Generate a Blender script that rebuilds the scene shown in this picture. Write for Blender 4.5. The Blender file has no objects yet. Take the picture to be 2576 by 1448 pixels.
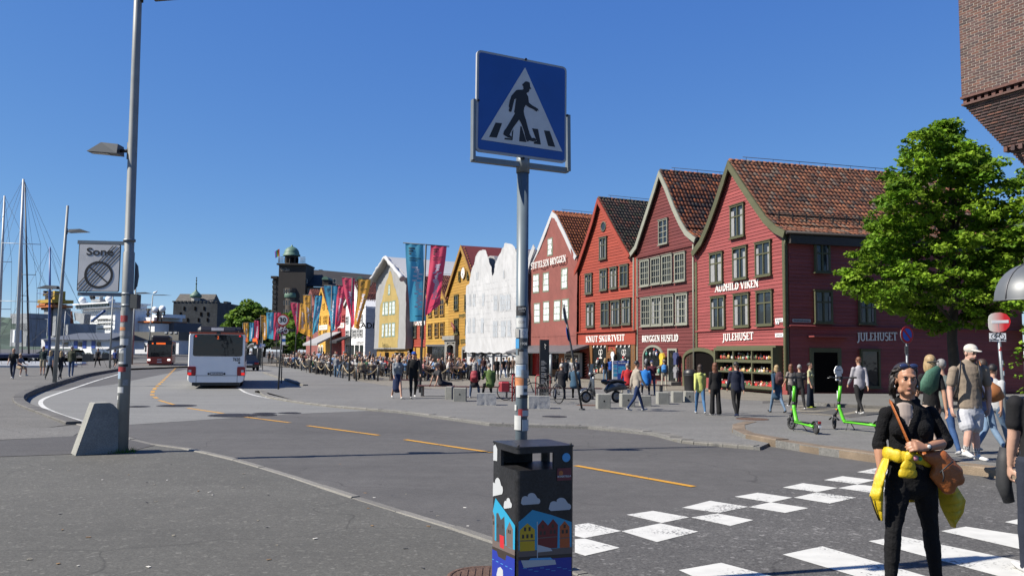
import bpy, bmesh, math, random
import numpy as np
from math import radians, sin, cos, pi, atan2, hypot
from mathutils import Vector, Matrix, noise
from mathutils.bvhtree import BVHTree

sc = bpy.context.scene
COL = sc.collection
random.seed(7)

# ------------------------------------------------------------------ camera
F, CX, CY, H = 2090.0,1288.0,724.0,1.80          # focal length and centre in units of a 2576 px wide frame, eye height
PITCH, ROLL = radians(4.51), radians(0.575)
CAMM = Matrix.Rotation(pi/2 + PITCH,3, 'X') @ Matrix.Rotation(ROLL,3, 'Z')
cam_data = bpy.data.cameras.new('camera')
cam_data.sensor_fit = 'HORIZONTAL'; cam_data.sensor_width = 36.0
cam_data.lens = 36.0 * F / 2576.0
cam_data.clip_start = 0.05; cam_data.clip_end = 20000
cam = bpy.data.objects.new('camera', cam_data)
M4 = CAMM.to_4x4(); M4.translation = Vector((0,0, H))
cam.matrix_world = M4
COL.objects.link(cam); sc.camera = cam

# ------------------------------------------------------------------ daylight
SUN_EL, SHADOW_AZ = radians(43.0), radians(16.0)      # shadows fall to +X and a little away (+Y)
to_sun = Vector((-cos(SHADOW_AZ)*cos(SUN_EL),-sin(SHADOW_AZ)*cos(SUN_EL), sin(SUN_EL)))
w = bpy.data.worlds.new('World'); sc.world = w; w.use_nodes = True
nt = w.node_tree; nt.nodes.clear()
sky = nt.nodes.new('ShaderNodeTexSky'); sky.sky_type = 'NISHITA'; sky.sun_disc = False
sky.sun_elevation = SUN_EL
sky.sun_rotation = atan2(to_sun.x, to_sun.y)
sky.altitude = 0; sky.air_density = 0.6; sky.dust_density = 0.0; sky.ozone_density = 8.0
bg = nt.nodes.new('ShaderNodeBackground'); bg.inputs['Strength'].default_value = 0.05
wo = nt.nodes.new('ShaderNodeOutputWorld')
sep = nt.nodes.new('ShaderNodeSeparateColor'); com = nt.nodes.new('ShaderNodeCombineColor')   # the camera's response to a clear sky, per channel
nt.links.new(sky.outputs[0], sep.inputs[0])
for ch,(g_, k_) in enumerate(((0.97,1.44),(0.72,1.92),(0.32,4.25))):
    pw = nt.nodes.new('ShaderNodeMath'); pw.operation = 'POWER'; pw.inputs[1].default_value = g_; nt.links.new(sep.outputs[ch], pw.inputs[0])
    ml = nt.nodes.new('ShaderNodeMath'); ml.operation = 'MULTIPLY'; ml.inputs[1].default_value = k_; nt.links.new(pw.outputs[0], ml.inputs[0])
    nt.links.new(ml.outputs[0], com.inputs[ch])
nt.links.new(com.outputs[0], bg.inputs['Color']); nt.links.new(bg.outputs[0], wo.inputs['Surface'])
sun_data = bpy.data.lights.new('sun', 'SUN'); sun_data.energy = 5.0; sun_data.angle = radians(0.53)
sun_data.color = (1.0,0.93,0.82)
sun = bpy.data.objects.new('sun', sun_data)
sun.rotation_euler = (-to_sun).to_track_quat('-Z', 'Y').to_euler()
sun.location = (-60,-20,60)
COL.objects.link(sun)
vs = sc.view_settings
vs.view_transform = 'Standard'; vs.look = 'None'; vs.exposure = 1.0; vs.gamma = 1.0; vs.use_curve_mapping = False
sc.cycles.use_denoising = True
sc.cycles.max_bounces = 6; sc.cycles.transparent_max_bounces = 8

# ------------------------------------------------------------------ from a spot in the picture to a spot in the place
def ray(u, v): return CAMM @ Vector(((u-CX)/F,-(v-CY)/F,-1.0))
def gnd(u, v, z=0.0):
    d = ray(u, v); t = (z-H)/d.z
    return Vector((d.x*t, d.y*t, z))
def at(u, v, Y):
    d = ray(u, v); t = Y/d.y
    return Vector((d.x*t, Y, H+d.z*t))
def hor(u): return 889.0 + (u-1288.0)*0.01
def ux(u, Y): return at(u, hor(u), Y).x
def zat(u, v, Y): return at(u, v, Y).z
def zoom(x0, y0, k): return lambda x, y: ((x0 + x*k)*0.62891,(y0 + y*k)*0.62891)
r1 = zoom(0,1400,1600/2574); r2 = zoom(2200,1700,1896/2576)
z2 = zoom(1000,900,1100/1991); z3 = zoom(2000,750,900/1372); z4 = zoom(2600,600,1000/1316)
z5 = zoom(1450,900,650/1255); z6 = zoom(3000,1250,1096/1509); z8 = zoom(3050,1450,500/2069)
zq = zoom(0,1050,500/1316); zb = zoom(450,1050,600/1580); ZCROWD = zoom(950,1150,550/1593)
zm = zoom(2000,1350,800/2576); z1 = zoom(0,650,1100/1327); ZTREE = zoom(3200,400,896/1179)
zk = zoom(3700,0,396/717); zr = zoom(3750,850,346/771); zbin = zoom(1800,1600,700/1444); zs = zoom(1800,150,600/1448)

# ------------------------------------------------------------------ materials
MATS={}
ALB=0.76  # all surfaces, so that sunlit ones sit at the photograph's level for this exposure
def nodes(m):
 m.use_nodes=True
 n=m.node_tree;return n,n.nodes['Principled BSDF']
def pm(name,col,rough=0.7,var=0.12,scale=2.5,bump=0.0,bscale=60.0,metal=0.0,spec=0.5,coat=0.0,alpha=None,fine=0.0,fscale=180.0,stretch=None,objrand=0.0):
 """colour with cloudy variation, optional grain, relief and per-object variation"""
 if name in MATS:return MATS[name]
 col=tuple(c*ALB for c in col[:3])
 m=bpy.data.materials.new(name);MATS[name]=m
 n,b=nodes(m);L=n.links
 tc=n.nodes.new('ShaderNodeTexCoord');src=tc.outputs['Object']
 if stretch:
  mp=n.nodes.new('ShaderNodeMapping');mp.inputs['Scale'].default_value=stretch
  L.new(src,mp.inputs[0]);src=mp.outputs[0]
 def noise_mul(sc_,amt,prev,det=4):
  nz=n.nodes.new('ShaderNodeTexNoise');nz.inputs['Scale'].default_value=sc_;nz.inputs['Detail'].default_value=det
  nz.inputs['Roughness'].default_value=0.62
  L.new(src,nz.inputs['Vector'])
  mr=n.nodes.new('ShaderNodeMapRange');mr.inputs['From Min'].default_value=0.28;mr.inputs['From Max'].default_value=0.72
  mr.inputs['To Min'].default_value=1-amt;mr.inputs['To Max'].default_value=1+amt
  L.new(nz.outputs['Fac'],mr.inputs['Value'])
  mx=n.nodes.new('ShaderNodeVectorMath');mx.operation='SCALE'
  if prev is None:mx.inputs[0].default_value=col[:3]
  else:L.new(prev,mx.inputs[0])
  L.new(mr.outputs[0],mx.inputs['Scale']);return mx.outputs[0]
 c=None
 if var>0:c=noise_mul(scale,var,c)
 if fine>0:c=noise_mul(fscale,fine,c,2)
 if objrand>0:
  oi=n.nodes.new('ShaderNodeObjectInfo')
  mr=n.nodes.new('ShaderNodeMapRange');mr.inputs['To Min'].default_value=1-objrand;mr.inputs['To Max'].default_value=1+objrand
  L.new(oi.outputs['Random'],mr.inputs['Value'])
  mx=n.nodes.new('ShaderNodeVectorMath');mx.operation='SCALE'
  if c is None:mx.inputs[0].default_value=col[:3]
  else:L.new(c,mx.inputs[0])
  L.new(mr.outputs[0],mx.inputs['Scale']);c=mx.outputs[0]
 if c is None:b.inputs['Base Color'].default_value=(*col[:3],1)
 else:L.new(c,b.inputs['Base Color'])
 b.inputs['Roughness'].default_value=rough;b.inputs['Metallic'].default_value=metal
 b.inputs['Specular IOR Level'].default_value=spec;b.inputs['Coat Weight'].default_value=coat
 if bump>0:
  nz=n.nodes.new('ShaderNodeTexNoise');nz.inputs['Scale'].default_value=bscale;nz.inputs['Detail'].default_value=5
  L.new(src,nz.inputs['Vector'])
  bp=n.nodes.new('ShaderNodeBump');bp.inputs['Strength'].default_value=min(1.0,bump);bp.inputs['Distance'].default_value=0.02
  L.new(nz.outputs['Fac'],bp.inputs['Height']);L.new(bp.outputs[0],b.inputs['Normal'])
 return m
def asphalt(name,col,worn=0.18,grain=0.35,gscale=120.0,seed=0.0,pebble=0.0):
 """aggregate speckle, broad worn patches, faint streaks and hairline cracks"""
 m=bpy.data.materials.new(name);MATS[name]=m
 n,b=nodes(m);L=n.links
 tc=n.nodes.new('ShaderNodeTexCoord')
 mp=n.nodes.new('ShaderNodeMapping');mp.inputs['Location'].default_value=(seed,seed*2,0);L.new(tc.outputs['Object'],mp.inputs[0])
 def nz(s,det=3,rough=0.6,vec=None):
  t=n.nodes.new('ShaderNodeTexNoise');t.inputs['Scale'].default_value=s;t.inputs['Detail'].default_value=det
  t.inputs['Roughness'].default_value=rough;L.new(vec or mp.outputs[0],t.inputs['Vector']);return t.outputs['Fac']
 def rng(x,a,c,lo,hi):
  r=n.nodes.new('ShaderNodeMapRange');r.inputs['From Min'].default_value=a;r.inputs['From Max'].default_value=c
  r.inputs['To Min'].default_value=lo;r.inputs['To Max'].default_value=hi;L.new(x,r.inputs['Value']);return r.outputs[0]
 def mul(a,c):
  k=n.nodes.new('ShaderNodeMath');k.operation='MULTIPLY';L.new(a,k.inputs[0]);L.new(c,k.inputs[1]);return k.outputs[0]
 big=rng(nz(0.22,5,0.65),0.3,0.7,1-worn,1+worn)
 mid=rng(nz(3.5,4,0.7),0.3,0.7,1-worn*0.6,1+worn*0.6)
 vo=n.nodes.new('ShaderNodeTexVoronoi');vo.inputs['Scale'].default_value=gscale;L.new(mp.outputs[0],vo.inputs['Vector'])
 sp=n.nodes.new('ShaderNodeSeparateColor');L.new(vo.outputs['Color'],sp.inputs[0])
 gr=rng(sp.outputs[0],0.0,1.0,1-grain,1+grain)
 vo2=n.nodes.new('ShaderNodeTexVoronoi');vo2.inputs['Scale'].default_value=gscale*0.37;L.new(mp.outputs[0],vo2.inputs['Vector'])
 sp2=n.nodes.new('ShaderNodeSeparateColor');L.new(vo2.outputs['Color'],sp2.inputs[0])
 gr2=rng(sp2.outputs[1],0.90,1.0,1.0,1.0+pebble+0.12)
 fac=mul(mul(big,mid),mul(gr,gr2))
 mp2=n.nodes.new('ShaderNodeMapping');mp2.inputs['Scale'].default_value=(0.05,1.1,1);mp2.inputs['Rotation'].default_value=(0,0,0.35)
 L.new(tc.outputs['Object'],mp2.inputs[0])
 st=rng(nz(0.9,4,0.7,mp2.outputs[0]),0.35,0.7,1.05,0.88)
 fac=mul(fac,st)
 # cracks
 wv=n.nodes.new('ShaderNodeTexNoise');wv.inputs['Scale'].default_value=0.8;L.new(mp.outputs[0],wv.inputs['Vector'])
 va=n.nodes.new('ShaderNodeVectorMath');va.operation='ADD';L.new(mp.outputs[0],va.inputs[0]);L.new(wv.outputs['Color'],va.inputs[1])
 cr=n.nodes.new('ShaderNodeTexVoronoi');cr.feature='DISTANCE_TO_EDGE';cr.inputs['Scale'].default_value=0.16;L.new(va.outputs[0],cr.inputs['Vector'])
 fac=mul(fac,rng(cr.outputs['Distance'],0.0,0.0022,0.62,1.0))
 mx=n.nodes.new('ShaderNodeVectorMath');mx.operation='SCALE';mx.inputs[0].default_value=tuple(c*ALB for c in col);L.new(fac,mx.inputs['Scale'])
 L.new(mx.outputs[0],b.inputs['Base Color'])
 b.inputs['Roughness'].default_value=0.85;b.inputs['Specular IOR Level'].default_value=0.35
 bp=n.nodes.new('ShaderNodeBump');bp.inputs['Strength'].default_value=0.45;bp.inputs['Distance'].default_value=0.004
 L.new(sp.outputs[0],bp.inputs['Height']);L.new(bp.outputs[0],b.inputs['Normal'])
 return m
def paint_mark(name,col,wear=0.5):
 """road paint, worn through to the asphalt in scuffs with a shape of their own"""
 m=bpy.data.materials.new(name);MATS[name]=m
 n,b=nodes(m);L=n.links
 tc=n.nodes.new('ShaderNodeTexCoord')
 n1=n.nodes.new('ShaderNodeTexNoise');n1.inputs['Scale'].default_value=1.3;n1.inputs['Detail'].default_value=3;L.new(tc.outputs['Object'],n1.inputs['Vector'])
 n2=n.nodes.new('ShaderNodeTexNoise');n2.inputs['Scale'].default_value=34;n2.inputs['Detail'].default_value=4;L.new(tc.outputs['Object'],n2.inputs['Vector'])
 ad=n.nodes.new('ShaderNodeMath');ad.operation='MULTIPLY';L.new(n1.outputs['Fac'],ad.inputs[0]);L.new(n2.outputs['Fac'],ad.inputs[1])
 r=n.nodes.new('ShaderNodeMapRange');r.inputs['From Min'].default_value=0.345-0.05*wear;r.inputs['From Max'].default_value=0.40-0.03*wear
 L.new(ad.outputs[0],r.inputs['Value'])
 mx=n.nodes.new('ShaderNodeMix');mx.data_type='RGBA'
 L.new(r.outputs[0],mx.inputs['Factor']);mx.inputs['A'].default_value=(*[c*ALB for c in col],1);mx.inputs['B'].default_value=(0.06,0.06,0.058,1)
 n3=n.nodes.new('ShaderNodeTexNoise');n3.inputs['Scale'].default_value=6;n3.inputs['Detail'].default_value=6;L.new(tc.outputs['Object'],n3.inputs['Vector'])
 r3=n.nodes.new('ShaderNodeMapRange');r3.inputs['From Min'].default_value=.3;r3.inputs['From Max'].default_value=.7;r3.inputs['To Min'].default_value=.86;r3.inputs['To Max'].default_value=1.0
 L.new(n3.outputs['Fac'],r3.inputs['Value'])
 s3=n.nodes.new('ShaderNodeVectorMath');s3.operation='SCALE';L.new(mx.outputs['Result'],s3.inputs[0]);L.new(r3.outputs[0],s3.inputs['Scale'])
 L.new(s3.outputs[0],b.inputs['Base Color']);b.inputs['Roughness'].default_value=0.6
 return m
def glass(name,col=(0.018,0.022,0.026),rough=0.06):
 m=bpy.data.materials.new(name);MATS[name]=m
 n,b=nodes(m);L=n.links
 b.inputs['Base Color'].default_value=(*col,1);b.inputs['Roughness'].default_value=rough;b.inputs['Specular IOR Level'].default_value=0.5
 tc=n.nodes.new('ShaderNodeTexCoord')
 nz=n.nodes.new('ShaderNodeTexNoise');nz.inputs['Scale'].default_value=1.7;L.new(tc.outputs['Object'],nz.inputs['Vector'])
 bp=n.nodes.new('ShaderNodeBump');bp.inputs['Strength'].default_value=0.06;bp.inputs['Distance'].default_value=0.1
 L.new(nz.outputs['Fac'],bp.inputs['Height']);L.new(bp.outputs[0],b.inputs['Normal'])
 return m
def attr_mat(name,rough=0.8,var=0.2,scale=9.0,attr='tint',transl=0.0,bump=0.0):
 """colour from the piece's own tint, with blotches"""
 m=bpy.data.materials.new(name);MATS[name]=m
 n,b=nodes(m);L=n.links
 a=n.nodes.new('ShaderNodeAttribute');a.attribute_name=attr
 tc=n.nodes.new('ShaderNodeTexCoord')
 nz=n.nodes.new('ShaderNodeTexNoise');nz.inputs['Scale'].default_value=scale;nz.inputs['Detail'].default_value=4;L.new(tc.outputs['Object'],nz.inputs['Vector'])
 mr=n.nodes.new('ShaderNodeMapRange');mr.inputs['From Min'].default_value=.3;mr.inputs['From Max'].default_value=.7;mr.inputs['To Min'].default_value=1-var;mr.inputs['To Max'].default_value=1+var
 L.new(nz.outputs['Fac'],mr.inputs['Value'])
 mx=n.nodes.new('ShaderNodeVectorMath');mx.operation='SCALE';L.new(a.outputs['Color'],mx.inputs[0]);L.new(mr.outputs[0],mx.inputs['Scale'])
 mr.inputs['To Min'].default_value*=ALB;mr.inputs['To Max'].default_value*=ALB
 L.new(mx.outputs[0],b.inputs['Base Color']);b.inputs['Roughness'].default_value=rough
 if bump:
  bp=n.nodes.new('ShaderNodeBump');bp.inputs['Strength'].default_value=bump;bp.inputs['Distance'].default_value=.02
  L.new(nz.outputs['Fac'],bp.inputs['Height']);L.new(bp.outputs[0],b.inputs['Normal'])
 if transl>0:
  tr=n.nodes.new('ShaderNodeBsdfTranslucent');L.new(mx.outputs[0],tr.inputs['Color'])
  mxs=n.nodes.new('ShaderNodeMixShader');mxs.inputs[0].default_value=transl
  out=n.nodes['Material Output']
  L.new(b.outputs[0],mxs.inputs[1]);L.new(tr.outputs[0],mxs.inputs[2]);L.new(mxs.outputs[0],out.inputs['Surface'])
 return m
 # ------------------------------------------------------------------ mesh helpers
class MB:
 def __init__(s):s.v=[];s.f=[];s.m=[];s.sm=[];s.t=[]
 def add(s,vs,fs,m=0,smooth=False,M=None,tint=None):
  o=len(s.v)
  if M is not None:vs=[M@Vector(p)for p in vs]
  s.v+=[tuple(p)for p in vs]
  for f in fs:
   s.f.append([i+o for i in f]);s.m.append(m);s.sm.append(smooth);s.t.append(tint)
  return s
 def box(s,x0,y0,z0,x1,y1,z1,m=0,M=None,tint=None):
  vs=[(x0,y0,z0),(x1,y0,z0),(x1,y1,z0),(x0,y1,z0),(x0,y0,z1),(x1,y0,z1),(x1,y1,z1),(x0,y1,z1)]
  return s.add(vs,[(0,3,2,1),(4,5,6,7),(0,1,5,4),(1,2,6,5),(2,3,7,6),(3,0,4,7)],m,False,M,tint)
 def cbox(s,x0,y0,z0,x1,y1,z1,c=0.02,m=0,M=None,tint=None):
  """box with chamfered vertical and top edges"""
  def ring(z,i):return[(x0+c+i*0,y0+i,z),(x1-c,y0+i,z),(x1-i,y0+c,z),(x1-i,y1-c,z),(x1-c,y1-i,z),(x0+c,y1-i,z),(x0+i,y1-c,z),(x0+i,y0+c,z)]
  R=[ring(z0,0),ring(z1-c,0),ring(z1,c)]
  vs=[p for r in R for p in r];fs=[tuple(range(7,-1,-1)),tuple(range(16,24))]
  for k in range(2):
   for i in range(8):
    j=(i+1)%8;fs.append((k*8+i,k*8+j,k*8+8+j,k*8+8+i))
  return s.add(vs,fs,m,False,M,tint)
 def poly(s,pts,m=0,M=None,tint=None):return s.add(pts,[tuple(range(len(pts)))],m,False,M,tint)
 def prism(s,pts,vec,m=0,M=None,smooth=False,tint=None):
  """closed outline pts pushed along vec"""
  n=len(pts);vec=Vector(vec);a=[Vector(p)for p in pts];b=[p+vec for p in a]
  nrm=Vector((0,0,0))
  for i in range(n):nrm+=a[i].cross(a[(i+1)%n])
  if nrm.dot(vec)>0:a,b=b,a;a=a;
  fs=[tuple(range(n)),tuple(range(2*n-1,n-1,-1))]
  for i in range(n):
   j=(i+1)%n;fs.append((j,i,n+i,n+j))
  return s.add(a+b,fs,m,smooth,M,tint)
 def tube(s,path,r,n=8,m=0,M=None,smooth=True,tint=None,cap=True):
  P=[Vector(p)for p in path];k=len(P)
  R=r if isinstance(r,(list,tuple))else[r]*k
  vs=[];ref=None
  for i,p in enumerate(P):
   d=(P[min(i+1,k-1)]-P[max(i-1,0)]);d.normalize()if d.length>1e-9 else None
   if ref is None:ref=Vector((0,0,1))if abs(d.z)<.9 else Vector((1,0,0))
   x=ref.cross(d)
   if x.length<1e-6:x=Vector((1,0,0)).cross(d)
   x.normalize();y=d.cross(x);ref=y
   ra=R[i]if isinstance(R[i],(list,tuple))else(R[i],R[i])
   for j in range(n):
    a=2*pi*j/n;vs.append(p+x*cos(a)*ra[0]+y*sin(a)*ra[1])
  fs=[]
  for i in range(k-1):
   for j in range(n):
    q=(j+1)%n;fs.append((i*n+j,i*n+q,(i+1)*n+q,(i+1)*n+j))
  s.add(vs,fs,m,smooth,M,tint)
  if cap:
   o=len(s.v)-len(vs)
   s.f.append([o+j for j in range(n-1,-1,-1)]);s.m.append(m);s.sm.append(False);s.t.append(tint)
   s.f.append([o+(k-1)*n+j for j in range(n)]);s.m.append(m);s.sm.append(False);s.t.append(tint)
  return s
 def lathe(s,prof,n=16,m=0,M=None,smooth=True,tint=None,cap=True):
  vs=[(r*cos(2*pi*j/n),r*sin(2*pi*j/n),z)for r,z in prof for j in range(n)]
  fs=[(i*n+j,i*n+(j+1)%n,(i+1)*n+(j+1)%n,(i+1)*n+j)for i in range(len(prof)-1)for j in range(n)]
  s.add(vs,fs,m,smooth,M,tint)
  if cap:
   s.add(vs[:n],[tuple(range(n-1,-1,-1))],m,False,M,tint);s.add(vs[-n:],[tuple(range(n))],m,False,M,tint)
  return s
 def ell(s,c,r,nu=12,nv=8,m=0,M=None,tint=None):
  vs=[(c[0],c[1],c[2]-r[2])]
  for i in range(1,nv):
   t=pi*i/nv
   for j in range(nu):
    a=2*pi*j/nu;vs.append((c[0]+r[0]*sin(t)*cos(a),c[1]+r[1]*sin(t)*sin(a),c[2]-r[2]*cos(t)))
  vs.append((c[0],c[1],c[2]+r[2]));fs=[]
  for j in range(nu):fs.append((0,1+(j+1)%nu,1+j))
  for i in range(nv-2):
   for j in range(nu):fs.append((1+i*nu+j,1+i*nu+(j+1)%nu,1+(i+1)*nu+(j+1)%nu,1+(i+1)*nu+j))
  e=len(vs)-1;b=1+(nv-2)*nu
  for j in range(nu):fs.append((b+j,b+(j+1)%nu,e))
  return s.add(vs,fs,m,True,M,tint)
 def mesh(s,name,mats):
  me=bpy.data.meshes.new(name);me.from_pydata(s.v,[],s.f)
  for mt in(mats if isinstance(mats,(list,tuple))else[mats]):me.materials.append(mt)
  if s.f:
   me.polygons.foreach_set('material_index',s.m);me.polygons.foreach_set('use_smooth',s.sm)
   if any(t is not None for t in s.t):
    a=me.attributes.new('tint','FLOAT_COLOR','CORNER');buf=[]
    for f,t in zip(s.f,s.t):buf+=[*(t or(.5,.5,.5)),1.0]*len(f)
    a.data.foreach_set('color',buf)
  me.update();return me
 def build(s,name,mats,parent=None,loc=None,rz=0.0):return obj(name,s.mesh(name,mats),parent,loc,rz)
def one(kind,args,name,mats,parent=None,loc=None,rz=0.0):
 """a part that is one simple solid"""
 mb=MB();getattr(mb,kind)(*args);return mb.build(name,mats,parent,loc,rz)
def obj(name,me,parent=None,loc=None,rz=0.0):
 o=bpy.data.objects.new(name,me);COL.objects.link(o)
 if parent is not None:o.parent=parent
 if loc is not None:o.location=loc
 if rz:o.rotation_euler=(0,0,rz)
 return o
def tag(o,label,cat,group=None,kind=None):
 o['label']=label;o['category']=cat
 if group:o['group']=group
 if kind:o['kind']=kind
 return o
def thing(name,label,cat,loc=(0,0,0),rz=0.0,group=None):
 o=obj(name,None,None,loc,rz);o.empty_display_size=0.1
 return tag(o,label,cat,group)
def struct(o):o['kind']='structure';return o
def stuff(o):o['kind']='stuff';return o
def dup(root,loc=None,rz=None,label=None,group=None,parent=None):
 c=root.copy();COL.objects.link(c)
 if parent is not None:c.parent=parent
 if loc is not None:c.location=loc
 if rz is not None:c.rotation_euler=(root.rotation_euler[0],root.rotation_euler[1],rz)
 if label:c['label']=label
 if group:c['group']=group
 for ch in root.children:dup(ch,parent=c)
 return c
def fbm(x,y,z=0.0):return noise.fractal(Vector((x,y,z)),1.0,2.0,4)
def TM(x,y,z,rz=0,rx=0,ry=0):return Matrix.Translation((x,y,z))@Matrix.Rotation(rz,4,'Z')@Matrix.Rotation(ry,4,'Y')@Matrix.Rotation(rx,4,'X')
BENCH=bpy.data.scenes.new('workbench')  # small scene used only to evaluate modifiers and lettering; removed at the end
def baked(o):
 BENCH.collection.objects.link(o);
 with bpy.context.temp_override(scene=BENCH,view_layer=BENCH.view_layers[0]):dg=bpy.context.evaluated_depsgraph_get()
 me=bpy.data.meshes.new_from_object(o.evaluated_get(dg));BENCH.collection.objects.unlink(o);return me
 # flat lettering -------------------------------------------------------------
def sans(text,size,mat,name,parent=None,M=None,extrude=0.002,bold=0.0,width=None,spacing=1.0):
 """plain lettering as a mesh in the local XZ plane, facing -Y, centred"""
 cu=bpy.data.curves.new(name,'FONT');cu.body=text;cu.size=size;cu.extrude=extrude;cu.offset=bold;cu.align_x='CENTER';cu.align_y='CENTER'
 cu.resolution_u=3;cu.space_character=spacing
 o=bpy.data.objects.new(name,cu);me=baked(o);bpy.data.objects.remove(o)
 if width and len(me.vertices):
  xs=[v.co.x for v in me.vertices];k=width/(max(xs)-min(xs));c0=(max(xs)+min(xs))/2
  for v in me.vertices:v.co.x=(v.co.x-c0)*k
 R=Matrix.Rotation(pi/2,4,'X')
 me.transform((M if M is not None else Matrix.Identity(4))@R)
 me.materials.clear();me.materials.append(mat)
 me.name=name
 return obj(name,me,parent)
def arc(cx,cy,rx,ry,a0,a1,n=9):return[(cx+rx*cos(radians(a0+(a1-a0)*i/n)),cy+ry*sin(radians(a0+(a1-a0)*i/n)))for i in range(n+1)]
T_,t_=0.17,0.085
GLYPH={'A':(.82,[([(.08,0),(.41,1)],.09),([(.74,0),(.41,1)],.19),([(.2,.34),(.6,.34)],.08)],[(.08,0),(.74,0)]),'B':(.74,[([(.18,0),(.18,1)],T_),(arc(.3,.74,.26,.22,90,-90),.14),(arc(.3,.26,.32,.24,90,-90),.15),([(.18,.97),(.32,.97)],t_),([(.18,.5),(.32,.5)],t_),([(.18,.03),(.32,.03)],t_)],[]),'D':(.8,[([(.18,0),(.18,1)],T_),(arc(.3,.5,.38,.46,90,-90),.17),([(.1,.96),(.34,.96)],t_),([(.1,.04),(.34,.04)],t_)],[]),'E':(.68,[([(.18,0),(.18,1)],T_),([(.08,.96),(.6,.96)],t_),([(.18,.5),(.48,.5)],t_),([(.08,.04),(.62,.04)],t_),([(.6,.98),(.6,.78)],.07),([(.62,.02),(.62,.24)],.07)],[]),'F':(.64,[([(.18,0),(.18,1)],T_),([(.08,.96),(.58,.96)],t_),([(.18,.5),(.46,.5)],t_),([(.58,.98),(.58,.78)],.07)],[(.18,0)]),'G':(.8,[(arc(.42,.5,.32,.45,50,320),.16),([(.68,.05),(.68,.44)],.15),([(.5,.44),(.78,.44)],t_)],[]),'H':(.86,[([(.18,0),(.18,1)],T_),([(.68,0),(.68,1)],T_),([(.18,.5),(.68,.5)],t_)],[(.18,0),(.18,1),(.68,0),(.68,1)]),'I':(.4,[([(.2,0),(.2,1)],T_)],[(.2,0),(.2,1)]),'J':(.5,[([(.3,1),(.3,.1),(.22,-.14),(.05,-.2)],T_)],[(.3,1)]),'K':(.84,[([(.18,0),(.18,1)],T_),([(.22,.42),(.66,1)],.08),([(.36,.58),(.72,0)],.17)],[(.18,0),(.18,1),(.68,1),(.72,0)]),'L':(.66,[([(.18,0),(.18,1)],T_),([(.08,.04),(.6,.04)],t_),([(.6,.02),(.6,.26)],.07)],[(.18,1)]),'N':(.88,[([(.16,0),(.16,1)],.09),([(.16,1),(.7,0)],.18),([(.7,0),(.7,1)],.09)],[(.16,0),(.12,1),(.7,1)]),'O':(.84,[(arc(.42,.5,.33,.46,0,360,18),.16)],[]),'R':(.8,[([(.18,0),(.18,1)],T_),(arc(.3,.73,.28,.23,90,-90),.14),([(.18,.97),(.32,.97)],t_),([(.18,.5),(.32,.5)],t_),([(.38,.5),(.7,0)],.17)],[(.18,0),(.7,0)]),'S':(.62,[(arc(.31,.74,.22,.22,40,270),.13),(arc(.31,.26,.24,.26,90,-140),.14)],[]),'T':(.76,[([(.38,0),(.38,1)],T_),([(.06,.96),(.7,.96)],t_),([(.06,.98),(.06,.78)],.07),([(.7,.98),(.7,.78)],.07)],[(.38,0)]),'U':(.84,[([(.18,1),(.18,.3)]+arc(.42,.3,.24,.28,180,360)+[(.66,1)],.14)],[(.18,1),(.66,1)]),'V':(.8,[([(.08,1),(.42,0)],.18),([(.72,1),(.42,0)],.09)],[(.08,1),(.72,1)]),'Y':(.8,[([(.08,1),(.4,.46)],.17),([(.72,1),(.4,.46)],.09),([(.4,.5),(.4,0)],T_)],[(.08,1),(.72,1),(.4,0)]),' ':(.34,[],[]),}
def serif(text,x0,x1,zb0,zb1,h,y,mats,name,parent):
 """raised serif sign letters from x0 to x1 on a facade, baseline zb0 -> zb1, each letter a mesh of its own"""
 W=sum(GLYPH[c][0]for c in text);k=(x1-x0)/W;x=x0
 for c in text:
  wd,strokes,ser=GLYPH[c]
  if strokes:
   mb=MB();zb=zb0+(zb1-zb0)*((x-x0)/(x1-x0));e=0.0
   def P(px,pz):return(x+px*k,y,zb+pz*h)
   segs=[]
   for pts,wdt in strokes:
    for a,b in zip(pts[:-1],pts[1:]):segs.append((a,b,wdt))
   for sx,sz in ser:
    zz=min(max(sz,.035),.965);segs.append(((sx-.15,zz),(sx+.15,zz),.07))
   for a,b,wdt in segs:
    dx,dz=(b[0]-a[0])*k,(b[1]-a[1])*h;l=hypot(dx,dz)or 1
    nx,nz=-dz/l*wdt/2*k,dx/l*wdt/2*k
    ex,ez=dx/l*0.012*k,dz/l*0.012*h
    A,B_=(x+a[0]*k-ex,zb+a[1]*h-ez),(x+b[0]*k+ex,zb+b[1]*h+ez);e+=0.0006
    yy=y-e
    mb.prism([(A[0]-nx,yy,A[1]-nz),(B_[0]-nx,yy,B_[1]-nz),(B_[0]+nx,yy,B_[1]+nz),(A[0]+nx,yy,A[1]+nz)],(0,0.03,0))
   mb.build('letter',mats,parent)
  x+=wd*k
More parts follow.
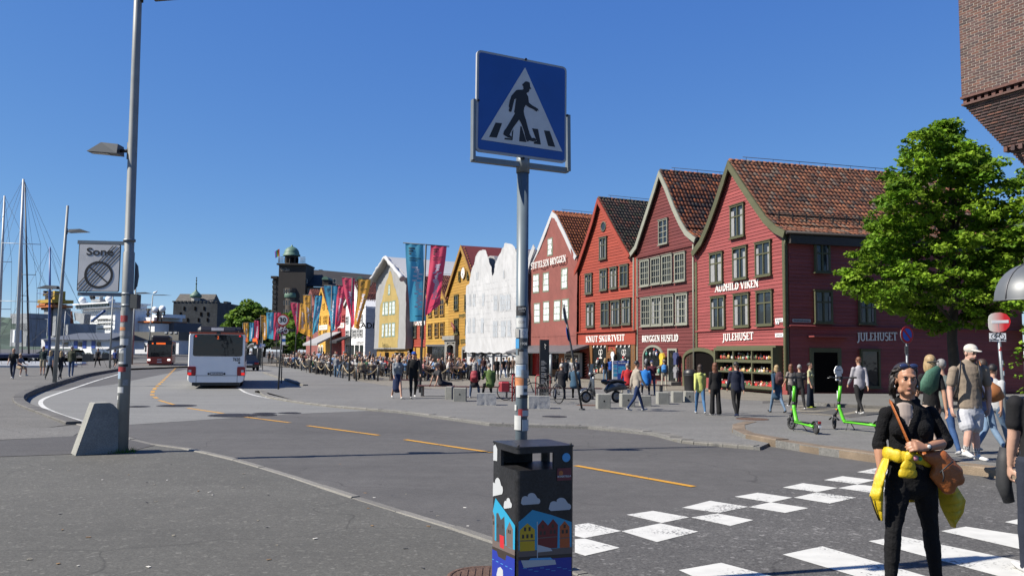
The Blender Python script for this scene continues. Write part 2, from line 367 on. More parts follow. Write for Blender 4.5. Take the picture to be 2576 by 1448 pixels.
  # ================================================================== ground, roads, kerbs, markings
m_road=asphalt('road_asphalt_dark',(0.093,0.090,0.087),0.15,0.20,85,3.1)
m_roadl=asphalt('road_asphalt_light',(0.185,0.186,0.178),0.08,0.20,80,9.7)
m_rough=asphalt('road_asphalt_coarse',(0.087,0.085,0.082),0.14,0.40,70,5.0,0.9)
m_pave=asphalt('pavement_asphalt',(0.096,0.094,0.084),0.12,0.24,85,1.3,0.5)
m_pavel=asphalt('quay_asphalt',(0.135,0.130,0.118),0.10,0.28,70,21.0,0.3)
m_patchd=asphalt('patch_asphalt_dark',(0.080,0.077,0.075),0.08,0.25,70,30.0)
m_patchl=asphalt('patch_asphalt_pale',(0.145,0.141,0.130),0.08,0.32,70,41.0,0.3)
m_plaza=asphalt('plaza_asphalt',(0.158,0.156,0.148),0.11,0.26,70,15.0,0.2)
m_kerb=pm('kerb_granite',(0.165,0.158,0.140),0.8,0.2,3,0.4,60,fine=0.3,fscale=90,objrand=0.14)
m_kerbd=pm('kerb_granite_dark',(0.102,0.097,0.088),0.85,0.25,3,0.4,60,fine=0.3,fscale=90,objrand=0.14)
m_kerbr=pm('kerb_granite_brown',(0.184,0.139,0.095),0.8,0.3,2.2,0.5,40,fine=0.3,fscale=70,objrand=0.2)
m_white=paint_mark('road_paint_white',(0.64,0.64,0.60),0.5)
m_yellow=paint_mark('road_paint_yellow',(0.60,0.30,0.02),0.25)
m_iron=pm('cast_iron',(0.05,0.045,0.042),0.6,0.3,6,0.5,60,metal=0.4)
def flat(name,pts,z,mat,kind=True):
 o=MB().poly([(p[0],p[1],z)for p in pts]).build(name,mat)
 return struct(o)
def slab(name,pts,z,mat):
 mb=MB();mb.prism([(p[0],p[1],z)for p in pts],(0,0,-z-0.05))
 return struct(mb.build(name,mat))
def smoothline(pts,step=0.5):
 """Catmull-Rom through the points, resampled evenly"""
 P=[Vector((p[0],p[1]))for p in pts];P=[P[0]*2-P[1]]+P+[P[-1]*2-P[-2]];out=[]
 for i in range(1,len(P)-2):
  a,b,c,d=P[i-1:i+3]
  for k in range(24):
   t=k/24;out.append(0.5*((2*b)+(c-a)*t+(2*a-5*b+4*c-d)*t*t+(3*b-a-3*c+d)*t**3))
 out.append(P[-2]);res=[out[0]];acc=0
 for a,b in zip(out[:-1],out[1:]):
  seg=(b-a).length
  while acc+seg>=step:
   t=(step-acc)/seg;a=a.lerp(b,t);res.append(a.copy());seg=(b-a).length;acc=0
  acc+=seg
 res.append(out[-1]);return res
def ribbon(name,pts,w,z,mat,parent=None):
 """painted strip of width w along a line"""
 P=[Vector((p[0],p[1]))for p in pts];mb=MB();L=[];R=[]
 for i,p in enumerate(P):
  d=(P[min(i+1,len(P)-1)]-P[max(i-1,0)]).normalized();n=Vector((-d.y,d.x))*w/2
  L.append((p.x+n.x,p.y+n.y,z));R.append((p.x-n.x,p.y-n.y,z))
 mb.add(L+R,[(i,i+1,len(P)+i+1,len(P)+i)for i in range(len(P)-1)])
 return mb.build(name,mat,parent)
def kerb(name,line,w,z0,z1,mat,stone=0.95,side=1,jitter=0.006):
 """row of kerb stones along a line; side=+1 puts the stone to the left of the line"""
 root=struct(obj(name,None));root.empty_display_size=.1
 P=smoothline(line,stone);rnd=random.Random(len(P))
 for a,b in zip(P[:-1],P[1:]):
  d=(b-a);l=d.length
  if l<0.15:continue
  mb=MB();g=0.008;j=rnd.uniform(-jitter,jitter)
  y0,y1=(0,w)if side>0 else(-w,0)
  c=0.02
  prof=[(y0,z0-0.1),(y0,z1-c+j),(y0+c,z1+j),(y1-c*.5,z1+j),(y1,z1-c*.5+j),(y1,z0-0.1)]
  mb.prism([(g,p[0],p[1])for p in prof],(l-2*g,0,0))
  mb.build('kerb_stone',mat,root,(a.x,a.y,0),atan2(d.y,d.x))
 return root
def XY(pts,z=0.0):return[gnd(u,v,z)for u,v in pts]
BIG=3100
# base sheet: asphalt from behind the camera to the far streets; harbour water lies beyond the quay edge
QUAY=[(-24,-60),(-31,20),(-43.5,62),(-50,90),(-63,130),(-78,176)]
flat('road',QUAY+[(-400,190),(-BIG,900),(-BIG,BIG),(BIG,BIG),(BIG,-60)],0.0,m_road)
m_water=bpy.data.materials.new('harbour_water');n_,b_=nodes(m_water)
b_.inputs['Base Color'].default_value=(0.02,0.05,0.07,1);b_.inputs['Roughness'].default_value=0.12
_t=n_.nodes.new('ShaderNodeTexNoise');_t.inputs['Scale'].default_value=1.2;_t.inputs['Detail'].default_value=5
_c=n_.nodes.new('ShaderNodeTexCoord');n_.links.new(_c.outputs['Object'],_t.inputs['Vector'])
_b=n_.nodes.new('ShaderNodeBump');_b.inputs['Strength'].default_value=.5;_b.inputs['Distance'].default_value=.15
n_.links.new(_t.outputs['Fac'],_b.inputs['Height']);n_.links.new(_b.outputs[0],b_.inputs['Normal'])
flat('water',[(-BIG,-400),(-20,-400),(-20,200),(-100,420),(-BIG,BIG)],-1.3,m_water)
# lighter asphalt of the quay road under the buses
quay_edge=[r1(*p)for p in[(525,482),(330,412),(215,362),(168,325),(190,290),(330,232),(560,165),(760,128),(940,88)]]
plaza_edge=[r1(*p)for p in[(1640,262),(1700,290),(1800,312),(1950,335),(2200,362),(2420,380),(2574,392)]]
LR=XY([(0,1072),(330,1068)]+[r1(*p)for p in[(830,480),(1200,455),(1500,435),(2000,405),(2420,384)]]+[(1000,1030)])
far=[(-18,300),(-30,300)]
flat('road_surface',XY([r1(*p)for p in[(150,480),(525,490),(830,480),(1200,455),(1500,435),(2000,405),(2500,386)]])+[(-3.5,33),(-9,48),(-17,90),(-55,330),(-75,330),(-40,110),(-27,66),(-20.5,43),(-19.0,30)],0.004,m_roadl)
# coarse asphalt of the raised crossing in front of the camera
CR=[r2(*p)for p in[(60,560),(420,490),(720,440),(1010,385),(1270,340),(1490,297),(1670,255),(1780,225)]]
flat('crossing_surface',XY(CR)+[tuple(gnd(2400,1193).xy),(9.5,12.0),(9.5,3.0),(0.4,3.0),(0.35,7.2)],0.004,m_rough)
# pavement where the photograph was taken (raised) and the quay pavement
PZ=0.14
KL=[r1(*p)for p in[(940,84),(760,122),(560,158),(330,224),(185,280),(155,320),(205,358),(330,404),(525,474),(830,560),(1020,606),(1150,618),(1250,638),(1500,692),(1850,792),(2200,906),(2574,1022)]]+[(1230,1348),(1448,1428),(1530,1462)]
KP=[gnd(u,v,PZ)for u,v in KL]
quay_line=[(p.x,p.y)for p in KP]
slab('pavement',[(-40,170)]+[(-33,130)]+quay_line+[(1.9,4.0),(4.2,1.2),(6,-6),(6,-60),(-24.2,-60),(-31.2,20),(-43.6,62),(-50,90),(-63,130),(-70,150)],PZ-0.004,m_pave)
kerb('kerb',[(-44.0,176),(-33,130)]+quay_line[:9],0.32,0.0,PZ+0.06,m_kerbd,1.2,-1)
kerb('kerb',quay_line[8:]+[(1.9,4.0)],0.12,0.0,PZ+0.008,m_kerb,1.0,-1)
# patches on the pavement
flat('pavement_patch',XY([r1(*p)for p in[(-900,585),(0,578),(480,550),(800,540),(1000,600),(1015,606),(830,650),(450,668),(0,684),(-900,700)]],PZ),PZ+0.002,m_patchd)
flat('pavement_patch',XY([r1(*p)for p in[(-700,512),(0,503),(300,498),(500,482),(560,500),(470,552),(0,576),(-700,590)]],PZ),PZ+0.003,m_patchl)
flat('quay_surface',[gnd(*r1(-600,512),PZ).xy,gnd(*r1(0,503),PZ).xy,gnd(*r1(300,498),PZ).xy,gnd(*r1(480,474),PZ).xy]+[(p[0]-0.36,p[1]+0.03)for p in quay_line[7:0:-1]]+[(-34,130),(-62,130),(-50,90),(-43,62),(-30,22)],PZ+0.004,m_pavel)
# plaza beyond the road
PL=0.06
pe=[gnd(u,v,PL)for u,v in[r1(1660,255)]+plaza_edge[1:]+[r2(-330,-10),(1480,1072),(1640,1088),r2(700,78),r2(900,98),r2(1140,118),r2(1235,75)]]
plaza_pts=[(p.x,p.y)for p in pe]
back=[(p.x,p.y)for p in XY([(1990,1068),(2080,1066),(2200,1050),(2576,1026)],PL)]
isl=[(p.x,p.y)for p in XY([r1(1640,262),r1(1950,228),r1(1880,205),r1(1690,142)],PL)]
slab('plaza',[isl[3],isl[2],isl[1],isl[0]]+plaza_pts+back+[(60,30),(60,140),(-40,330),(-52,330)]+[(-14.6,83)],PL,m_plaza)
kerb('kerb',[isl[3],isl[2],isl[1]],0.25,0,PL+0.06,m_kerb,1.1,1)
kerb('kerb',plaza_pts[:8],0.25,0,PL+0.012,m_kerb,0.55,1)
kerb('kerb',plaza_pts[7:-1],0.30,0,PL+0.006,m_kerb,0.32,1)
# paving near the houses, and the stone crossing of the side street
m_cob=pm('paving_sett',(0.184,0.167,0.133),0.85,0.22,1.2,0.7,22,fine=0.35,fscale=26)
m_band=pm('paving_band_dark',(0.075,0.073,0.069),0.85,0.2,1.5,0.6,26,fine=0.3,fscale=30)
flat('paving',XY([(700,921),(840,930),(897,958),(1010,975),(1130,978),(1500,975),(1740,985),(1830,1004),(1935,1008),z8(430,600),z8(640,840),z8(1420,905),z8(2069,950)],PL)+[(30,27),(60,60),(45,130),(-60,160)],PL+0.004,m_cob)
for q in[[(0,640),(0,668),(900,640),(640,610)],[(150,690),(420,702),(1000,690),(900,668)],[(620,790),(880,770),(1420,728),(1150,700),(900,720)],[(850,830),(1200,862),(1520,800),(1640,735),(1400,740)],[(1300,880),(1440,905),(2069,880),(2069,810),(1600,820)]]:
 flat('paving_band',XY([z8(*p)for p in q],PL),PL+0.008,m_band)
 # side pavement along the red corner shop
sp=[(p.x,p.y)for p in XY([z8(380,600),z8(900,660),z8(1500,690),z8(2069,712)],PL+.12)]
slab('side_pavement',sp+[(30,34.2),(30,39),(13.2,36.9)],PL+0.12,m_plaza)
kerb('kerb',sp,0.2,0,PL+0.125,m_kerbd,1.0,1)
# pavement with the scooters
kb=[r2(*p)for p in[(1060,8),(1010,14),(985,36),(995,58),(1050,84),(1230,120),(1465,160),(1780,205),(2100,243),(2430,288)]]+[(2576,1213)]
kbw=[(p.x,p.y)for p in XY(kb,0)]
slab('scooter_pavement',kbw[::-1]+back+[(40,21),(40,10),(12,10.5)],PZ,m_plaza)
kerb('kerb',kbw,0.3,0,PZ+0.012,m_kerbr,1.25,1,0.01)
# ---- painted markings (each its own sheet)
mk=struct(obj('road_markings',None))
def mark(pts,mat,name='painted_mark',z=0.008):
 o=MB().poly([(p.x,p.y,z)for p in XY(pts)]).build(name,mat,mk)
for a,b in[((1448,1171),(1745,1224)),((1019,1105.5),(1236,1138)),((774,1070.5),(952,1094.5)),((613,1048),(729,1063)),((472,1026),(561,1039.5)),(r1(1022,322),r1(1145,358))]:
 ribbon('centre_dash',XY([a,b]),0.12,0.008,m_yellow,mk)
yl=smoothline(XY([r1(*p)for p in[(1010,310),(985,295),(980,275),(1000,243),(1045,200),(1095,150),(1130,115)]]),0.25)
i=0
while i<len(yl)-4:
 k=5 if i<12 else 8
 ribbon('centre_dash',yl[i:i+k],0.16,0.008,m_yellow,mk);i+=k+4
ribbon('edge_line',smoothline(XY([r1(*p)for p in[(528,458),(400,420),(300,378),(262,345),(275,318),(340,290),(480,243),(640,190),(760,155),(860,118)]]),0.6),0.14,0.009,m_white,mk)
ribbon('edge_line',smoothline(XY([r1(*p)for p in[(1530,240),(1580,272),(1680,300),(1850,326),(2100,356),(2370,385)]]),0.6),0.12,0.009,m_white,mk)
CH=[[(135,545),(205,533),(388,577),(185,616),(135,604)],[(135,622),(190,618),(380,668),(190,712),(135,694)],[(415,488),(560,467),(757,502),(608,533)],[(388,578),(600,535),(806,580),(580,637)],[(718,450),(870,412),(1078,445),(915,478)],[(765,503),(910,481),(1105,517),(980,549)],[(1003,390),(1130,368),(1318,395),(1200,421)],[(1080,446),(1200,420),(1405,452),(1278,478)],[(1265,340),(1375,316),(1565,342),(1450,365)],[(1325,395),(1450,366),(1665,395),(1520,427)],[(1488,299),(1590,278),(1768,300),(1670,322)],[(1565,343),(1670,323),(1900,348),(1770,372)],[(1668,256),(1770,234),(1960,258),(1860,277)],[(1770,300),(1870,280),(2070,305),(1960,328)]]
for q in CH:mark([r2(*p)for p in q],m_white,'white_block')
for q in[[(700,790),(930,750),(1230,830),(1180,880),(900,880)],[(1265,705),(1480,660),(2120,845),(1850,880)],[(1730,632),(1910,606),(2800,790),(2650,880)],[(2125,577),(2260,553),(2900,650),(2750,720)],[(2470,528),(2600,500),(2900,548),(2800,592)]]:
 mark([r2(*p)for p in q],m_white,'zebra_stripe')
 # far zebra under the orange bus
for k in range(6):
 a=zb(300+k*75,1082);b=zb(350+k*75,1082);c=zb(350+k*75,1096);d=zb(292+k*75,1096)
 mark([a,b,c,d],m_white,'zebra_stripe')
 # the street's iron covers
def cover(u,v,r,z,label,mat=None,grid=True):
 c=gnd(u,v,z);t=thing('manhole_cover',label,'manhole cover',(c.x,c.y,z))
 one('lathe',([(r,-0.03),(r,0.006),(r*.88,0.007),(r*.88,0.003)],28,),'rim',mat or m_iron,t)
 mb=MB();mb.lathe([(r*.86,-0.03),(r*.86,0.006)],28)
 for i in range(-4,5):
  x=i*r*.18;h=math.sqrt(max(0,(r*.8)**2-x*x));mb.box(x-r*.05,-h,0.006,x+r*.05,h,0.012)
 mb.build('lid',mat or m_iron,t)
for a,r,l in[((1137,357),.62,'iron manhole cover crossed by the yellow line'),((880,363),.40,'iron manhole cover behind the sign post and concrete block'),((1505,419),.70,'large iron manhole cover where dark asphalt meets light'),((1703,407),.34,'small iron manhole cover between two others on the light road'),((1702,417),.34,'small iron manhole cover nearest the dark asphalt edge'),((1862,404),.34,'small iron manhole cover nearest the plaza')]:
 u,v=r1(*a);cover(u,v,r,0.004,l)
m_rust=pm('rusty_iron',(0.10,0.055,0.035),0.8,0.35,9,0.6,50)
cover(1225,1449,.30,PZ-.002,'rusty brown round cover in pavement beside litter bin',m_rust)
cover(*zm(1150,868),.45,PL+.002,'rusty brown cover on plaza under the parked scooter',m_rust)
cover(*z8(-170,930),.45,PL+.002,'rusty flat cover on plaza beside the walking shoppers',m_rust)
cover(*zm(700,1015),.35,PL+.002,'dull iron cover on plaza before the split stone block')
# ================================================================== the wooden houses
m_glass=glass('window_glass')
m_glassd=glass('shop_glass',(0.010,0.012,0.013),0.04)
m_curtain=pm('curtain_cloth',(0.26,0.265,0.27),0.9,0.15,6)
m_dark=pm('dark_interior',(0.006,0.005,0.005),1.0,0,spec=0.05)  # near-black; in doorways and holes this colour stands in for unlit depth
m_letter=pm('white_letter_paint',(0.80,0.78,0.74),0.5,0.08,6)
m_tile=attr_mat('roof_tile',0.78,0.35,7.0,bump=0.3)
m_lead=pm('grey_sheet_metal',(0.13,0.13,0.14),0.5,0.15,2,metal=0.3)
m_gutter=pm('gutter_iron',(0.035,0.028,0.024),0.6,0.2,4)
def wood(name,col,var=0.14):return pm(name,col,0.62,var,1.6,0.25,30,stretch=(0.35,3,3),fine=0.12,fscale=30,objrand=0.09,spec=0.3)
class Facade:
 """vertical plane of a house front: local x from left to right, z up,-y towards the street"""
 def __init__(s,uL,dL,uR,dR,z0=0.06):
  s.A=Vector((ux(uL,dL),dL,z0));B=Vector((ux(uR,dR),dR,z0));d=B-s.A
  s.rz=atan2(d.y,d.x);s.w=hypot(d.x,d.y);s.z0=z0
  s.M=Matrix.Translation(s.A)@Matrix.Rotation(s.rz,4,'Z');s.Mi=s.M.inverted()
  s.co=s.Mi@Vector((0,0,H))
 def loc(s,u,v,y=0.0):
  d=s.Mi.to_3x3()@ray(u,v);t=(y-s.co.y)/d.y;p=s.co+d*t
  return p.x,p.z
class Side(Facade):
 """plane through the facade's right corner, running back (local x goes to the back)"""
 def __init__(s,f):
  s.A=f.M@Vector((f.w,0,0));s.rz=f.rz+pi/2;s.z0=f.z0;s.w=14
  s.M=Matrix.Translation(s.A)@Matrix.Rotation(s.rz,4,'Z');s.Mi=s.M.inverted();s.co=s.Mi@Vector((0,0,H))
FLAME={}
def frame_mesh(w,h,cols,rows,fw,mw,mat,key,depth=0.13):
 """casing, mullions and muntins; rows = list of heights as shares from the top"""
 mb=MB();d=depth
 mb.box(-w/2,-d,-h/2,-w/2+fw,0,h/2);mb.box(w/2-fw,-d,-h/2,w/2,0,h/2)
 mb.box(-w/2+fw,-d+.002,h/2-fw,w/2-fw,0,h/2);mb.box(-w/2+fw,-d+.002,-h/2,w/2-fw,0,-h/2+fw)
 iw,ih=w-2*fw,h-2*fw
 for c in range(1,cols):
  x=-w/2+fw+iw*c/cols;k=mw*(1.5 if(cols%2==0 and c==cols//2)else 0.8)
  mb.box(x-k/2,-d*.75,-h/2+fw,x+k/2,-0.02,h/2-fw)
 z=h/2-fw;tot=sum(rows)
 for i,r in enumerate(rows[:-1]):
  z-=ih*r/tot;k=mw*(1.3 if i==0 and len(rows)<4 else 0.75)
  mb.box(-w/2+fw,-d*.75-.003,z-k/2,w/2-fw,-0.022,z+k/2)
 return mb.mesh('window_frame',mat)
def window(parent,x,z,w,h,cols=2,rows=(1,2),mat=None,y=0.0,curtain=None,fw=0.085,mw=0.055,sill=True,gm=None,rnd=random,depth=0.13):
 t=obj('window',None,parent,(x,y,z))
 obj('window_frame',frame_mesh(w,h,cols,rows,fw,mw,mat,None,depth),t)
 iw,ih=w-2*fw,h-2*fw;zt=h/2-fw;tot=sum(rows)
 for r in rows:
  hh=ih*r/tot
  for c in range(cols):
   x0=-w/2+fw+iw*c/cols
   tl=rnd.uniform(-.008,.008);tz=rnd.uniform(-.006,.006)
   mb=MB();mb.add([(x0,-.055+tl,zt-hh),(x0+iw/cols,-.055-tl,zt-hh),(x0+iw/cols,-.055-tl+tz,zt),(x0,-.055+tl+tz,zt)],[(0,1,2,3)])
   mb.build('pane',gm or m_glass,t)
  zt-=hh
 if curtain:
  n=10
  for side in(-1,1):
   mb=MB()
   for k in range(n):
    a=k/n*curtain*iw*.5;b=(k+1)/n*curtain*iw*.5;xx0,xx1=side*(iw/2-a),side*(iw/2-b)
    ya=-.082-.012*(k%2);yb=-.082-.012*((k+1)%2)
    mb.add([(xx0,ya,-ih/2+.02),(xx1,yb,-ih/2+.02),(xx1,yb,ih/2-.02-ih*.12),(xx0,ya,ih/2-.02-ih*.12)],[(0,1,2,3)])
   mb.build('curtain',m_curtain,t)
 if sill:
  one('box',(-w/2-.06,-depth-.05,-h/2-.05,w/2+.06,0,-h/2-.002,),'sill',mat,t)
  one('box',(-w/2-.05,-depth-.04,h/2+.002,w/2+.05,0,h/2+.035,),'head_board',mat,t)
 return t
def win_px(f,parent,zf,x0,x1,y0,y1,y=0.0,**k):
 a=f.loc(*zf(x0,(y0+y1)/2),y);b=f.loc(*zf(x1,(y0+y1)/2),y);c=(x0+x1)/2
 t=f.loc(*zf(c,y0),y);bt=f.loc(*zf(c,y1),y)
 return window(parent,(a[0]+b[0])/2,(t[1]+bt[1])/2,b[0]-a[0],t[1]-bt[1],y=y,**k)
def interp(prof,z):
 for(x0,za),(x1,zb)in zip(prof[:-1],prof[1:]):
  if(za-z)*(zb-z)<=0 and za!=zb:return x0+(x1-x0)*(za-z)/(za-zb)
 return prof[-1][0]if abs(z-prof[-1][1])<abs(z-prof[0][1])else prof[0][0]
TILE_COL={}
def tile_color(kind,rnd):
 pal={'mossy':[((.22,.08,.04),4),((.15,.07,.04),4),((.29,.115,.055),4),((.09,.06,.045),1),((.20,.14,.10),2)],'orange':[((.36,.11,.035),5),((.28,.08,.03),3),((.17,.06,.03),1)],'dark':[((.075,.05,.035),4),((.05,.045,.032),4),((.15,.06,.035),2),((.06,.06,.03),2)],'mixed':[((.33,.10,.035),3),((.10,.045,.03),3),((.05,.04,.035),2),((.22,.07,.03),3)],'red':[((.20,.055,.035),4),((.15,.045,.03),3),((.25,.08,.05),2)]}[kind]
 tot=sum(w for c,w in pal);r=rnd.uniform(0,tot)
 for c,w in pal:
  r-=w
  if r<=0:break
 k=rnd.uniform(.8,1.2);return tuple(q*k for q in c)
def tile_geo(w=0.27,l=0.40):
 """pantile: rolled cross-section, proud at the lower end"""
 P=[(-.5,.010),(-.3,.050),(-.08,.046),(.14,.008),(.5,.016)]
 vs=[]
 for s,lift in((0,.030),(1,.0)):
  for px,pz in P:vs.append((px*w,s*l,pz+lift))
 for px,pz in P:vs.append((px*w,0,pz+.004))
 n=len(P);fs=[(i,i+1,n+i+1,n+i)for i in range(n-1)]+[(2*n+i,2*n+i+1,i+1,i)for i in range(n-1)]
 return vs,fs
def tiled_slope(parent,prof,ya,yb,kind,side,n_single,seed,start_near=True,sp=(0.24,0.33)):
 """tiles along a roof slope. prof runs from the ridge down to the eave (x, z); ya..yb along the ridge"""
 rnd=random.Random(seed);vs,fs=tile_geo(sp[0]*1.12,sp[1]*1.2)
 segs=[];
 for(x0,z0),(x1,z1)in zip(prof[:-1],prof[1:]):segs.append((x0,z0,x1,z1,hypot(x1-x0,z1-z0)))
 tot=sum(s[4]for s in segs);rows=int(tot/sp[1]);cols=int((yb-ya)/sp[0])
 variants=[]
 for i in range(10):
  mb=MB();mb.add(vs,fs,0,True,tint=tile_color(kind,rnd));variants.append(mb.mesh('tile',m_tile))
 rest=MB();cells=[]
 for r in range(rows):
  d=tot-(r+0.02)*sp[1]
  for s in segs:
   if d<=s[4]+1e-6:break
   d-=s[4]
  t=d/s[4];x=s[0]+(s[2]-s[0])*t;z=s[1]+(s[3]-s[1])*t
  up=Vector((s[0]-s[2],0,s[1]-s[3])).normalized()  # uphill
  for c in range(cols):cells.append((r,c,x,z,up))
 cells.sort(key=lambda q:q[1]*1.0+q[0]*0.6)
 for i,(r,c,x,z,up)in enumerate(cells):
  yv=Vector((0,-1,0))if side>0 else Vector((0,1,0))
  nrm=Vector(yv).cross(up)
  if nrm.z<0:nrm=-nrm
  xv=up.cross(nrm)
  j=rnd.uniform(-.012,.012)
  p=Vector((x,ya+(c+.5)*sp[0],z))+nrm*(0.012+rnd.uniform(0,.010))+up*j
  up2=(up+nrm*rnd.uniform(-.03,.03)+xv*rnd.uniform(-.025,.025)).normalized();n2=xv.cross(up2)
  M=Matrix((xv,up2,n2)).transposed().to_4x4();M.translation=p
  if i<n_single:
   o=bpy.data.objects.new('tile',rnd.choice(variants));COL.objects.link(o);o.parent=parent;o.matrix_local=M
  else:rest.add(vs,fs,0,True,M,tile_color(kind,rnd))
 if rest.f:stuff(rest.build('tiles',m_tile,parent))
def prof_px(f,zf,pts,y=0.0):return[f.loc(*zf(*p),y)for p in pts]
def strip_along(mb,prof,w,y0,y1,inward):
 """board following a gable edge, w wide below the edge"""
 n=len(prof);out=[];inn=[]
 for i,(x,z)in enumerate(prof):
  a=prof[max(i-1,0)];b=prof[min(i+1,n-1)];d=Vector((b[0]-a[0],b[1]-a[1])).normalized();nn=Vector((-d.y,d.x))*inward
  if i==0:nn=Vector((0,-1))*1.35
  out.append((x,z));inn.append((x+nn.x*w,z+nn.y*w))
 for i in range(n-1):
  mb.prism([(out[i][0],y0,out[i][1]),(out[i+1][0],y0,out[i+1][1]),(inn[i+1][0],y0,inn[i+1][1]),(inn[i][0],y0,inn[i][1])],(0,y1-y0,0))
def house(name,label,f,profL,profR,depth,wallm,trimm,board=0.2,z_bot=0.0,tile=None,n_tile=300,roof_side=1,boards=True,barge=0.30,holes=(),single=True,seed=1,zoff=0.0,roof_mat=None,tile_y=0.0):
 """gabled timber house: solid core, one board per course, bargeboards, tiled right slope"""
 t=thing(name,label,'house',f.A,f.rz)
 profL=[(x,z)for x,z in profL];profR=[(x,z)for x,z in profR];profR[0]=profL[0]
 zl,zr=profL[-1][1],profR[-1][1]
 outline=[(0,0,z_bot),(f.w,0,z_bot),(f.w,0,zr)]+[(x,0,z)for x,z in profR[-2:0:-1]if x<f.w]+[(profL[0][0],0,profL[0][1])]+[(x,0,z)for x,z in profL[1:-1]if x>0]+[(0,0,zl)]
 k=0.985
 core=MB();core.prism([(x,.03,z if i<2 else z-.06)for i,(x,y,z)in enumerate(outline)],(0,depth-.03,0));core.build('wall',wallm,t)
 if boards:
  z=z_bot;top=profL[0][1]
  while z<top-0.25:
   zm=z+board*.5
   xl=0.0 if zm<zl else max(0,interp(profL,z+board*.4));xr=f.w if zm<zr else min(f.w,interp(profR,z+board*.4))
   spans=[(xl,xr)]
   for(hx0,hx1,hz0,hz1)in holes:
    if hz0<zm<hz1:
     new=[]
     for a,b in spans:
      if hx0>a:new.append((a,min(b,hx0)))
      if hx1<b:new.append((max(a,hx1),b))
     spans=[q for q in new if q[1]-q[0]>.05]
   for a,b in spans:
    one('prism',([(a,0.03,z),(a,-.028,z),(a,-.030,z+.012),(a,-.004,z+board+.01),(a,.03,z+board+.01)],(b-a,0,0),),'board',wallm,t)
   z+=board
   # roof body, bargeboards
 rb=MB();th=.10
 for prof in(profL,profR):
  n=len(prof)
  for(x0,z0),(x1,z1)in zip(prof[:-1],prof[1:]):
   rb.prism([(x0,-.22,z0),(x1,-.22,z1),(x1,-.22,z1-th),(x0,-.22,z0-th)],(0,depth+.3,0))
 rf=rb.build('roof',roof_mat or m_gutter,t)
 for prof,s,nm in((profL,1,'bargeboard'),(profR,-1,'bargeboard')):
  mb=MB();strip_along(mb,[(x,z+.05)for x,z in prof],barge,-.30,-.225,s if s>0 else-1)
  mb.build(nm,trimm,t)
 if tile:
  pr=[(x,z+.02)for x,z in profR]
  tiled_slope(rf,pr,-.20+tile_y,depth,tile,1,n_tile,seed)
  mb=MB()
  y=-.2
  rr=random.Random(seed+5)
  while y<depth:
   mb.tube([(profL[0][0],y,profL[0][1]+.06),(profL[0][0],y+.36,profL[0][1]+.045)],[.11,.09],6,tint=tile_color(tile,rr));y+=.33
  mb.build('ridge_tiles',m_tile,rf)
  mb=MB();x,z=profL[0]
  for yy in np.arange(.8,depth,1.6):mb.tube([(x,yy,z+.05),(x,yy,z+.30)],.012,4)
  mb.tube([(x,.6,z+.30),(x,depth-.2,z+.30)],.018,5);mb.build('ridge_rail',m_gutter,rf)
 return t
def hbelt(t,f,z,x0,x1,mat,name='drip_board',h=.10,d=.10):
 mb=MB();mb.prism([(x0,0,z),(x0,-d,z-.01),(x0,-d,z+.03),(x0,0,z+h)],(x1-x0,0,0));return mb.build(name,mat,t)
def vboard(t,x0,x1,z0,z1,mat,name='corner_board',d=.07):
 mb=MB();mb.box(x0,-d,z0,x1,.0,z1);return mb.build(name,mat,t)
def pipe(t,pts,mat,r=.05,name='downpipe'):
 mb=MB();mb.tube(pts,r,8);return mb.build(name,mat,t)
def goods(t,x0,x1,z0,z1,y0,y1,n,seed,pal,name='display_goods',smin=.05,smax=.16):
 """things on show behind a shop window"""
 rnd=random.Random(seed);mb=MB();hs=[z0+(z1-z0)*k for k in(0.0,.36,.70)]
 for i in range(n):
  z=rnd.choice(hs);x=rnd.uniform(x0+.08,x1-.08);y=rnd.uniform(y0+.06,y1-.06);s=rnd.uniform(smin,smax);c=rnd.choice(pal)
  mb.ell((x,y,z+s*.55),(s*.36,s*.34,s*.55),7,5,tint=c)
  if rnd.random()<.6:mb.ell((x,y,z+s*1.25),(s*.22,s*.22,s*.24),6,4,tint=rnd.choice(pal))
 return stuff(mb.build(name,m_goods,t))
m_goods=attr_mat('goods',0.7,0.15,20)
PAL_X=[(.5,.05,.04),(.6,.6,.58),(.35,.04,.03),(.08,.2,.08),(.5,.35,.12),(.15,.12,.1),(.55,.5,.45),(.3,.1,.06)]
PAL_W=[(.5,.5,.48),(.08,.12,.3),(.5,.04,.04),(.05,.25,.2),(.2,.2,.22),(.1,.1,.12),(.4,.3,.2)]
# ---------------------------------------------------------------- the red corner shop
w_red=wood('wood_rose_red',(0.260,0.062,0.060));t_green=wood('trim_moss_green',(0.090,0.092,0.050),.1)
f1=Facade(1752,46.3,1984,38.0)
PLj=prof_px(f1,z4,[(435,62),(398,172),(358,292),(318,402),(283,482),(240,542)]);PRj=prof_px(f1,z4,[(435,62),(500,160),(575,272),(640,362),(690,408),(738,432)])
hx=f1.loc(*z4(388,1150))[0],f1.loc(*z4(705,1150))[0];hz=f1.loc(*z4(545,1250))[1],f1.loc(*z4(545,1040))[1]
ax1=f1.loc(*z4(352,1150))[0];az1=f1.loc(*z4(270,1052))[1]
jule=house('corner_shop','rose red gabled timber shop with green trim at the street corner',f1,PLj,PRj,13.5,w_red,t_green,.17,tile='mossy',n_tile=300,barge=.34,holes=[(hx[0],hx[1],hz[0],hz[1]),(-1,ax1,-1,az1)],seed=3)
cu=random.Random(11)
for q,c in[((430,503,288,460),.5),((322,390,540,702),.7),((443,518,510,680),.5),((562,645,482,663),.35),((328,402,770,938),.3),((448,530,755,930),.45),((568,653,740,922),None)]:
 win_px(f1,jule,z4,*q,mat=t_green,curtain=c,rnd=cu)
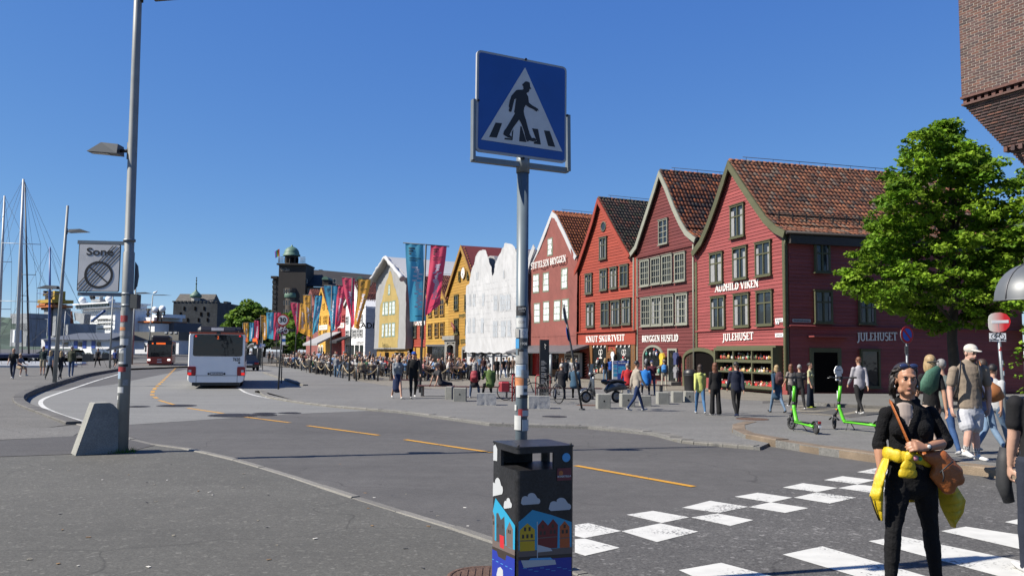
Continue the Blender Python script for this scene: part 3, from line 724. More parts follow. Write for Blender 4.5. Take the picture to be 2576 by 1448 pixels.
P=lambda x,y:f1.loc(*z4(x,y))
a,b=P(347,747),P(577,719);serif('AUDHILD VIKEN',a[0],b[0],a[1],b[1],0.36,-.06,m_letter,'sign_letters',jule)
a,b=P(387,1003),P(550,995);serif('JULEHUSET',a[0],b[0],a[1],b[1],0.36,-.06,m_letter,'sign_letters',jule)
hbelt(jule,f1,P(500,945)[1],-.05,f1.w+.06,w_red)
vboard(jule,f1.w-.30,f1.w+.04,.3,PRj[-1][1]-.1,t_green);vboard(jule,-.02,.22,az1,P(245,590)[1],t_green)
# shop window with goods
sw=obj('shop_window',None,jule,(0,0,0))
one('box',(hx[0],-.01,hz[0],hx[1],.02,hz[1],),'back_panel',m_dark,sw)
obj('window_frame',frame_mesh(hx[1]-hx[0],hz[1]-hz[0],3,(1,1,1.2),.14,.10,t_green,None,.16),sw,((hx[0]+hx[1])/2,-.42,(hz[0]+hz[1])/2))
mb=MB()
mb.box(hx[0],-.42,hz[1]-.02,hx[1],0,hz[1]+.10);mb.box(hx[0],-.42,hz[0]-.10,hx[1],0,hz[0]+.02);mb.box(hx[0],-.42,hz[0],hx[0]+.05,0,hz[1]);mb.box(hx[1]-.05,-.42,hz[0],hx[1],0,hz[1])
mb.build('bay_case',t_green,sw)
for k in(.36,.70):
 mb=MB();zz=hz[0]+(hz[1]-hz[0])*k;mb.box(hx[0]+.06,-.38,zz-.02,hx[1]-.06,-.05,zz);mb.build('shelf',t_green,sw)
goods(sw,hx[0]+.1,hx[1]-.1,hz[0]+.03,hz[1],-.38,-.05,330,4,PAL_X,smin=.07,smax=.24)
mb=MB()
for k in range(4):
 x=hx[0]+.25+(hx[1]-hx[0]-.6)*k/3.2;mb.box(x,-.41,hz[0]+.05,x+.55,-.39,hz[0]+.25)
mb.build('red_sale_card',pm('red_card',(.55,.03,.03),.6,.05),sw)
one('box',(0.2,-.10,0,f1.w,0,.55,),'plinth_board',w_red,jule)
# arched passage on the left of the shop
def arch_pts(x0,x1,z0,zs,zt,n=14):
 c=(x0+x1)/2;r=(x1-x0)/2;return[(x0,z0)]+[(c-r*cos(pi*k/n),zs+(zt-zs)*sin(pi*k/n))for k in range(n+1)]+[(x1,z0)]
def arch_frame(t,x0,x1,zs,zt,w,mat,y0=-.14,y1=0.0,z0=0.0,name='arch_frame'):
 o=arch_pts(x0-w,x1+w,z0,zs,zt+w);i=arch_pts(x0,x1,z0,zs,zt);mb=MB()
 for k in range(len(o)-1):
  mb.prism([(o[k][0],y0,o[k][1]),(o[k+1][0],y0,o[k+1][1]),(i[k+1][0],y0,i[k+1][1]),(i[k][0],y0,i[k][1])],(0,y1-y0,0))
 return mb.build(name,mat,t)
pa0,pa1=P(192,1150)[0],P(350,1150)[0]
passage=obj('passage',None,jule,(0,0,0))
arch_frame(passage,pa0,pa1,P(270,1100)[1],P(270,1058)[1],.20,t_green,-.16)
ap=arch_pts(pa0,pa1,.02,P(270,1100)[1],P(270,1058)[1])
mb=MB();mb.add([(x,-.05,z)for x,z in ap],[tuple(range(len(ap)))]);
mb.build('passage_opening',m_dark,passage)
wp=wood('wood_brown_door',(0.036,0.022,0.014))
mb=MB()
for k in range(3):mb.box(pa0+.12+k*.28,-.075,.05,pa0+.36+k*.28,-.052,2.0)
mb.build('open_door',wp,passage)
# shaded side wall
s1=Side(f1)
sw_=obj('side_wall',None,jule,(f1.w,0,0),pi/2)
S=lambda x,y:s1.loc(*z4(x,y))
for q in[(862,942,490,645),(862,955,740,910),(1095,1180,780,915)]:
 win_px(s1,jule,z4,*q,mat=t_green,curtain=.3,rnd=cu,y=-.06).parent=sw_
zt_=PRj[-1][1]-.45;z=0.1
while z<zt_:
 one('prism',([(0.05,0.0,z),(.05,-.058,z),(.05,-.060,z+.012),(.05,-.034,z+.18),(.05,0,z+.18)],(13.3,0,0),),'board',w_red,sw_);z+=.17
a,b=S(1083,1003),S(1295,1000);serif('JULEHUSET',a[0],b[0],a[1],b[1],0.38,-.10,m_letter,'sign_letters',sw_)
hbelt(sw_,s1,S(900,930)[1],0,13.3,w_red,d=.16)
mb=MB();a,b=S(825,977),S(1035,977);mb.box(a[0],-.55,a[1]-.06,b[0],-.05,a[1]);mb.build('door_canopy',w_red,sw_)
a,b,c=S(835,1040),S(1000,1050),S(1000,1300)
mb=MB();mb.box(a[0],-.10,.1,a[0]+.2,0,a[1]);mb.box(b[0]-.2,-.10,.1,b[0],0,a[1]);mb.box(a[0]+.2,-.10,a[1]-.2,b[0]-.2,0,a[1]);mb.build('door_frame',t_green,sw_)
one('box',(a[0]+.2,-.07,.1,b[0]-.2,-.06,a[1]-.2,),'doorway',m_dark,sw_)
w_sh=win_px(s1,jule,z4,1105,1205,1050,1250,mat=t_green,cols=1,rows=(1,),gm=m_glassd,rnd=cu,y=-.06);w_sh.parent=sw_
a,b=S(745,888),S(840,907);one('box',(a[0],-.09,b[1],b[0],-.062,a[1],),'street_sign',pm('street_sign_grey',(.35,.37,.4),.5,.05),sw_)
sans('Nikolaikirkeallmenningen',.10,m_dark,'sign_letters',sw_,Matrix.Translation(((a[0]+b[0])/2,-.093,(a[1]+b[1])/2)),width=(b[0]-a[0])*.9)
for(x0,x1,y0,y1),tx in[((665,706,886,903),'Bryggen'),((667,684,905,916),'2'),((664,707,964,983),'Julehuset')]:
 a,b=P(x0,y0),P(x1,y1);one('box',(a[0],-.06,b[1],b[0],-.035,a[1],),'name_plate',pm('plate_white',(.75,.75,.76),.4,.05),jule)
 sans(tx,.13,m_dark,'sign_letters',jule,Matrix.Translation(((a[0]+b[0])/2,-.063,(a[1]+b[1])/2)),width=(b[0]-a[0])*.75)
 # t-shirt hung by the door
m_tee=pm('white_cotton',(.7,.72,.75),.9,.06,5)
def tshirt(name,label,M,s,mat,cat='t-shirt',thick=.06):
 o=[(-.72,.0),(-.70,.70),(-.98,.55),(-1.15,.82),(-.70,1.14),(-.28,1.2),(0,1.12),(.28,1.2),(.70,1.14),(1.15,.82),(.98,.55),(.70,.70),(.72,0)]
 mb=MB();mb.prism([(x*s*.36,0,z*s)for x,z in o],(0,thick,0))
 t=mb.build(name,mat);t.matrix_world=M;return tag(t,label,cat)
a=S(972,1165);tshirt('t_shirt','white printed t-shirt hanging by the dark shop door',s1.M@Matrix.Translation((a[0],-.30,a[1]-.40)),.56,m_tee)
sans('BERGEN',.06,m_dark,'print',bpy.data.objects['t_shirt'],Matrix.Translation((0,-.003,.47)),width=.24)
# eave, gutter, snow guard
xe,ze=PRj[-1]
one('box',(f1.w-.02,0,ze-.50,f1.w+.32,13.5,ze-.12,),'eave_box',m_gutter,jule)
one('tube',([(xe+.08,-.25,ze-.02),(xe+.08,13.4,ze-.02)],.075,8,),'gutter',m_gutter,jule)
mb=MB();px,pz=P(690,408);px-=.5;pz+=.62
for k in range(18):mb.box(px-.03,.2+k*.75,pz-.15,px+.03,.25+k*.75,pz+.22)
for dz in(.02,.12,.20):mb.tube([(px,.1,pz+dz),(px,13.3,pz+dz)],.022,5)
mb.build('snow_guard',m_gutter,jule)
pipe(jule,[(f1.w+.12,-.12,ze-.12),(f1.w+.05,-.16,ze-.55),(f1.w+.05,-.16,.2)],t_green)
# ---------------------------------------------------------------- dark red house with pale windows
w_ox=wood('wood_ox_red',(0.130,0.032,0.030));t_pale=wood('trim_pale_sage',(0.238,0.245,0.202),.08)
f2=Facade(1604,53.0,1752,46.3)
P2=lambda x,y:f2.loc(*z3(x,y))
PLh=prof_px(f2,z4,[(68,114),(40,200),(8,300)])+prof_px(f2,z3,[(845,360),(803,418)]);PRh=prof_px(f2,z4,[(68,114),(110,200),(150,305),(185,380),(215,430),(262,468)])
husflid=house('timber_house','dark ox-red gabled timber house with pale sage trim and white-paned windows',f2,PLh,PRh,13,w_ox,t_pale,.2,tile='mixed',n_tile=300,seed=5,barge=.30)
for q in[(975,1030,195,345)]:win_px(f2,husflid,z3,*q,mat=t_pale,cols=2,rows=(1,1,1,1),fw=.07,mw=.05,rnd=cu)
for q in[(862,918,440,602),(928,987,425,590),(995,1058,408,582),(1072,1138,395,572),(868,925,672,845),(930,995,662,842),(1003,1068,655,838),(1080,1152,645,835)]:
 win_px(f2,husflid,z3,*q,mat=t_pale,cols=4,rows=(1,1,1,1),fw=.11,mw=.05,rnd=cu,curtain=cu.choice([None,None,.4]))
a,b=P2(870,940),P2(1092,935);serif('BRYGGEN HUSFLID',a[0],b[0],a[1],b[1],0.38,-.06,m_letter,'sign_letters',husflid)
hbelt(husflid,f2,P2(1000,650)[1],0,f2.w,w_ox);hbelt(husflid,f2,P2(1000,395)[1],0,f2.w,w_ox)
vboard(husflid,-.22,.12,.1,P2(840,425)[1],t_pale);pipe(husflid,[(f2.w-.05,-.14,P2(1195,345)[1]),(f2.w-.05,-.14,.2)],t_pale);pipe(husflid,[(-.28,-.14,P2(840,425)[1]),(-.28,-.14,.2)],t_pale)
a0,a1=P2(885,1050)[0],P2(995,1050)[0]
aw=obj('arched_window',None,husflid);za,zb_=P2(940,1030)[1],P2(940,972)[1];z0_=P2(940,1130)[1]
arch_frame(aw,a0,a1,za,zb_,.13,t_pale,-.12,0,z0_)
ap=arch_pts(a0,a1,z0_,za,zb_);mb=MB();mb.add([(x,-.05,z)for x,z in ap],[tuple(range(len(ap)))]);mb.build('pane',m_glassd,aw)
goods(aw,a0,a1,z0_,zb_-.1,-.30,-.08,12,8,PAL_W,smin=.14,smax=.34)
one('box',(a0-.1,-.34,z0_-.10,a1+.1,-.0,z0_,),'sill',t_pale,aw)
d0,d1=P2(1035,1080)[0],P2(1082,1080)[0];zt=P2(1058,980)[1]
dr=obj('door',None,husflid)
mb=MB();mb.box(d0-.1,-.11,.25,d0+.05,0,zt);mb.box(d1-.05,-.11,.25,d1+.1,0,zt);mb.box(d0+.05,-.11,zt-.12,d1-.05,0,zt);mb.build('door_frame',t_pale,dr)
one('box',(d0+.05,-.06,.25,d1-.05,-.04,zt-.12,),'door_leaf',m_glassd,dr)
one('box',(d0-.3,-.7,0,d1+.5,0,.22,),'step',m_kerb,dr)
def sweater(label,x,z,mat,f,s=.55,y=-.34):return tshirt('jacket',label,f.M@Matrix.Translation((x,y,z)),s,mat,'jacket',.14)
c=P2(1015,1085);sweater('yellow jacket hanging outside the arched shop window',c[0],c[1],pm('yellow_cloth',(.65,.42,.03),.8,.1),f2,.62,-.36)
c=P2(1098,1080);sweater('navy jacket hanging beside the narrow shop door',c[0],c[1],pm('navy_cloth',(.03,.04,.12),.8,.1),f2,.60)
c=P2(1098,1160);sweater('grey patterned jacket hanging below the navy one',c[0],c[1],pm('grey_knit',(.2,.2,.22),.9,.2,25),f2,.55)
# ---------------------------------------------------------------- bright red house
w_br=wood('wood_signal_red',(0.280,0.050,0.030));t_bg=wood('trim_dull_green',(0.086,0.090,0.065),.1)
f3=Facade(1458,60.0,1603,53.0)
P3=lambda x,y:f3.loc(*z3(x,y))
PLk=prof_px(f3,z3,[(615,68),(575,210),(530,350),(490,470),(463,532)]);PRk=prof_px(f3,z3,[(615,68),(660,148),(730,278),(790,383),(812,418)])
knut=house('timber_house','bright red steep-gabled timber house with round attic window',f3,PLk,PRk,13,w_br,w_br,.2,tile='dark',n_tile=300,seed=9,barge=.30)
for q in[(612,656,303,437),(525,567,525,648),(615,660,497,627),(677,720,485,617),(738,788,470,605),(532,580,705,850),(622,672,695,845),(683,738,688,842),(748,803,675,835)]:
 win_px(f3,knut,z3,*q,mat=t_bg,cols=2,rows=(1,2),fw=.10,mw=.06,rnd=cu,curtain=cu.choice([None,.35,.6]))
c=P3(633,238);mb=MB()
Mr=Matrix.Translation((c[0],0,c[1]))@Matrix.Rotation(pi/2,4,'X')
mb.lathe([(.36,0),(.36,.07),(.27,.07),(.27,.03)],20,M=Mr);rw=mb.build('round_window',t_bg,knut)
mb=MB();mb.lathe([(.27,.0),(.27,.035)],20,M=Mr);mb.build('pane',m_glass,rw)
zs0,zs1=P3(660,958)[1],P3(660,880)[1]
one('box',(-.05,-.16,zs0,f3.w+.02,-.03,zs1,),'sign_board',w_br,knut);hbelt(knut,f3,zs1,-.1,f3.w+.05,w_br,d=.3)
a,b=P3(537,942),P3(775,932);serif('KNUT SKURTVEIT',a[0],b[0],a[1],b[1],0.41,-.19,m_letter,'sign_letters',knut)
shop=obj('shop_front',None,knut);w_brown=wood('wood_varnish',(0.158,0.072,0.025))
xs=[P3(x,1050)[0]for x in(553,572,655,715,808,835)];zb0=.45
one('box',(xs[1],-.05,zb0,xs[2],-.035,zs0,),'pane',m_glassd,shop)
one('box',(xs[3],-.05,zb0,xs[4],-.035,zs0,),'pane',m_glassd,shop)
for x0,x1 in((xs[0],xs[1]),(xs[4],xs[5])):one('box',(x0,-.13,.1,x1,0,zs0,),'pillar',w_brown,shop)
for x0,x1 in((xs[1],xs[2]),(xs[3],xs[4])):one('box',(x0,-.14,.06,x1,0,zb0,),'stall_riser',m_kerb,shop)
mb=MB();mb.box(xs[2],-.09,.1,xs[2]+.14,0,zs0);mb.box(xs[3]-.14,-.09,.1,xs[3],0,zs0);mb.box(xs[2],-.095,zs0-.9,xs[3],0,zs0-.62);mb.prism([(xs[2]+.1,-.12,zs0-.62),(xs[3]-.1,-.12,zs0-.62),((xs[2]+xs[3])/2,-.12,zs0-.2)],(0,.1,0));mb.build('door_frame',w_brown,shop)
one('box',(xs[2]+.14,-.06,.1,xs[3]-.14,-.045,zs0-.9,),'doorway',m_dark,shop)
goods(shop,xs[1],xs[2],zb0,zs0-1.0,-.22,-.07,11,21,PAL_W,smin=.16,smax=.36);goods(shop,xs[3],xs[4],zb0,zs0-1.0,-.22,-.07,11,22,PAL_W,smin=.16,smax=.36)
for x in(P3(617,1010)[0],P3(760,1010)[0]):
 mb=MB();zc=P3(617,1003)[1]
 for s in(-1,1):mb.tube([(x+s*.13+.12*cos(k*pi/5),-.056,zc+.18*sin(k*pi/5))for k in range(11)],.022,5)
 mb.box(x-.03,-.058,zc-.32,x+.03,-.052,zc);mb.box(x-.2,-.058,zc-.42,x+.2,-.052,zc-.34);mb.build('window_print',m_letter,shop)
mb=MB()
for k in range(10):
 x=xs[1]+.2+(xs[4]-xs[1]-.4)*k/9
 if not(xs[2]<x<xs[3]):mb.tube([(x,-.09,zs0-.03),(x,-.12,zs0-.2)],[.03,.07],7)
mb.build('spot_lamps',m_letter,shop)
c=P3(708,1055);tshirt('t_shirt','white t-shirt hanging at the door of the bright red shop',f3.M@Matrix.Translation((c[0],-.3,c[1])),.5,m_tee)
vboard(knut,-.05,.16,zs1,P3(480,540)[1],w_br);vboard(knut,f3.w-.2,f3.w,zs1,P3(810,430)[1],w_br)
# ================================================================== sheeted houses and the rest of the row
m_tarp=pm('white_tarpaulin',(0.46,0.465,0.475),0.6,0.04,1.2,0.3,2.2)
m_tarpr=pm('printed_tarp_red',(0.21,0.062,0.050),0.8,0.16,1.0,0.3,4)
m_tarpg=pm('grey_tarpaulin',(0.30,0.30,0.30),0.6,0.08,1.0,0.35,3)
m_tarpy=pm('printed_tarp_ochre',(0.36,0.265,0.085),0.8,0.12,1.0,0.2,4)
m_printw=pm('printed_pane_white',(0.60,0.66,0.66),0.8,0.06,3)
m_printg=pm('printed_frame_green',(0.15,0.17,0.12),0.8,0.1,3)
m_faint=pm('printed_pane_faint',(0.37,0.40,0.435),0.7,0.05,2)
m_faintl=pm('printed_line_faint',(0.39,0.40,0.415),0.7,0.05,2)
class Sheet:
 """hanging cloth between an upper outline and a lower edge, with folds; pts = upper outline (x, z) left to right"""
 def __init__(s,top,zb,amp=.10,seed=0.0,nx=70,nz=60,pinch=()):
  s.top=top;s.zb=zb;s.amp=amp;s.seed=seed;s.nx=nx;s.nz=nz;s.pinch=pinch
 def ztop(s,x):
  for(x0,z0),(x1,z1)in zip(s.top[:-1],s.top[1:]):
   if x0<=x<=x1:return z0+(z1-z0)*(x-x0)/max(1e-6,x1-x0)
  return s.top[-1][1]if x>s.top[-1][0]else s.top[0][1]
 def y(s,x,z):
  zt=s.ztop(x);t=(zt-z)/max(.5,zt-s.zb)
  d=s.amp*(.8*fbm(x*1.1+s.seed,z*.2,s.seed)+.5*fbm(x*3.0,z*.35+s.seed,3.0)*(1.15-t)+.3*abs(fbm(x*1.1+z*.8,s.seed,9.0)))
  return-d
 def build(s,name,mat,parent,y0=0.0):
  x0,x1=s.top[0][0],s.top[-1][0];vs=[];fs=[]
  for i in range(s.nx+1):
   x=x0+(x1-x0)*i/s.nx;zt=s.ztop(x)
   for j in range(s.nz+1):
    z=zt+(s.zb-zt)*j/s.nz;vs.append((x,y0+s.y(x,z),z))
  n=s.nz+1
  for i in range(s.nx):
   for j in range(s.nz):fs.append((i*n+j,i*n+j+1,(i+1)*n+j+1,(i+1)*n+j))
  mb=MB();mb.add(vs,fs,0,True);return mb.build(name,mat,parent)
 def patch(s,mb,x0,x1,z0,z1,y0,off,m=0,n=6):
  """printed patch that follows the cloth"""
  vs=[];fs=[]
  for i in range(n+1):
   for j in range(n+1):
    x=x0+(x1-x0)*i/n;z=z0+(z1-z0)*j/n;vs.append((x,y0+s.y(x,z)-off,z))
  for i in range(n):
   for j in range(n):fs.append((i*(n+1)+j,(i+1)*(n+1)+j,(i+1)*(n+1)+j+1,i*(n+1)+j+1))
  mb.add(vs,fs,m,True)
def printed_window(sh,parent,x0,x1,z0,z1,y0,cols=2,rows=3,mats=None,fw=.09):
 mb=MB();sh.patch(mb,x0,x1,z0,z1,y0,.012)
 o=mb.build('printed_window',mats[0],parent);w=(x1-x0-2*fw)/cols;h=(z1-z0-2*fw)/rows;mb=MB()
 for c in range(cols):
  for r in range(rows):sh.patch(mb,x0+fw+c*w+.025,x0+fw+(c+1)*w-.025,z0+fw+r*h+.025,z0+fw+(r+1)*h-.025,y0,.020,0,3)
 stuff(mb.build('printed_panes',mats[1],o))
 # ---- house under the red printed sheet
f4=Facade(1335,66.5,1457,60.0)
P4=lambda x,y:f4.loc(*z3(x,y))
PL4=prof_px(f4,z3,[(335,152),(300,240),(250,370),(215,440),(187,520)]);PR4=prof_px(f4,z3,[(335,152),(362,172),(420,288),(468,395),(486,425)])
stift=house('sheeted_house','gabled house hidden behind a printed brick-red sheet with painted windows',f4,PL4,PR4,12,wood('wood_hidden',(.1,.05,.04)),m_tarp,.2,tile='orange',n_tile=300,boards=False,barge=.34,seed=13)
zb4=P4(330,965)[1]
topo=[(-.1,PL4[-1][1])]+[(x,z-.05)for x,z in PL4[-2::-1]]+[(x,z-.05)for x,z in PR4[1:]]+[(f4.w+.02,PR4[-1][1]-.1)]
topo=sorted(topo);sh4=Sheet(topo,zb4,.10,4.2)
sh4.build('printed_sheet',m_tarpr,stift,-.24)
for q,c in[((302,340,308,418),2),((220,260,527,645),2),((278,318,517,637),2),((388,432,490,620),2),((224,262,703,828),2),((280,320,692,820),2),((345,388,685,815),2),((393,438,678,808),2)]:
 cx=(q[0]+q[1])/2;a=P4(q[0],(q[2]+q[3])/2)[0];b=P4(q[1],(q[2]+q[3])/2)[0]
 printed_window(sh4,stift,a,b,P4(cx,q[3])[1],P4(cx,q[2])[1],-.24,c,3,(m_printg,m_printw))
a,b=P4(218,500),P4(432,452);serif('STIFTELSEN BRYGGEN',a[0],b[0],a[1],b[1],.50,-.44,m_letter,'sign_letters',stift)
mb=MB();sh4.patch(mb,.1,f4.w-.1,P4(330,905)[1]-.03,P4(330,905)[1]+.03,-.24,.02,0,24);mb.build('sheet_seam',m_tarpr,stift)
# white loose sheet at its left edge
mb=MB();pts=[P4(*q)for q in[(180,960),(190,800),(186,620),(194,480),(212,400),(238,350),(246,372),(215,450),(203,530),(198,640),(203,800),(195,955)]]
mb.prism([(x,-.5+.05*sin(i*2.1),z)for i,(x,z)in enumerate(pts)],(0,.08,0));mb.build('loose_sheet',m_tarp,stift)
# ground floor under the sheet: porch roof, red doors, pillars, notice
gf=obj('ground_floor',None,stift);zc=P4(330,1002)[1]
mb=MB();x0,x1=P4(176,985)[0],P4(545,985)[0]
mb.prism([(x0,-2.1,zc-.1),(x0,-2.1,zc),(x0,-.1,zb4+.1),(x0,-.1,zb4-.1)],(x1-x0+.3,0,0));mb.build('porch_roof',m_lead,gf)
def gpanel(x0,x1,zt,m,name,y=-.08,z0=.1):
 a,b=P4(x0,1080)[0],P4(x1,1080)[0];mb=MB();mb.box(a,y,z0,b,.0,zt);return mb.build(name,m,gf)
m_rdoor=pm('red_door_paint',(.42,.018,.014),.5,.1,2);m_odoor=pm('orange_door_paint',(.36,.11,.02),.5,.1,2)
gpanel(176,193,zc,w_brown,'pillar');gpanel(195,240,zc-.1,m_rdoor,'door');gpanel(242,297,zc-.1,m_rdoor,'door');gpanel(298,364,zc-.2,m_glassd,'shop_window',-.06,.6);gpanel(364,412,zc-.1,m_odoor,'door');gpanel(413,505,zc-.05,pm('white_wall_paint',(.5,.5,.49),.8,.08),'white_wall',-.3);gpanel(505,560,zc,m_dark,'doorway',-.05)
gpanel(298,364,.6,w_brown,'stall_riser')
nb=gpanel(421,497,P4(460,1022)[1],pm('brown_notice',(.045,.02,.018),.5,.1),'notice_board',-.33,P4(460,1050)[1])
sans('BRYGGENS MUSEUM',.14,m_letter,'sign_letters',gf,Matrix.Translation((P4(459,1034)[0],-.335,P4(459,1036)[1])),width=P4(490,1036)[0]-P4(428,1036)[0])
# ---- twin gables under white sheeting
f5=Facade(1183,77.0,1337,66.0)
P5=lambda x,y:f5.loc(*z5(x,y))
wrap=thing('scaffold_wrap','twin-gabled house front wrapped in crumpled white sheeting','wrapped house',f5.A,f5.rz)
up=[P5(*q)for q in[(833,472),(862,455),(880,370),(893,318),(908,285),(915,250),(930,205),(962,192),(992,196),(1012,262),(1035,330),(1050,400),(1062,360),(1078,285),(1108,225),(1140,140),(1168,145),(1196,152)]]+[f5.loc(*z3(112,345)),f5.loc(*z3(150,420)),f5.loc(*z3(190,490))]
up[0]=(-.05,up[0][1]);up[-1]=(f5.w,up[-1][1])
zb5=P5(1000,982)[1]
sh5=Sheet(up,zb5,.16,1.7,110,90);sh5.build('white_sheet',m_tarp,wrap,-.5)
mb=MB();core=[(0,.3,zb5),(f5.w,.3,zb5)]+[(x,.3,z-.5)for x,z in up[::-1]]
mb.prism(core,(0,4.0,0));mb.build('scaffold_core',m_tarpg,wrap)
for q in[(858,880,535,630),(892,915,530,630),(960,988,527,630),(1055,1090,543,663),(1118,1148,540,660),(1162,1196,535,655),(850,876,718,835),(890,915,715,835),(954,985,715,838),(1052,1085,738,868),(1116,1150,735,868),(1162,1190,732,866),(918,934,365,427),(1124,1138,350,415)]:
 cx=(q[0]+q[1])/2;a=P5(q[0],(q[2]+q[3])/2)[0];b=P5(q[1],(q[2]+q[3])/2)[0]
 printed_window(sh5,wrap,a,b,P5(cx,q[3])[1],P5(cx,q[2])[1],-.5,2,3,(m_faintl,m_faint),.05)
for q in[(42,650,755),(80,650,752),(5,812,915),(48,812,912),(88,810,910)]:
 a=f5.loc(*z3(q[0]-12,q[1]))[0];b=f5.loc(*z3(q[0]+14,q[1]))[0]
 if b<f5.w-.3:printed_window(sh5,wrap,a,b,f5.loc(*z3(q[0],q[2]))[1],f5.loc(*z3(q[0],q[1]))[1],-.5,2,3,(m_faintl,m_faint),.05)
for k in range(16):
 z=zb5+1.3+k*.52;mb=MB();sh5.patch(mb,.1,f5.w-.1,z,z+.018,-.5,.006,0,40)
 if z<8.2:mb.build('printed_line',m_faintl,wrap)
mb=MB()
mb.tube([(x,-.62-.05*sin(i*1.7),zb5+.06*sin(i*2.3))for i,x in enumerate(np.linspace(0,f5.w,20))],.05,6);mb.build('hem_rope',m_tarp,wrap)
# white hoarding below with openings
zo=zb5
for i,(a,b)in enumerate([(828,865),(897,940),(982,1025),(1045,1088),(1135,1180)]):
 x0,x1=P5(a,1100)[0],P5(b,1100)[0]
 if i in(0,2,4,1,3):
  one('box',(x0,-.3,.0,x1,-.1,zo,),'hoarding_panel',m_tarp if i!=1 else m_lead,wrap)
one('box',(0,-.05,0,f5.w,.2,zo,),'back_wall',pm('grey_wall',(.16,.15,.14),.8,.2),wrap)
one('box',(f5.w*.62,-.34,.05,f5.w+.05,-.28,zo*.93,),'white_hoarding',m_tarp,wrap)
# orange tiled roofs behind
def roof_piece(name,label,uv_pts,Y,kind,seed,depth=3):
 """far roof slope seen edge-on to the street"""
def slope_roof(parent,f,xa,za,xb,zb,y0,y1,kind,seed,n_single=0,sp=(.28,.36)):
 prof=[(xa,za),(xb,zb)];mb=MB();mb.prism([(xa,y0,za),(xb,y0,zb),(xb,y0,zb-.15),(xa,y0,za-.15)],(0,y1-y0,0));r=mb.build('roof',m_gutter,parent)
 tiled_slope(r,prof,y0,y1,kind,1,n_single,seed,sp=sp);return r
a=P5(1005,205);b=P5(1062,365);slope_roof(wrap,f5,a[0]-.4,a[1]-.1,b[0]+1.2,b[1]-1.6,1.5,10,'orange',31)
a=f5.loc(*z3(185,370));slope_roof(wrap,f5,a[0]-1.2,a[1]+.2,a[0]+2.4,a[1]-4.2,1.5,10,'orange',32)
# ---- ochre house with the clock
w_och=wood('wood_ochre',(0.36,0.20,0.035));w_och2=wood('wood_ochre_pale',(0.42,0.25,0.05));t_och=wood('trim_olive',(.10,.09,.03));t_yb=wood('trim_yellow_brown',(.30,.17,.04))
f6=Facade(1127,83.5,1200,75.8)
P6=lambda x,y:f6.loc(*z5(x,y))
PL6=prof_px(f6,z5,[(778,158),(740,278),(700,408),(656,548)]);PR6=prof_px(f6,z5,[(778,158),(812,250),(860,395),(905,530)])
clock=house('clock_house','ochre gabled timber house with white clock and red roof',f6,PL6,PR6,12,w_och,t_yb,.27,boards=True,barge=.35,seed=15,roof_mat=pm('roof_sheet_red',(.16,.03,.025),.6,.12,2))
for q in[(713,745,540,655),(795,830,540,660),(713,745,725,843),(800,832,725,845)]:win_px(f6,clock,z5,*q,mat=t_och,cols=2,rows=(1,1,1),rnd=cu,fw=.10)
for q in[(748,761,362,430),(812,826,350,416)]:win_px(f6,clock,z5,*q,mat=t_och,cols=1,rows=(1,1),rnd=cu,fw=.07)
c=P6(785,370);Mc=Matrix.Translation((c[0],-.04,c[1]))@Matrix.Rotation(pi/2,4,'X')
r_=(P6(785,323)[1]-P6(785,418)[1])/2
mb=MB();mb.lathe([(r_,0),(r_,.12),(r_*.92,.12),(r_*.92,.09)],28,M=Mc);ck=mb.build('clock',t_yb,clock)
mb=MB();mb.lathe([(r_*.92,.0),(r_*.92,.095)],28,M=Mc);mb.build('dial',m_letter,ck)
for ang,l,wd in((-160,.55,.10),(150,.78,.07)):
 d=Vector((sin(radians(ang)),cos(radians(ang))));n_=Vector((-d.y,d.x))*wd*r_
 one('prism',([(c[0]-n_.x,-.15,c[1]-n_.y),(c[0]+n_.x,-.15,c[1]+n_.y),(c[0]+d.x*r_*l+n_.x*.3,-.15,c[1]+d.y*r_*l+n_.y*.3),(c[0]+d.x*r_*l-n_.x*.3,-.15,c[1]+d.y*r_*l-n_.y*.3)],(0,.02,0),),'hand',m_dark,ck)
for k in range(12):
 d=Vector((sin(k*pi/6),cos(k*pi/6)));mb=MB();x,z=c[0]+d.x*r_*.78,c[1]+d.y*r_*.78;mb.box(x-.03,-.145,z-.03,x+.03,-.136,z+.03);mb.build('hour_mark',m_dark,ck)
sans('ENHJØRNINGEN',.42,t_och,'sign_letters',clock,Matrix.Translation(((P6(750,698)[0]+P6(850,690)[0])/2,-.07,P6(790,697)[1])),width=P6(850,690)[0]-P6(748,690)[0],bold=.01)
sans('SJØBODEN',.55,t_och,'sign_letters',clock,Matrix.Translation(((P6(762,890)[0]+P6(850,890)[0])/2,-.07,P6(795,895)[1])),width=P6(850,890)[0]-P6(760,890)[0],bold=.012)
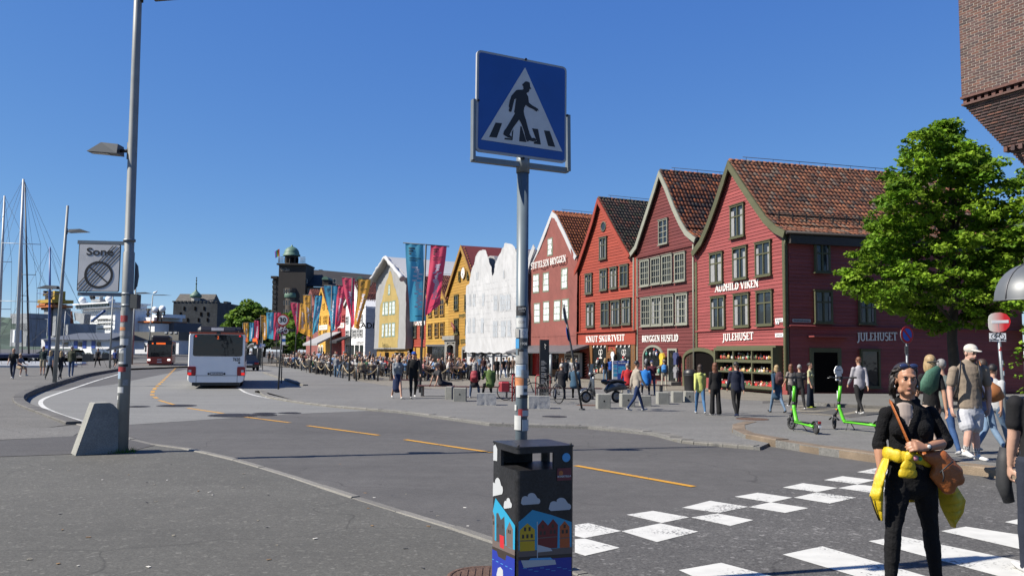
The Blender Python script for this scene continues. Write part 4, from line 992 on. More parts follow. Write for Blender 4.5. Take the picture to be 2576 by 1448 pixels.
# carved red beast over the door
cx_,cz_=P6(738,785);fig=thing('carved_figure','small red carved wooden beast leaping from the ochre house front','carving',f6.M@Vector((cx_,-.5,cz_)),f6.rz);fig.scale=(.5,.5,.5)
m_carve=pm('carved_red',(.17,.035,.02),.6,.15,4)
mb=MB();mb.tube([(-1.1,0,.55),(-.75,0,.62),(-.35,0,.35),(.1,0,.05),(.55,0,-.25),(.8,0,-.75)],[.10,.20,.26,.27,.26,.14],8);mb.ell((-.95,0,.72),(.26,.15,.17),10,7);mb.build('body',m_carve,fig)
one('tube',([(-1.1,0,.86),(-1.5,0,1.05)],[.05,.012],6,),'horn',m_carve,fig)
for a,b,c3 in[((-.5,-.12,.2),(-.95,-.14,.15),(-1.25,-.14,.28)),((-.5,.12,.2),(-.9,.14,.05),(-1.2,.14,.1)),((.6,-.12,-.4),(.55,-.13,-.85),(.85,-.13,-1.1)),((.65,.12,-.4),(.75,.13,-.9),(.98,.13,-1.1))]:
 one('tube',([a,b,c3],[.10,.06,.045],6,),'leg',m_carve,fig)
one('tube',([(.8,0,-.6),(1.1,0,-.5),(1.2,0,-.1)],[.06,.05,.02],6,),'tail',m_carve,fig)
# grey stone portal and pointed doorway
m_stone=pm('portal_stone',(.22,.215,.20),.8,.2,3,.3,30)
x0,x1=P6(660,950)[0],P6(742,950)[0];pt=obj('portal',None,clock);zt6=P6(700,855)[1]
arch_frame(pt,P6(682,950)[0],P6(733,950)[0],P6(705,945)[1],P6(705,922)[1],.14,m_stone,-.42,0)
one('box',(x0,-.36,0,P6(682,950)[0]-.14,0,zt6-.4,),'pier',m_stone,pt)
one('box',(P6(733,950)[0]+.14,-.36,0,x1,0,zt6-.4,),'pier',m_stone,pt)
mb=MB();mb.box(x0-.1,-.38,P6(705,918)[1]+.16,x1+.1,0,zt6-.4);mb.box(x0-.25,-.55,zt6-.4,x1+.25,0,zt6);mb.build('entablature',m_stone,pt)
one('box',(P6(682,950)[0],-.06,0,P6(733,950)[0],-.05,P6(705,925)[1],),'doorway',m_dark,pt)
dp=obj('pointed_door',None,clock);xa,xb=P6(783,1000)[0],P6(822,1000)[0];zc6=P6(802,960)[1];zd6=P6(802,905)[1]
one('prism',([(xa-.25,-.14,0),(xa-.25,-.14,zc6+.2),((xa+xb)/2,-.14,zd6-.3),(xb+.25,-.14,zc6+.2),(xb+.25,-.14,0)],(0,.1,0),),'stone_surround',m_stone,dp)
one('prism',([(xa+.05,-.17,0),(xa+.05,-.17,zc6),((xa+xb)/2,-.17,zd6-.75),(xb-.05,-.17,zc6),(xb-.05,-.17,0)],(0,.02,0),),'doorway',m_dark,dp)
# ---- lower ochre house
f7=Facade(1071,90.0,1128,83.4)
P7=lambda x,y:f7.loc(*z5(x,y))
PL7=prof_px(f7,z5,[(572,395),(540,470),(505,560),(486,620)]);PR7=prof_px(f7,z5,[(572,395),(612,470),(640,540),(662,590)])
och2=house('timber_house','small ochre timber house squeezed beside the clock house',f7,PL7,PR7,12,w_och2,t_yb,.27,tile='red',n_tile=120,seed=17,barge=.3)
for q in[(602,635,570,697),(560,590,590,700),(512,540,600,705),(512,540,762,865),(562,592,755,862),(605,635,750,860)]:win_px(f7,och2,z5,*q,mat=t_yb,cols=2,rows=(1,1,1),rnd=cu,fw=.10)
hbelt(och2,f7,P7(570,920)[1],0,f7.w,w_och2);a,b=P7(503,970),P7(640,970)
for x0,x1,m in((a[0],a[0]+(b[0]-a[0])*.28,m_dark),(a[0]+(b[0]-a[0])*.3,a[0]+(b[0]-a[0])*.68,m_glassd),(a[0]+(b[0]-a[0])*.7,b[0],m_glassd)):
 one('box',(x0,-.07,.2,x1,-.05,P7(570,935)[1],),'shop_pane',m,och2)
one('box',(a[0]-.1,-.12,P7(570,935)[1],b[0]+.1,0,P7(570,928)[1]+.1,),'fascia',m_lead,och2)
# ---- red shop with white lettering
f8=Facade(1031,95.0,1071,90.2)
P8=lambda x,y:f8.loc(*z5(x,y))
PL8=prof_px(f8,z5,[(425,400),(395,520),(362,620)]);PR8=prof_px(f8,z5,[(425,400),(455,500),(488,610)])
red8=house('timber_house','narrow orange-red timber house between yellow wrap and ochre house',f8,PL8,PR8,12,w_br,w_br,.27,tile='red',n_tile=60,seed=19)
for q in[(362,386,775,870),(396,421,775,868),(452,476,775,868),(396,421,640,720)]:win_px(f8,red8,z5,*q,mat=t_bg,cols=2,rows=(1,1),rnd=cu,fw=.10)
sans('O. STORHEIM',1.0,m_letter,'sign_letters',red8,Matrix.Translation(((P8(362,755)[0]+P8(486,750)[0])/2,-.08,P8(420,753)[1])),width=P8(486,755)[0]-P8(360,755)[0],bold=.03)
hbelt(red8,f8,P8(420,938)[1],0,f8.w,w_br)
for a,b,m in((365,395,m_dark),(398,412,w_och),(420,450,w_och2),(455,486,w_och)):
 one('box',(P8(a,970)[0],-.1,.1,P8(b,970)[0],-.05,P8(420,945)[1],),'shop_panel',m,red8)
 # ---- tall scaffold wrapped in grey-white sheeting with an ochre house printed on it
f9=Facade(943,101.0,1019,93.5)
P9=lambda x,y:f9.loc(*z5(x,y))
tent=thing('scaffold_wrap','tall scaffold in pale sheeting printed with an ochre house front','wrapped house',f9.A,f9.rz)
t9=[(-.1,P9(103,430)[1]),P9(150,355),P9(222,252),P9(280,325),(f9.w+.1,P9(335,395)[1])]
zb9=P9(190,955)[1]
sh9=Sheet(t9,zb9,.12,6.6,60,50);sh9.build('pale_sheet',m_tarpg,tent,-.05)
def bend(pts,k=6):
 o=[]
 for a,b in zip(pts,pts[1:]+pts[:1]):
  for i in range(k):o.append((a[0]+(b[0]-a[0])*i/k,a[1]+(b[1]-a[1])*i/k))
 return o
pr=[P9(*q)for q in[(218,348),(250,460),(285,600),(276,950),(130,950),(135,640),(175,490)]]
xs_=[p[0]for p in pr];mb=MB();vs,fs=[],[]
nx,nz=26,40
zt_print=lambda x:min(interp([pr[0],pr[6],pr[5]],0)if False else 1e9,1e9)
def top_print(x):
 L=[pr[5],pr[6],pr[0],pr[1],pr[2]]
 for(x0,z0),(x1,z1)in zip(L[:-1],L[1:]):
  if x0<=x<=x1:return z0+(z1-z0)*(x-x0)/(x1-x0)
 return L[0][1]
for i in range(nx+1):
 x=pr[5][0]+(pr[2][0]-pr[5][0])*i/nx;zt=top_print(x)
 for j in range(nz+1):
  z=zt+(zb9+.15-zt)*j/nz;vs.append((x,-.05+sh9.y(x,z)-.015,z))
for i in range(nx):
 for j in range(nz):fs.append((i*(nz+1)+j,i*(nz+1)+j+1,(i+1)*(nz+1)+j+1,(i+1)*(nz+1)+j))
mb.add(vs,fs,0,True);mb.build('printed_front',m_tarpy,tent)
m_teal=pm('printed_frame_teal',(.16,.24,.20),.8,.1)
for q in[(203,219,458,540),(158,178,595,700),(181,202,592,698),(208,229,588,695),(234,257,582,692),(152,174,762,868),(180,201,758,865),(206,228,755,863),(233,256,752,862)]:
 cx=(q[0]+q[1])/2;printed_window(sh9,tent,P9(q[0],(q[2]+q[3])/2)[0],P9(q[1],(q[2]+q[3])/2)[0],P9(cx,q[3])[1],P9(cx,q[2])[1],-.068,2,3,(m_teal,m_printw),.12)
sans('Søstre',.75,t_och,'printed_letters',tent,Matrix.Translation((P9(195,925)[0],-.32,P9(195,925)[1])),width=P9(222,925)[0]-P9(172,925)[0])
rf=MB();pk=t9[2]
for a,b in((t9[2],(-.5,t9[0][1]-.3)),(t9[2],(f9.w+.5,t9[4][1]-.3))):
 n=8
 for k in range(14):
  for i in range(n):
   t0,t1=i/n,(i+1)/n;y0,y1=-.7+k*1.6,-.7+(k+1)*1.6
   dz=lambda t,y:-.18*sin(pi*t)-.10*abs(sin(y*.98))
   rf.add([(a[0]+(b[0]-a[0])*t0,y0,a[1]+(b[1]-a[1])*t0+dz(t0,y0)+.15),(a[0]+(b[0]-a[0])*t1,y0,a[1]+(b[1]-a[1])*t1+dz(t1,y0)+.15),(a[0]+(b[0]-a[0])*t1,y1,a[1]+(b[1]-a[1])*t1+dz(t1,y1)+.15),(a[0]+(b[0]-a[0])*t0,y1,a[1]+(b[1]-a[1])*t0+dz(t0,y1)+.15)],[(0,1,2,3)],0,True)
rf.build('tent_roof',m_tarp,tent)
for pa,pb in((t9[2],(-.55,t9[0][1]-.35)),(t9[2],(f9.w+.55,t9[4][1]-.35))):
 one('tube',([(pa[0]+(pb[0]-pa[0])*t,-.75,pa[1]+(pb[1]-pa[1])*t+.05*sin(t*17))for t in np.linspace(0,1,12)],[.22,.26,.2,.28,.22,.3,.24,.28,.22,.26,.3,.36],8,),'roof_edge_roll',m_tarp,tent)
mb=MB();shs=Sheet([(0,t9[4][1]-.2),(16,t9[4][1]-.2)],zb9,.25,3.1,30,40);vs_=len(mb.v)
o=shs.build('side_sheet',m_tarpg,tent,0);o.location=(f9.w,0,0);o.rotation_euler=(0,0,pi/2)
m_maroon=pm('maroon_cloth',(.09,.025,.025),.9,.1)
one('tube',([(f9.w+.25,.5,zb9+4.6),(f9.w+.45,2.2,zb9+5.4),(f9.w+.3,3.4,zb9+7.6)],[.4,.7,.15],8,),'maroon_bundle',m_maroon,tent)
one('box',(0,.25,.05,f9.w,.5,zb9+.2,),'hoarding',w_och,tent)
for a,b in((.30,.42),(.62,.9)):one('box',(f9.w*a,.18,.05,f9.w*b,.245,zb9-.4,),'doorway',m_dark,tent)
# ---- far end of the row
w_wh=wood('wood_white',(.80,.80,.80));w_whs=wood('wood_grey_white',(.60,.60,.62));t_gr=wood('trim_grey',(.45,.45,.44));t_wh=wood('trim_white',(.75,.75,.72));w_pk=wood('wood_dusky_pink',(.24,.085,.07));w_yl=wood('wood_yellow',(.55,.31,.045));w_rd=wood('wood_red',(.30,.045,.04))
def far_house(label,uL,dL,uR,dR,pl,prr,wall,trim,wins,tile,seed,side=None,cols=2,depth=14,eave=False):
 f=Facade(uL,dL,uR,dR);L=prof_px(f,z2,pl);R=prof_px(f,z2,prr)
 h=house('timber_house',label,f,L,R,depth,wall,trim,.30,tile=tile,n_tile=40,seed=seed,barge=.35)
 for q in wins:win_px(f,h,z2,*q,mat=t_wh if trim is t_wh else trim,cols=cols,rows=(1,1),rnd=cu,fw=.12,mw=.09,sill=False)
 return f,h
f10,rad=far_house('white timber house with red tiled roof and grey side wall',868,114.5,917,107.5,[(762,415),(725,500),(690,575)],[(762,415),(800,500),(830,585)],w_wh,t_gr,[(697,720,760,815),(735,745,755,810),(752,772,755,812),(780,793,752,810),(800,818,752,810),(697,715,660,715),(780,795,650,705),(800,818,648,705)],'red',23)
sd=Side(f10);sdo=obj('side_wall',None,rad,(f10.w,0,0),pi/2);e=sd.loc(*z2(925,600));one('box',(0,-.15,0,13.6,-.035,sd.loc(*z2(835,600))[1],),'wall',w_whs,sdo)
c=sd.loc(*z2(905,730));sans('RADISSON',1.0,m_dark,'sign_letters',sdo,Matrix.Translation((c[0],-.16,c[1])),width=5.2,bold=.02)
sans('JULS SILVER GALLERY',.5,m_dark,'sign_letters',rad,Matrix.Translation((f10.loc(*z2(800,848))[0],-.12,f10.loc(*z2(800,850))[1])),width=3.0)
for x0,x1 in((697,722),(737,755),(763,790),(798,822)):one('box',(f10.loc(*z2(x0,890))[0],-.08,.3,f10.loc(*z2(x1,890))[0],-.04,f10.loc(*z2(760,868))[1],),'shop_pane',m_glassd,rad)
f11,h11=far_house('red timber house with grey shop awning',834,121.5,868,114.6,[(632,440),(600,520),(568,600)],[(632,440),(665,520),(692,590)],w_rd,w_rd,[(576,590,655,725),(585,600,745,820),(640,660,742,812),(672,688,650,705),(615,630,660,720)],'red',25)
f12,h12=far_house('yellow timber house with steep gable and arched doors',800,128.5,834,121.6,[(528,455),(508,530),(488,620)],[(528,455),(550,530),(573,605)],w_yl,w_yl,[(530,541,565,612),(502,513,660,720),(536,546,658,715),(550,560,655,712),(502,514,760,820),(534,545,758,818),(548,559,756,816)],'red',27)
f13,h13=far_house('dusky pink timber house at the far end of the row',770,136.0,800,128.6,[(448,470),(428,540),(408,620)],[(448,470),(470,540),(490,610)],w_pk,w_pk,[(452,462,580,625),(455,466,665,715),(418,428,665,715),(430,440,790,830)],'red',29)
for x in(505,525):
 a=f12.loc(*z2(x,880));arch_frame(h12,a[0]-.45,a[0]+.45,2.0,2.6,.18,t_wh,-.12,0,name='arch_frame');one('box',(a[0]-.45,-.07,.1,a[0]+.45,-.05,2.3,),'door_pane',m_glassd,h12)
for nm,f_,h_,x0,x1,yy in(('BRYGGELOFTET',f12,h12,505,563,740),('STUENE',f11,h11,600,685,728)):
 a,b=f_.loc(*z2(x0,yy))[0],f_.loc(*z2(x1,yy))[0];mb=MB();zz=f_.loc(*z2((x0+x1)/2,yy))[1];mb.box(a,-.08,zz-.35,b,-.035,zz+.35);mb.build('name_board',m_letter,h_);sans(nm,.5,w_och,'sign_letters',h_,Matrix.Translation(((a+b)/2,-.085,zz)),width=(b-a)*.85)
mb=MB();a,b=f11.loc(*z2(548,870)),f11.loc(*z2(662,870));mb.prism([(a[0],-3.4,2.6),(a[0],-3.4,2.9),(a[0],-.04,4.6),(a[0],-.04,4.5)],(b[0]-a[0],0,0));mb.build('awning',m_tarpg,h11)
mb=MB();a,b=f10.loc(*z2(678,880)),f10.loc(*z2(730,880));mb.prism([(a[0],-2.0,2.9),(a[0],-2.0,3.2),(a[0],-.04,3.9),(a[0],-.04,3.8)],(b[0]-a[0],0,0));mb.build('awning',pm('black_awning',(.02,.02,.022),.7,.1),rad)
# ================================================================== far buildings, hills, trees
m_slate=pm('roof_slate',(.016,.015,.016),.8,.25,.6,.3,4)
m_brown=pm('brown_render',(.07,.057,.045),.85,.22,.35,.2,8)
m_brownd=pm('dark_stone_render',(.030,.025,.022),.85,.22,.4,.2,8)
m_copper=pm('green_copper',(.085,.17,.125),.6,.2,1.5)
m_paleframe=pm('pale_window_frame',(.35,.34,.31),.7,.08)
def fbox(zf,x0,y0,x1,y1,Y,depth,mat,name,parent):
 a=at(*zf(x0,(y0+y1)/2),Y);b=at(*zf(x1,(y0+y1)/2),Y);t=at(*zf((x0+x1)/2,y0),Y).z;bt=at(*zf((x0+x1)/2,y1),Y).z
 mb=MB();mb.box(a.x,Y,bt,b.x,Y+depth,t);return mb.build(name,mat,parent)
def fpt(zf,x,y,Y):return at(*zf(x,y),Y)
def fwin(zf,x0,y0,x1,y1,Y,parent,cols=2,rows=2,frame=None):
 a=at(*zf(x0,(y0+y1)/2),Y);b=at(*zf(x1,(y0+y1)/2),Y);t=at(*zf((x0+x1)/2,y0),Y).z;bt=at(*zf((x0+x1)/2,y1),Y).z
 wdw=obj('window',None,parent);w=b.x-a.x;h=t-bt;fw=min(w,h)*.10
 one('box',(a.x,Y-.12,bt,b.x,Y-.02,t,),'pane',m_glass,wdw)
 mb=MB()
 for c in range(cols+1):x=a.x+w*c/cols;mb.box(x-fw/2,Y-.2,bt-fw/2,x+fw/2,Y-.05,t+fw/2)
 for r in range(rows+1):z=bt+h*r/rows;mb.box(a.x-fw/2,Y-.21,z-fw/2,b.x+fw/2,Y-.06,z+fw/2)
 mb.build('window_frame',frame or m_paleframe,wdw)
def loft2(mb,A,B):
 n=len(A);mb.add(list(A)+list(B),[(i,(i+1)%n,n+(i+1)%n,n+i)for i in range(n)])
 # hotel with the copper dome
YH=195.0
hotel=thing('hotel','dark brown stone hotel with green copper dome tower','hotel',(0,0,0))
fbox(z2,200,283,396,900,YH,8,m_brownd,'tower',hotel)
fbox(z2,192,276,404,287,YH-.5,9,m_brownd,'tower_cornice',hotel)
fbox(z2,150,368,197,385,YH+3,12,m_brownd,'wing_cornice',hotel)
fbox(z2,158,385,200,900,YH+4,12,m_brown,'wing',hotel)
for k in range(8):fwin(z2,163,400+k*36,170,422+k*36,YH+4,hotel,1,1);fwin(z2,178,400+k*36,186,422+k*36,YH+4,hotel,1,1)
c=fpt(z2,301,240,YH+4);r8=(fpt(z2,360,240,YH).x-fpt(z2,242,240,YH).x)/2
zb_=fpt(z2,300,278,YH).z;zt_=fpt(z2,300,203,YH).z;zd=fpt(z2,300,140,YH).z
mb=MB();mb.lathe([(r8*.85,0),(r8*.85,zt_-zb_)],8,smooth=False);dl=mb.build('lantern',m_brownd,hotel,(c.x,c.y,zb_))
for k in range(8):
 a=(k+.5)*pi/4;mb=MB();mb.box(-r8*.17,-.1,.6,r8*.17,.05,zt_-zb_-.7);o=mb.build('opening',m_dark,dl,(r8*.79*cos(a),r8*.79*sin(a),0),a+pi/2)
hd=zd-zt_
one('lathe',([(r8*1.08,-.25),(r8*1.08,.1),(r8*.95,.25),(r8*.93,hd*.3),(r8*.84,hd*.55),(r8*.62,hd*.8),(r8*.3,hd*.95),(r8*.12,hd*1.02),(r8*.12,hd*1.15),(.03,hd*1.2)],16,),'dome',m_copper,hotel,(c.x,c.y,zt_))
mb=MB();za=zb_
for x0,x1 in((205,240),(362,398)):
 a,b=fpt(z2,x0,270,YH-.3).x,fpt(z2,x1,270,YH-.3).x
 for zz in(.5,1.0,1.5):mb.tube([(a,YH-.3,za+zz),(b,YH-.3,za+zz)],.05,4)
 for k in range(5):x=a+(b-a)*k/4;mb.tube([(x,YH-.3,za),(x,YH-.3,za+1.5)],.05,4)
stuff(mb.build('balustrade',m_lead,hotel))
sans('Clarion Collection',1.0,m_paleframe,'sign_letters',hotel,Matrix.Translation((fpt(z2,255,322,YH).x,YH-.1,fpt(z2,255,322,YH).z)),width=2.1)
# slate roof and curved stone body
A=[fpt(z2,232,440,YH+1),fpt(z2,520,440,YH+1),fpt(z2,930,455,YH+1),fpt(z2,930,455,YH+26),fpt(z2,232,440,YH+26)]
R0,R1,R2=fpt(z2,415,320,YH+12),fpt(z2,560,330,YH+12),fpt(z2,915,362,YH+12)
mb=MB();mb.add([A[0],A[1],A[2],A[3],A[4],R0,R1,R2],[(0,1,6,5),(1,2,7,6),(2,3,7),(3,4,5,6,7),(4,0,5)]);mb.build('roof',m_slate,hotel)
for x in(545,795):
 o=fbox(z2,x-22,395,x+22,440,YH+.2,6,m_brownd,'dormer',hotel);p=fpt(z2,x,395,YH+.2);q=fpt(z2,x+22,395,YH+.2);rr=q.x-p.x
 one('prism',([(p.x+rr*1.1*cos(t),YH,p.z+rr*1.1*sin(t))for t in np.linspace(0,pi,10)],(0,6,0),),'dormer_roof',m_copper,o)
for x in(408,615):fwin(z2,x-12,390,x+8,420,YH+.5,hotel,1,1)
p0,p1=fpt(z2,232,470,YH-2),fpt(z2,320,470,YH-2);rad_=(p1.x-p0.x)*.5
zc0,zc1=-1.0,fpt(z2,280,440,YH).z
mb=MB();mb.lathe([(rad_*1.15,0),(rad_*1.15,zc1-.2),(rad_*1.25,zc1-.1),(rad_*1.25,zc1+.5)],24,smooth=False);mb.build('corner_bay',m_brown,hotel,((p0.x+p1.x)/2,YH+1.2,zc0))
zb2=fpt(z2,280,506,YH).z;one('lathe',([(rad_*1.24,0),(rad_*1.3,.2),(rad_*1.3,.7),(rad_*1.2,1.1)],24,),'copper_band',m_copper,hotel,((p0.x+p1.x)/2,YH+1.2,zb2-.6))
for x in(245,262,280):
 for y in(462,545,610):fwin(z2,x,y,x+9,y+34,YH-2.6,hotel,1,2)
fbox(z2,315,450,930,900,YH+1.5,20,m_brown,'body',hotel)
fbox(z2,315,500,930,508,YH+1.2,1,m_copper,'copper_band',hotel)
for k in range(9):fwin(z2,330+k*22,462,342+k*22,494,YH+1.5,hotel,1,2);fwin(z2,330+k*22,530,342+k*22,570,YH+1.5,hotel,1,2)
for x,y in((508,330),(868,370)):fbox(z2,x-12,y-8,x+12,y+22,YH+12,3,m_brownd,'chimney',hotel)
# rainbow flag
fl=thing('rainbow_flag','small rainbow flag on the hotel tower','flag',fpt(z2,210,270,YH))
one('tube',([(0,0,0),(0,0,3.2)],.06,5,),'flag_pole',m_lead,fl)
for k,cc in enumerate([(.5,.02,.02),(.55,.2,.02),(.55,.45,.03),(.03,.3,.06),(.02,.08,.4),(.2,.03,.3)]):
 mb=MB();w0=-.05-.17*k;mb.add([(w0,-.1+.05*sin(k),3.2-.1*k),(w0-.17,-.1-.05*sin(k),3.1-.1*k),(w0-.17+.2,-.1,1.5-.1*k),(w0+.2,-.1,1.6-.1*k)],[(0,1,2,3)]);mb.build('stripe',pm('flag_%d'%k,cc,.8,.05),fl)
 # castle keep
YC=350.0
m_castle=pm('castle_stone',(.042,.048,.052),.9,.45,.35,.4,3,fine=.3,fscale=1.2)
keep=thing('castle_keep','dark stone castle keep with green onion spire','castle')
fbox(zb,630,412,1096,1000,YC,16,m_castle,'wall',keep)
for k in range(12):x=632+k*40.5;fbox(zb,x,402,x+24,414,YC-.2,1.0,m_castle,'merlon',keep)
for k in range(5):fbox(zb,628+k*2,404,640+k*2,414,YC+2+k*3,2.0,m_castle,'merlon',keep)
a,b=fpt(zb,664,412,YC+4),fpt(zb,1064,412,YC+4);zr_=fpt(zb,860,330,YC+8).z
mb=MB();mb.add([(a.x,YC+3,a.z),(b.x,YC+3,a.z),(b.x,YC+13,a.z),(a.x,YC+13,a.z),(a.x+.2,YC+8,zr_),(b.x-.3,YC+8,zr_)],[(0,1,5,4),(1,2,5),(2,3,4,5),(3,0,4)]);mb.build('roof',pm('keep_roof',(.10,.095,.085),.9,.3,1.0,.5,8),keep)
c=fpt(zb,880,405,YC+3);r_=fpt(zb,908,400,YC).x-c.x;hh=fpt(zb,880,280,YC+3).z-c.z
mb=MB();mb.lathe([(r_*.85,0),(r_*.85,hh*.28)],8,smooth=False);mb.build('turret',m_paleframe,keep,(c.x,YC+2.6,c.z))
one('lathe',([(r_*.9,hh*.28),(r_*1.1,hh*.36),(r_*1.05,hh*.5),(r_*.6,hh*.7),(r_*.25,hh*.85),(r_*.12,hh),(r_*.1,hh*1.5),(.05,hh*2.0)],12,),'spire',m_copper,keep,(c.x,YC+2.6,c.z))
for k,z in enumerate((1.45,1.75,1.95)):one('ell',((0,0,hh*z),(.35-.05*k,.35,.35),8,6,),'spire_ball',m_slate,keep,(c.x,YC+2.6,c.z))
for x,y in[(700,600),(790,600),(905,600),(1000,600),(755,480),(870,480),(965,480),(930,540),(1005,540),(715,540)]:fbox(zb,x-9,y-18,x+9,y+20,YC-.15,.5,m_dark,'window_slit',keep)
hall=thing('stone_hall','old stone hall with stepped gable behind the keep','hall')
for k in range(5):fbox(zb,1100+k*17,560-k*32 if k<5 else 400,1300-k*17,610,YC+30+k*.3,20,m_castle,'gable_step',hall)
fbox(zb,1168,408,1204,450,YC+29,6,m_castle,'chimney',hall);fbox(zb,1090,565,1150,700,YC+25,8,m_castle,'annex',hall);fbox(zb,1150,615,1222,700,YC+24,8,m_paleframe,'low_wall',hall)
# ---- foliage
m_leaf=attr_mat('leaf',0.7,0.25,3.0,transl=0.42);m_leaf.node_tree.nodes['Principled BSDF'].inputs['Specular IOR Level'].default_value=.25
m_bark=pm('bark',(.05,.04,.03),.9,.3,4,.6,20)
def leaf_crown(clusters,n_per,size,seed,pal,flat_=.55,up=.75):
 """many leaf faces gathered in sprays; clusters = [(centre, radius)]"""
 rnd=np.random.default_rng(seed);V=[];C=[]
 for(c,r)in clusters:
  n=int(n_per*(r/.5)**1.6)+4
  d=rnd.normal(size=(n,3));d/=np.linalg.norm(d,axis=1)[:,None];rr=rnd.uniform(.35,1.0,n)**.6
  p=d*rr[:,None]*np.array([r,r,r*flat_])+np.array(c)
  nrm=rnd.normal(size=(n,3))*.55;nrm[:,2]+=up;nrm+=d*.5;nrm/=np.linalg.norm(nrm,axis=1)[:,None]
  t=np.cross(nrm,rnd.normal(size=(n,3)));t/=np.linalg.norm(t,axis=1)[:,None];b=np.cross(nrm,t)
  s=size*rnd.uniform(.6,1.3,n)[:,None]
  droop=nrm*s*.25
  q=np.stack([p-t*s*.5,p-b*s*.42-droop*.5,p+t*s*.55-droop,p+b*s*.42-droop*.5],1);V.append(q)
  base=np.array(pal[rnd.integers(len(pal))])*rnd.uniform(.65,1.25);k=rnd.uniform(.7,1.35,(n,1))
  C.append(base[None,:]*k)
 V=np.concatenate(V);C=np.concatenate(C);n=len(V)
 me=bpy.data.meshes.new('crown');me.vertices.add(n*4);me.loops.add(n*4);me.polygons.add(n)
 me.vertices.foreach_set('co',V.reshape(-1));me.loops.foreach_set('vertex_index',np.arange(n*4,dtype=np.int32))
 me.polygons.foreach_set('loop_start',np.arange(0,n*4,4,dtype=np.int32));me.polygons.foreach_set('loop_total',np.full(n,4,np.int32))
 a=me.attributes.new('tint','FLOAT_COLOR','FACE');a.data.foreach_set('color',np.concatenate([C,np.ones((n,1))],1).reshape(-1))
 me.materials.append(m_leaf);me.update(calc_edges=True);return me
def simple_tree(name,label,base,height,cw,seed,pal,n=60,leaf=.5,trunk=.3,group=None,cz=.58,chz=.48,n_per=14):
 rnd=random.Random(seed);t=thing(name,label,'tree',base,0,group)
 one('tube',([(0,0,-.1),(.05*cw,0,height*.3),(0,.03*cw,height*.6)],[trunk,trunk*.7,trunk*.3],8,),'trunk',m_bark,t)
 cl=[]
 for i in range(n):
  while True:
   d=Vector((rnd.uniform(-1,1),rnd.uniform(-1,1),rnd.uniform(-1,1)))
   if .35<d.length<1:break
  d=d*(1/d.length)*rnd.uniform(.55,1.0)
  k=1.0 if d.z<.2 else 1.0-.25*d.z
  cl.append(((d.x*cw*.5*k,d.y*cw*.5*k,height*cz+d.z*height*chz*.85),cw*rnd.uniform(.09,.18)))
 obj('crown',leaf_crown(cl,n_per,leaf,seed,pal),t);return t
PALB=[(.14,.24,.03),(.11,.21,.025),(.17,.27,.035),(.08,.17,.02)]
PALD=[(.05,.10,.022),(.04,.08,.02),(.065,.115,.026)]
c=at(622,860,250);simple_tree('street_tree','big bright green round tree beside the castle',(c.x,250,0),16.5,15,3,PALB,110,.9,.5)
c=at(665,860,262);simple_tree('street_tree','dark green tree behind the banner row',(c.x,262,0),16,10,4,PALD,60,.9,.5)
c=at(590,860,300);simple_tree('street_tree','dark tree crown beside the old stone hall',(c.x+2,330,0),20,12,5,PALD,50,1.0,.5)
c=at(744,880,165);simple_tree('street_tree','small bright green tree in front of the hotel',(c.x,165,0),10.5,7.5,6,PALB,60,.6,.25)
c=at(702,880,170);simple_tree('street_tree','small dark green tree behind the pink banner near the hotel',(c.x,172,0),8.5,6,7,PALD,40,.6,.2)
# ---- hills
def hill(name,pts,Y,thick,mat,amp,seed):
 """rounded ridge whose skyline passes through pts (u, v) at distance Y"""
 S=[at(u,v,Y)for u,v in pts];vs=[];fs=[];nx=60;ny=14
 for i in range(nx+1):
  t=i/nx*(len(S)-1);k=min(int(t),len(S)-2);p=S[k].lerp(S[k+1],t-k)
  for j in range(ny+1):
   s=j/ny;y=Y-thick*(1-s)*.9;z=p.z*(sin(s*pi/2)**.8)+fbm(p.x*.01+seed,y*.01,i*.1)*amp*sin(s*pi)*1.2
   vs.append((p.x*(y/Y)**.0,y,z-2*(1-s)))
 for i in range(nx):
  for j in range(ny):a=i*(ny+1)+j;fs.append((a,a+ny+1,a+ny+2,a+1))
 mb=MB();mb.add(vs,fs,0,True);return struct(mb.build(name,mat))
m_hillf=pm('far_wooded_hill',(.045,.075,.055),.95,.30,.012,fine=.2,fscale=.05)  # bluer than the nearer hill: some distance haze put into the colour
m_hilln=pm('wooded_hill',(.035,.06,.022),.95,.45,.03,fine=.35,fscale=.12)
hill('hill',[(-900,700),(-300,760),(0,800),(60,802),(120,806),(200,818),(330,845),(450,862)],2600,700,m_hillf,25,2.0)
hill('hill',[(2350,640),(2450,600),(2510,560),(2545,548),(2576,538),(2700,500),(3000,470),(3400,480)],420,160,m_hilln,10,5.0)
py=thing('pylon','thin power pylon on the hill crest at the right','pylon',at(2556,545,410))
mb=MB()
for s in(-1,1):
 mb.tube([(s*1.2,0,-3),(s*.4,0,6)],.12,4)
 mb.tube([(s*3,0,4.2),(-s*.3,0,4.6)],.09,4)
mb.build('mast',m_lead,py)
# red roofs behind the maple, far right
rr_=thing('hill_house','red roofed house half hidden behind the maple','house')
p=[at(*zr(520,110),75),at(*zr(700,262),75)];zb_=at(*zr(640,300),75).z
one('prism',([(p[0].x-9,75,zb_-2),(p[1].x+1,75,zb_-2),(p[1].x+1,75,p[1].z),(p[0].x,75,p[0].z),(p[0].x-9,75,p[1].z)],(0,9,0),),'wall',w_ox,rr_)
one('prism',([(p[0].x,74.5,p[0].z),(p[1].x+1.2,74.5,p[1].z-.2),(p[1].x+1.2,74.5,p[1].z+.1),(p[0].x,74.5,p[0].z+.4)],(0,10,0),),'roof',pm('roof_clay',(.22,.06,.03),.8,.3,2),rr_)
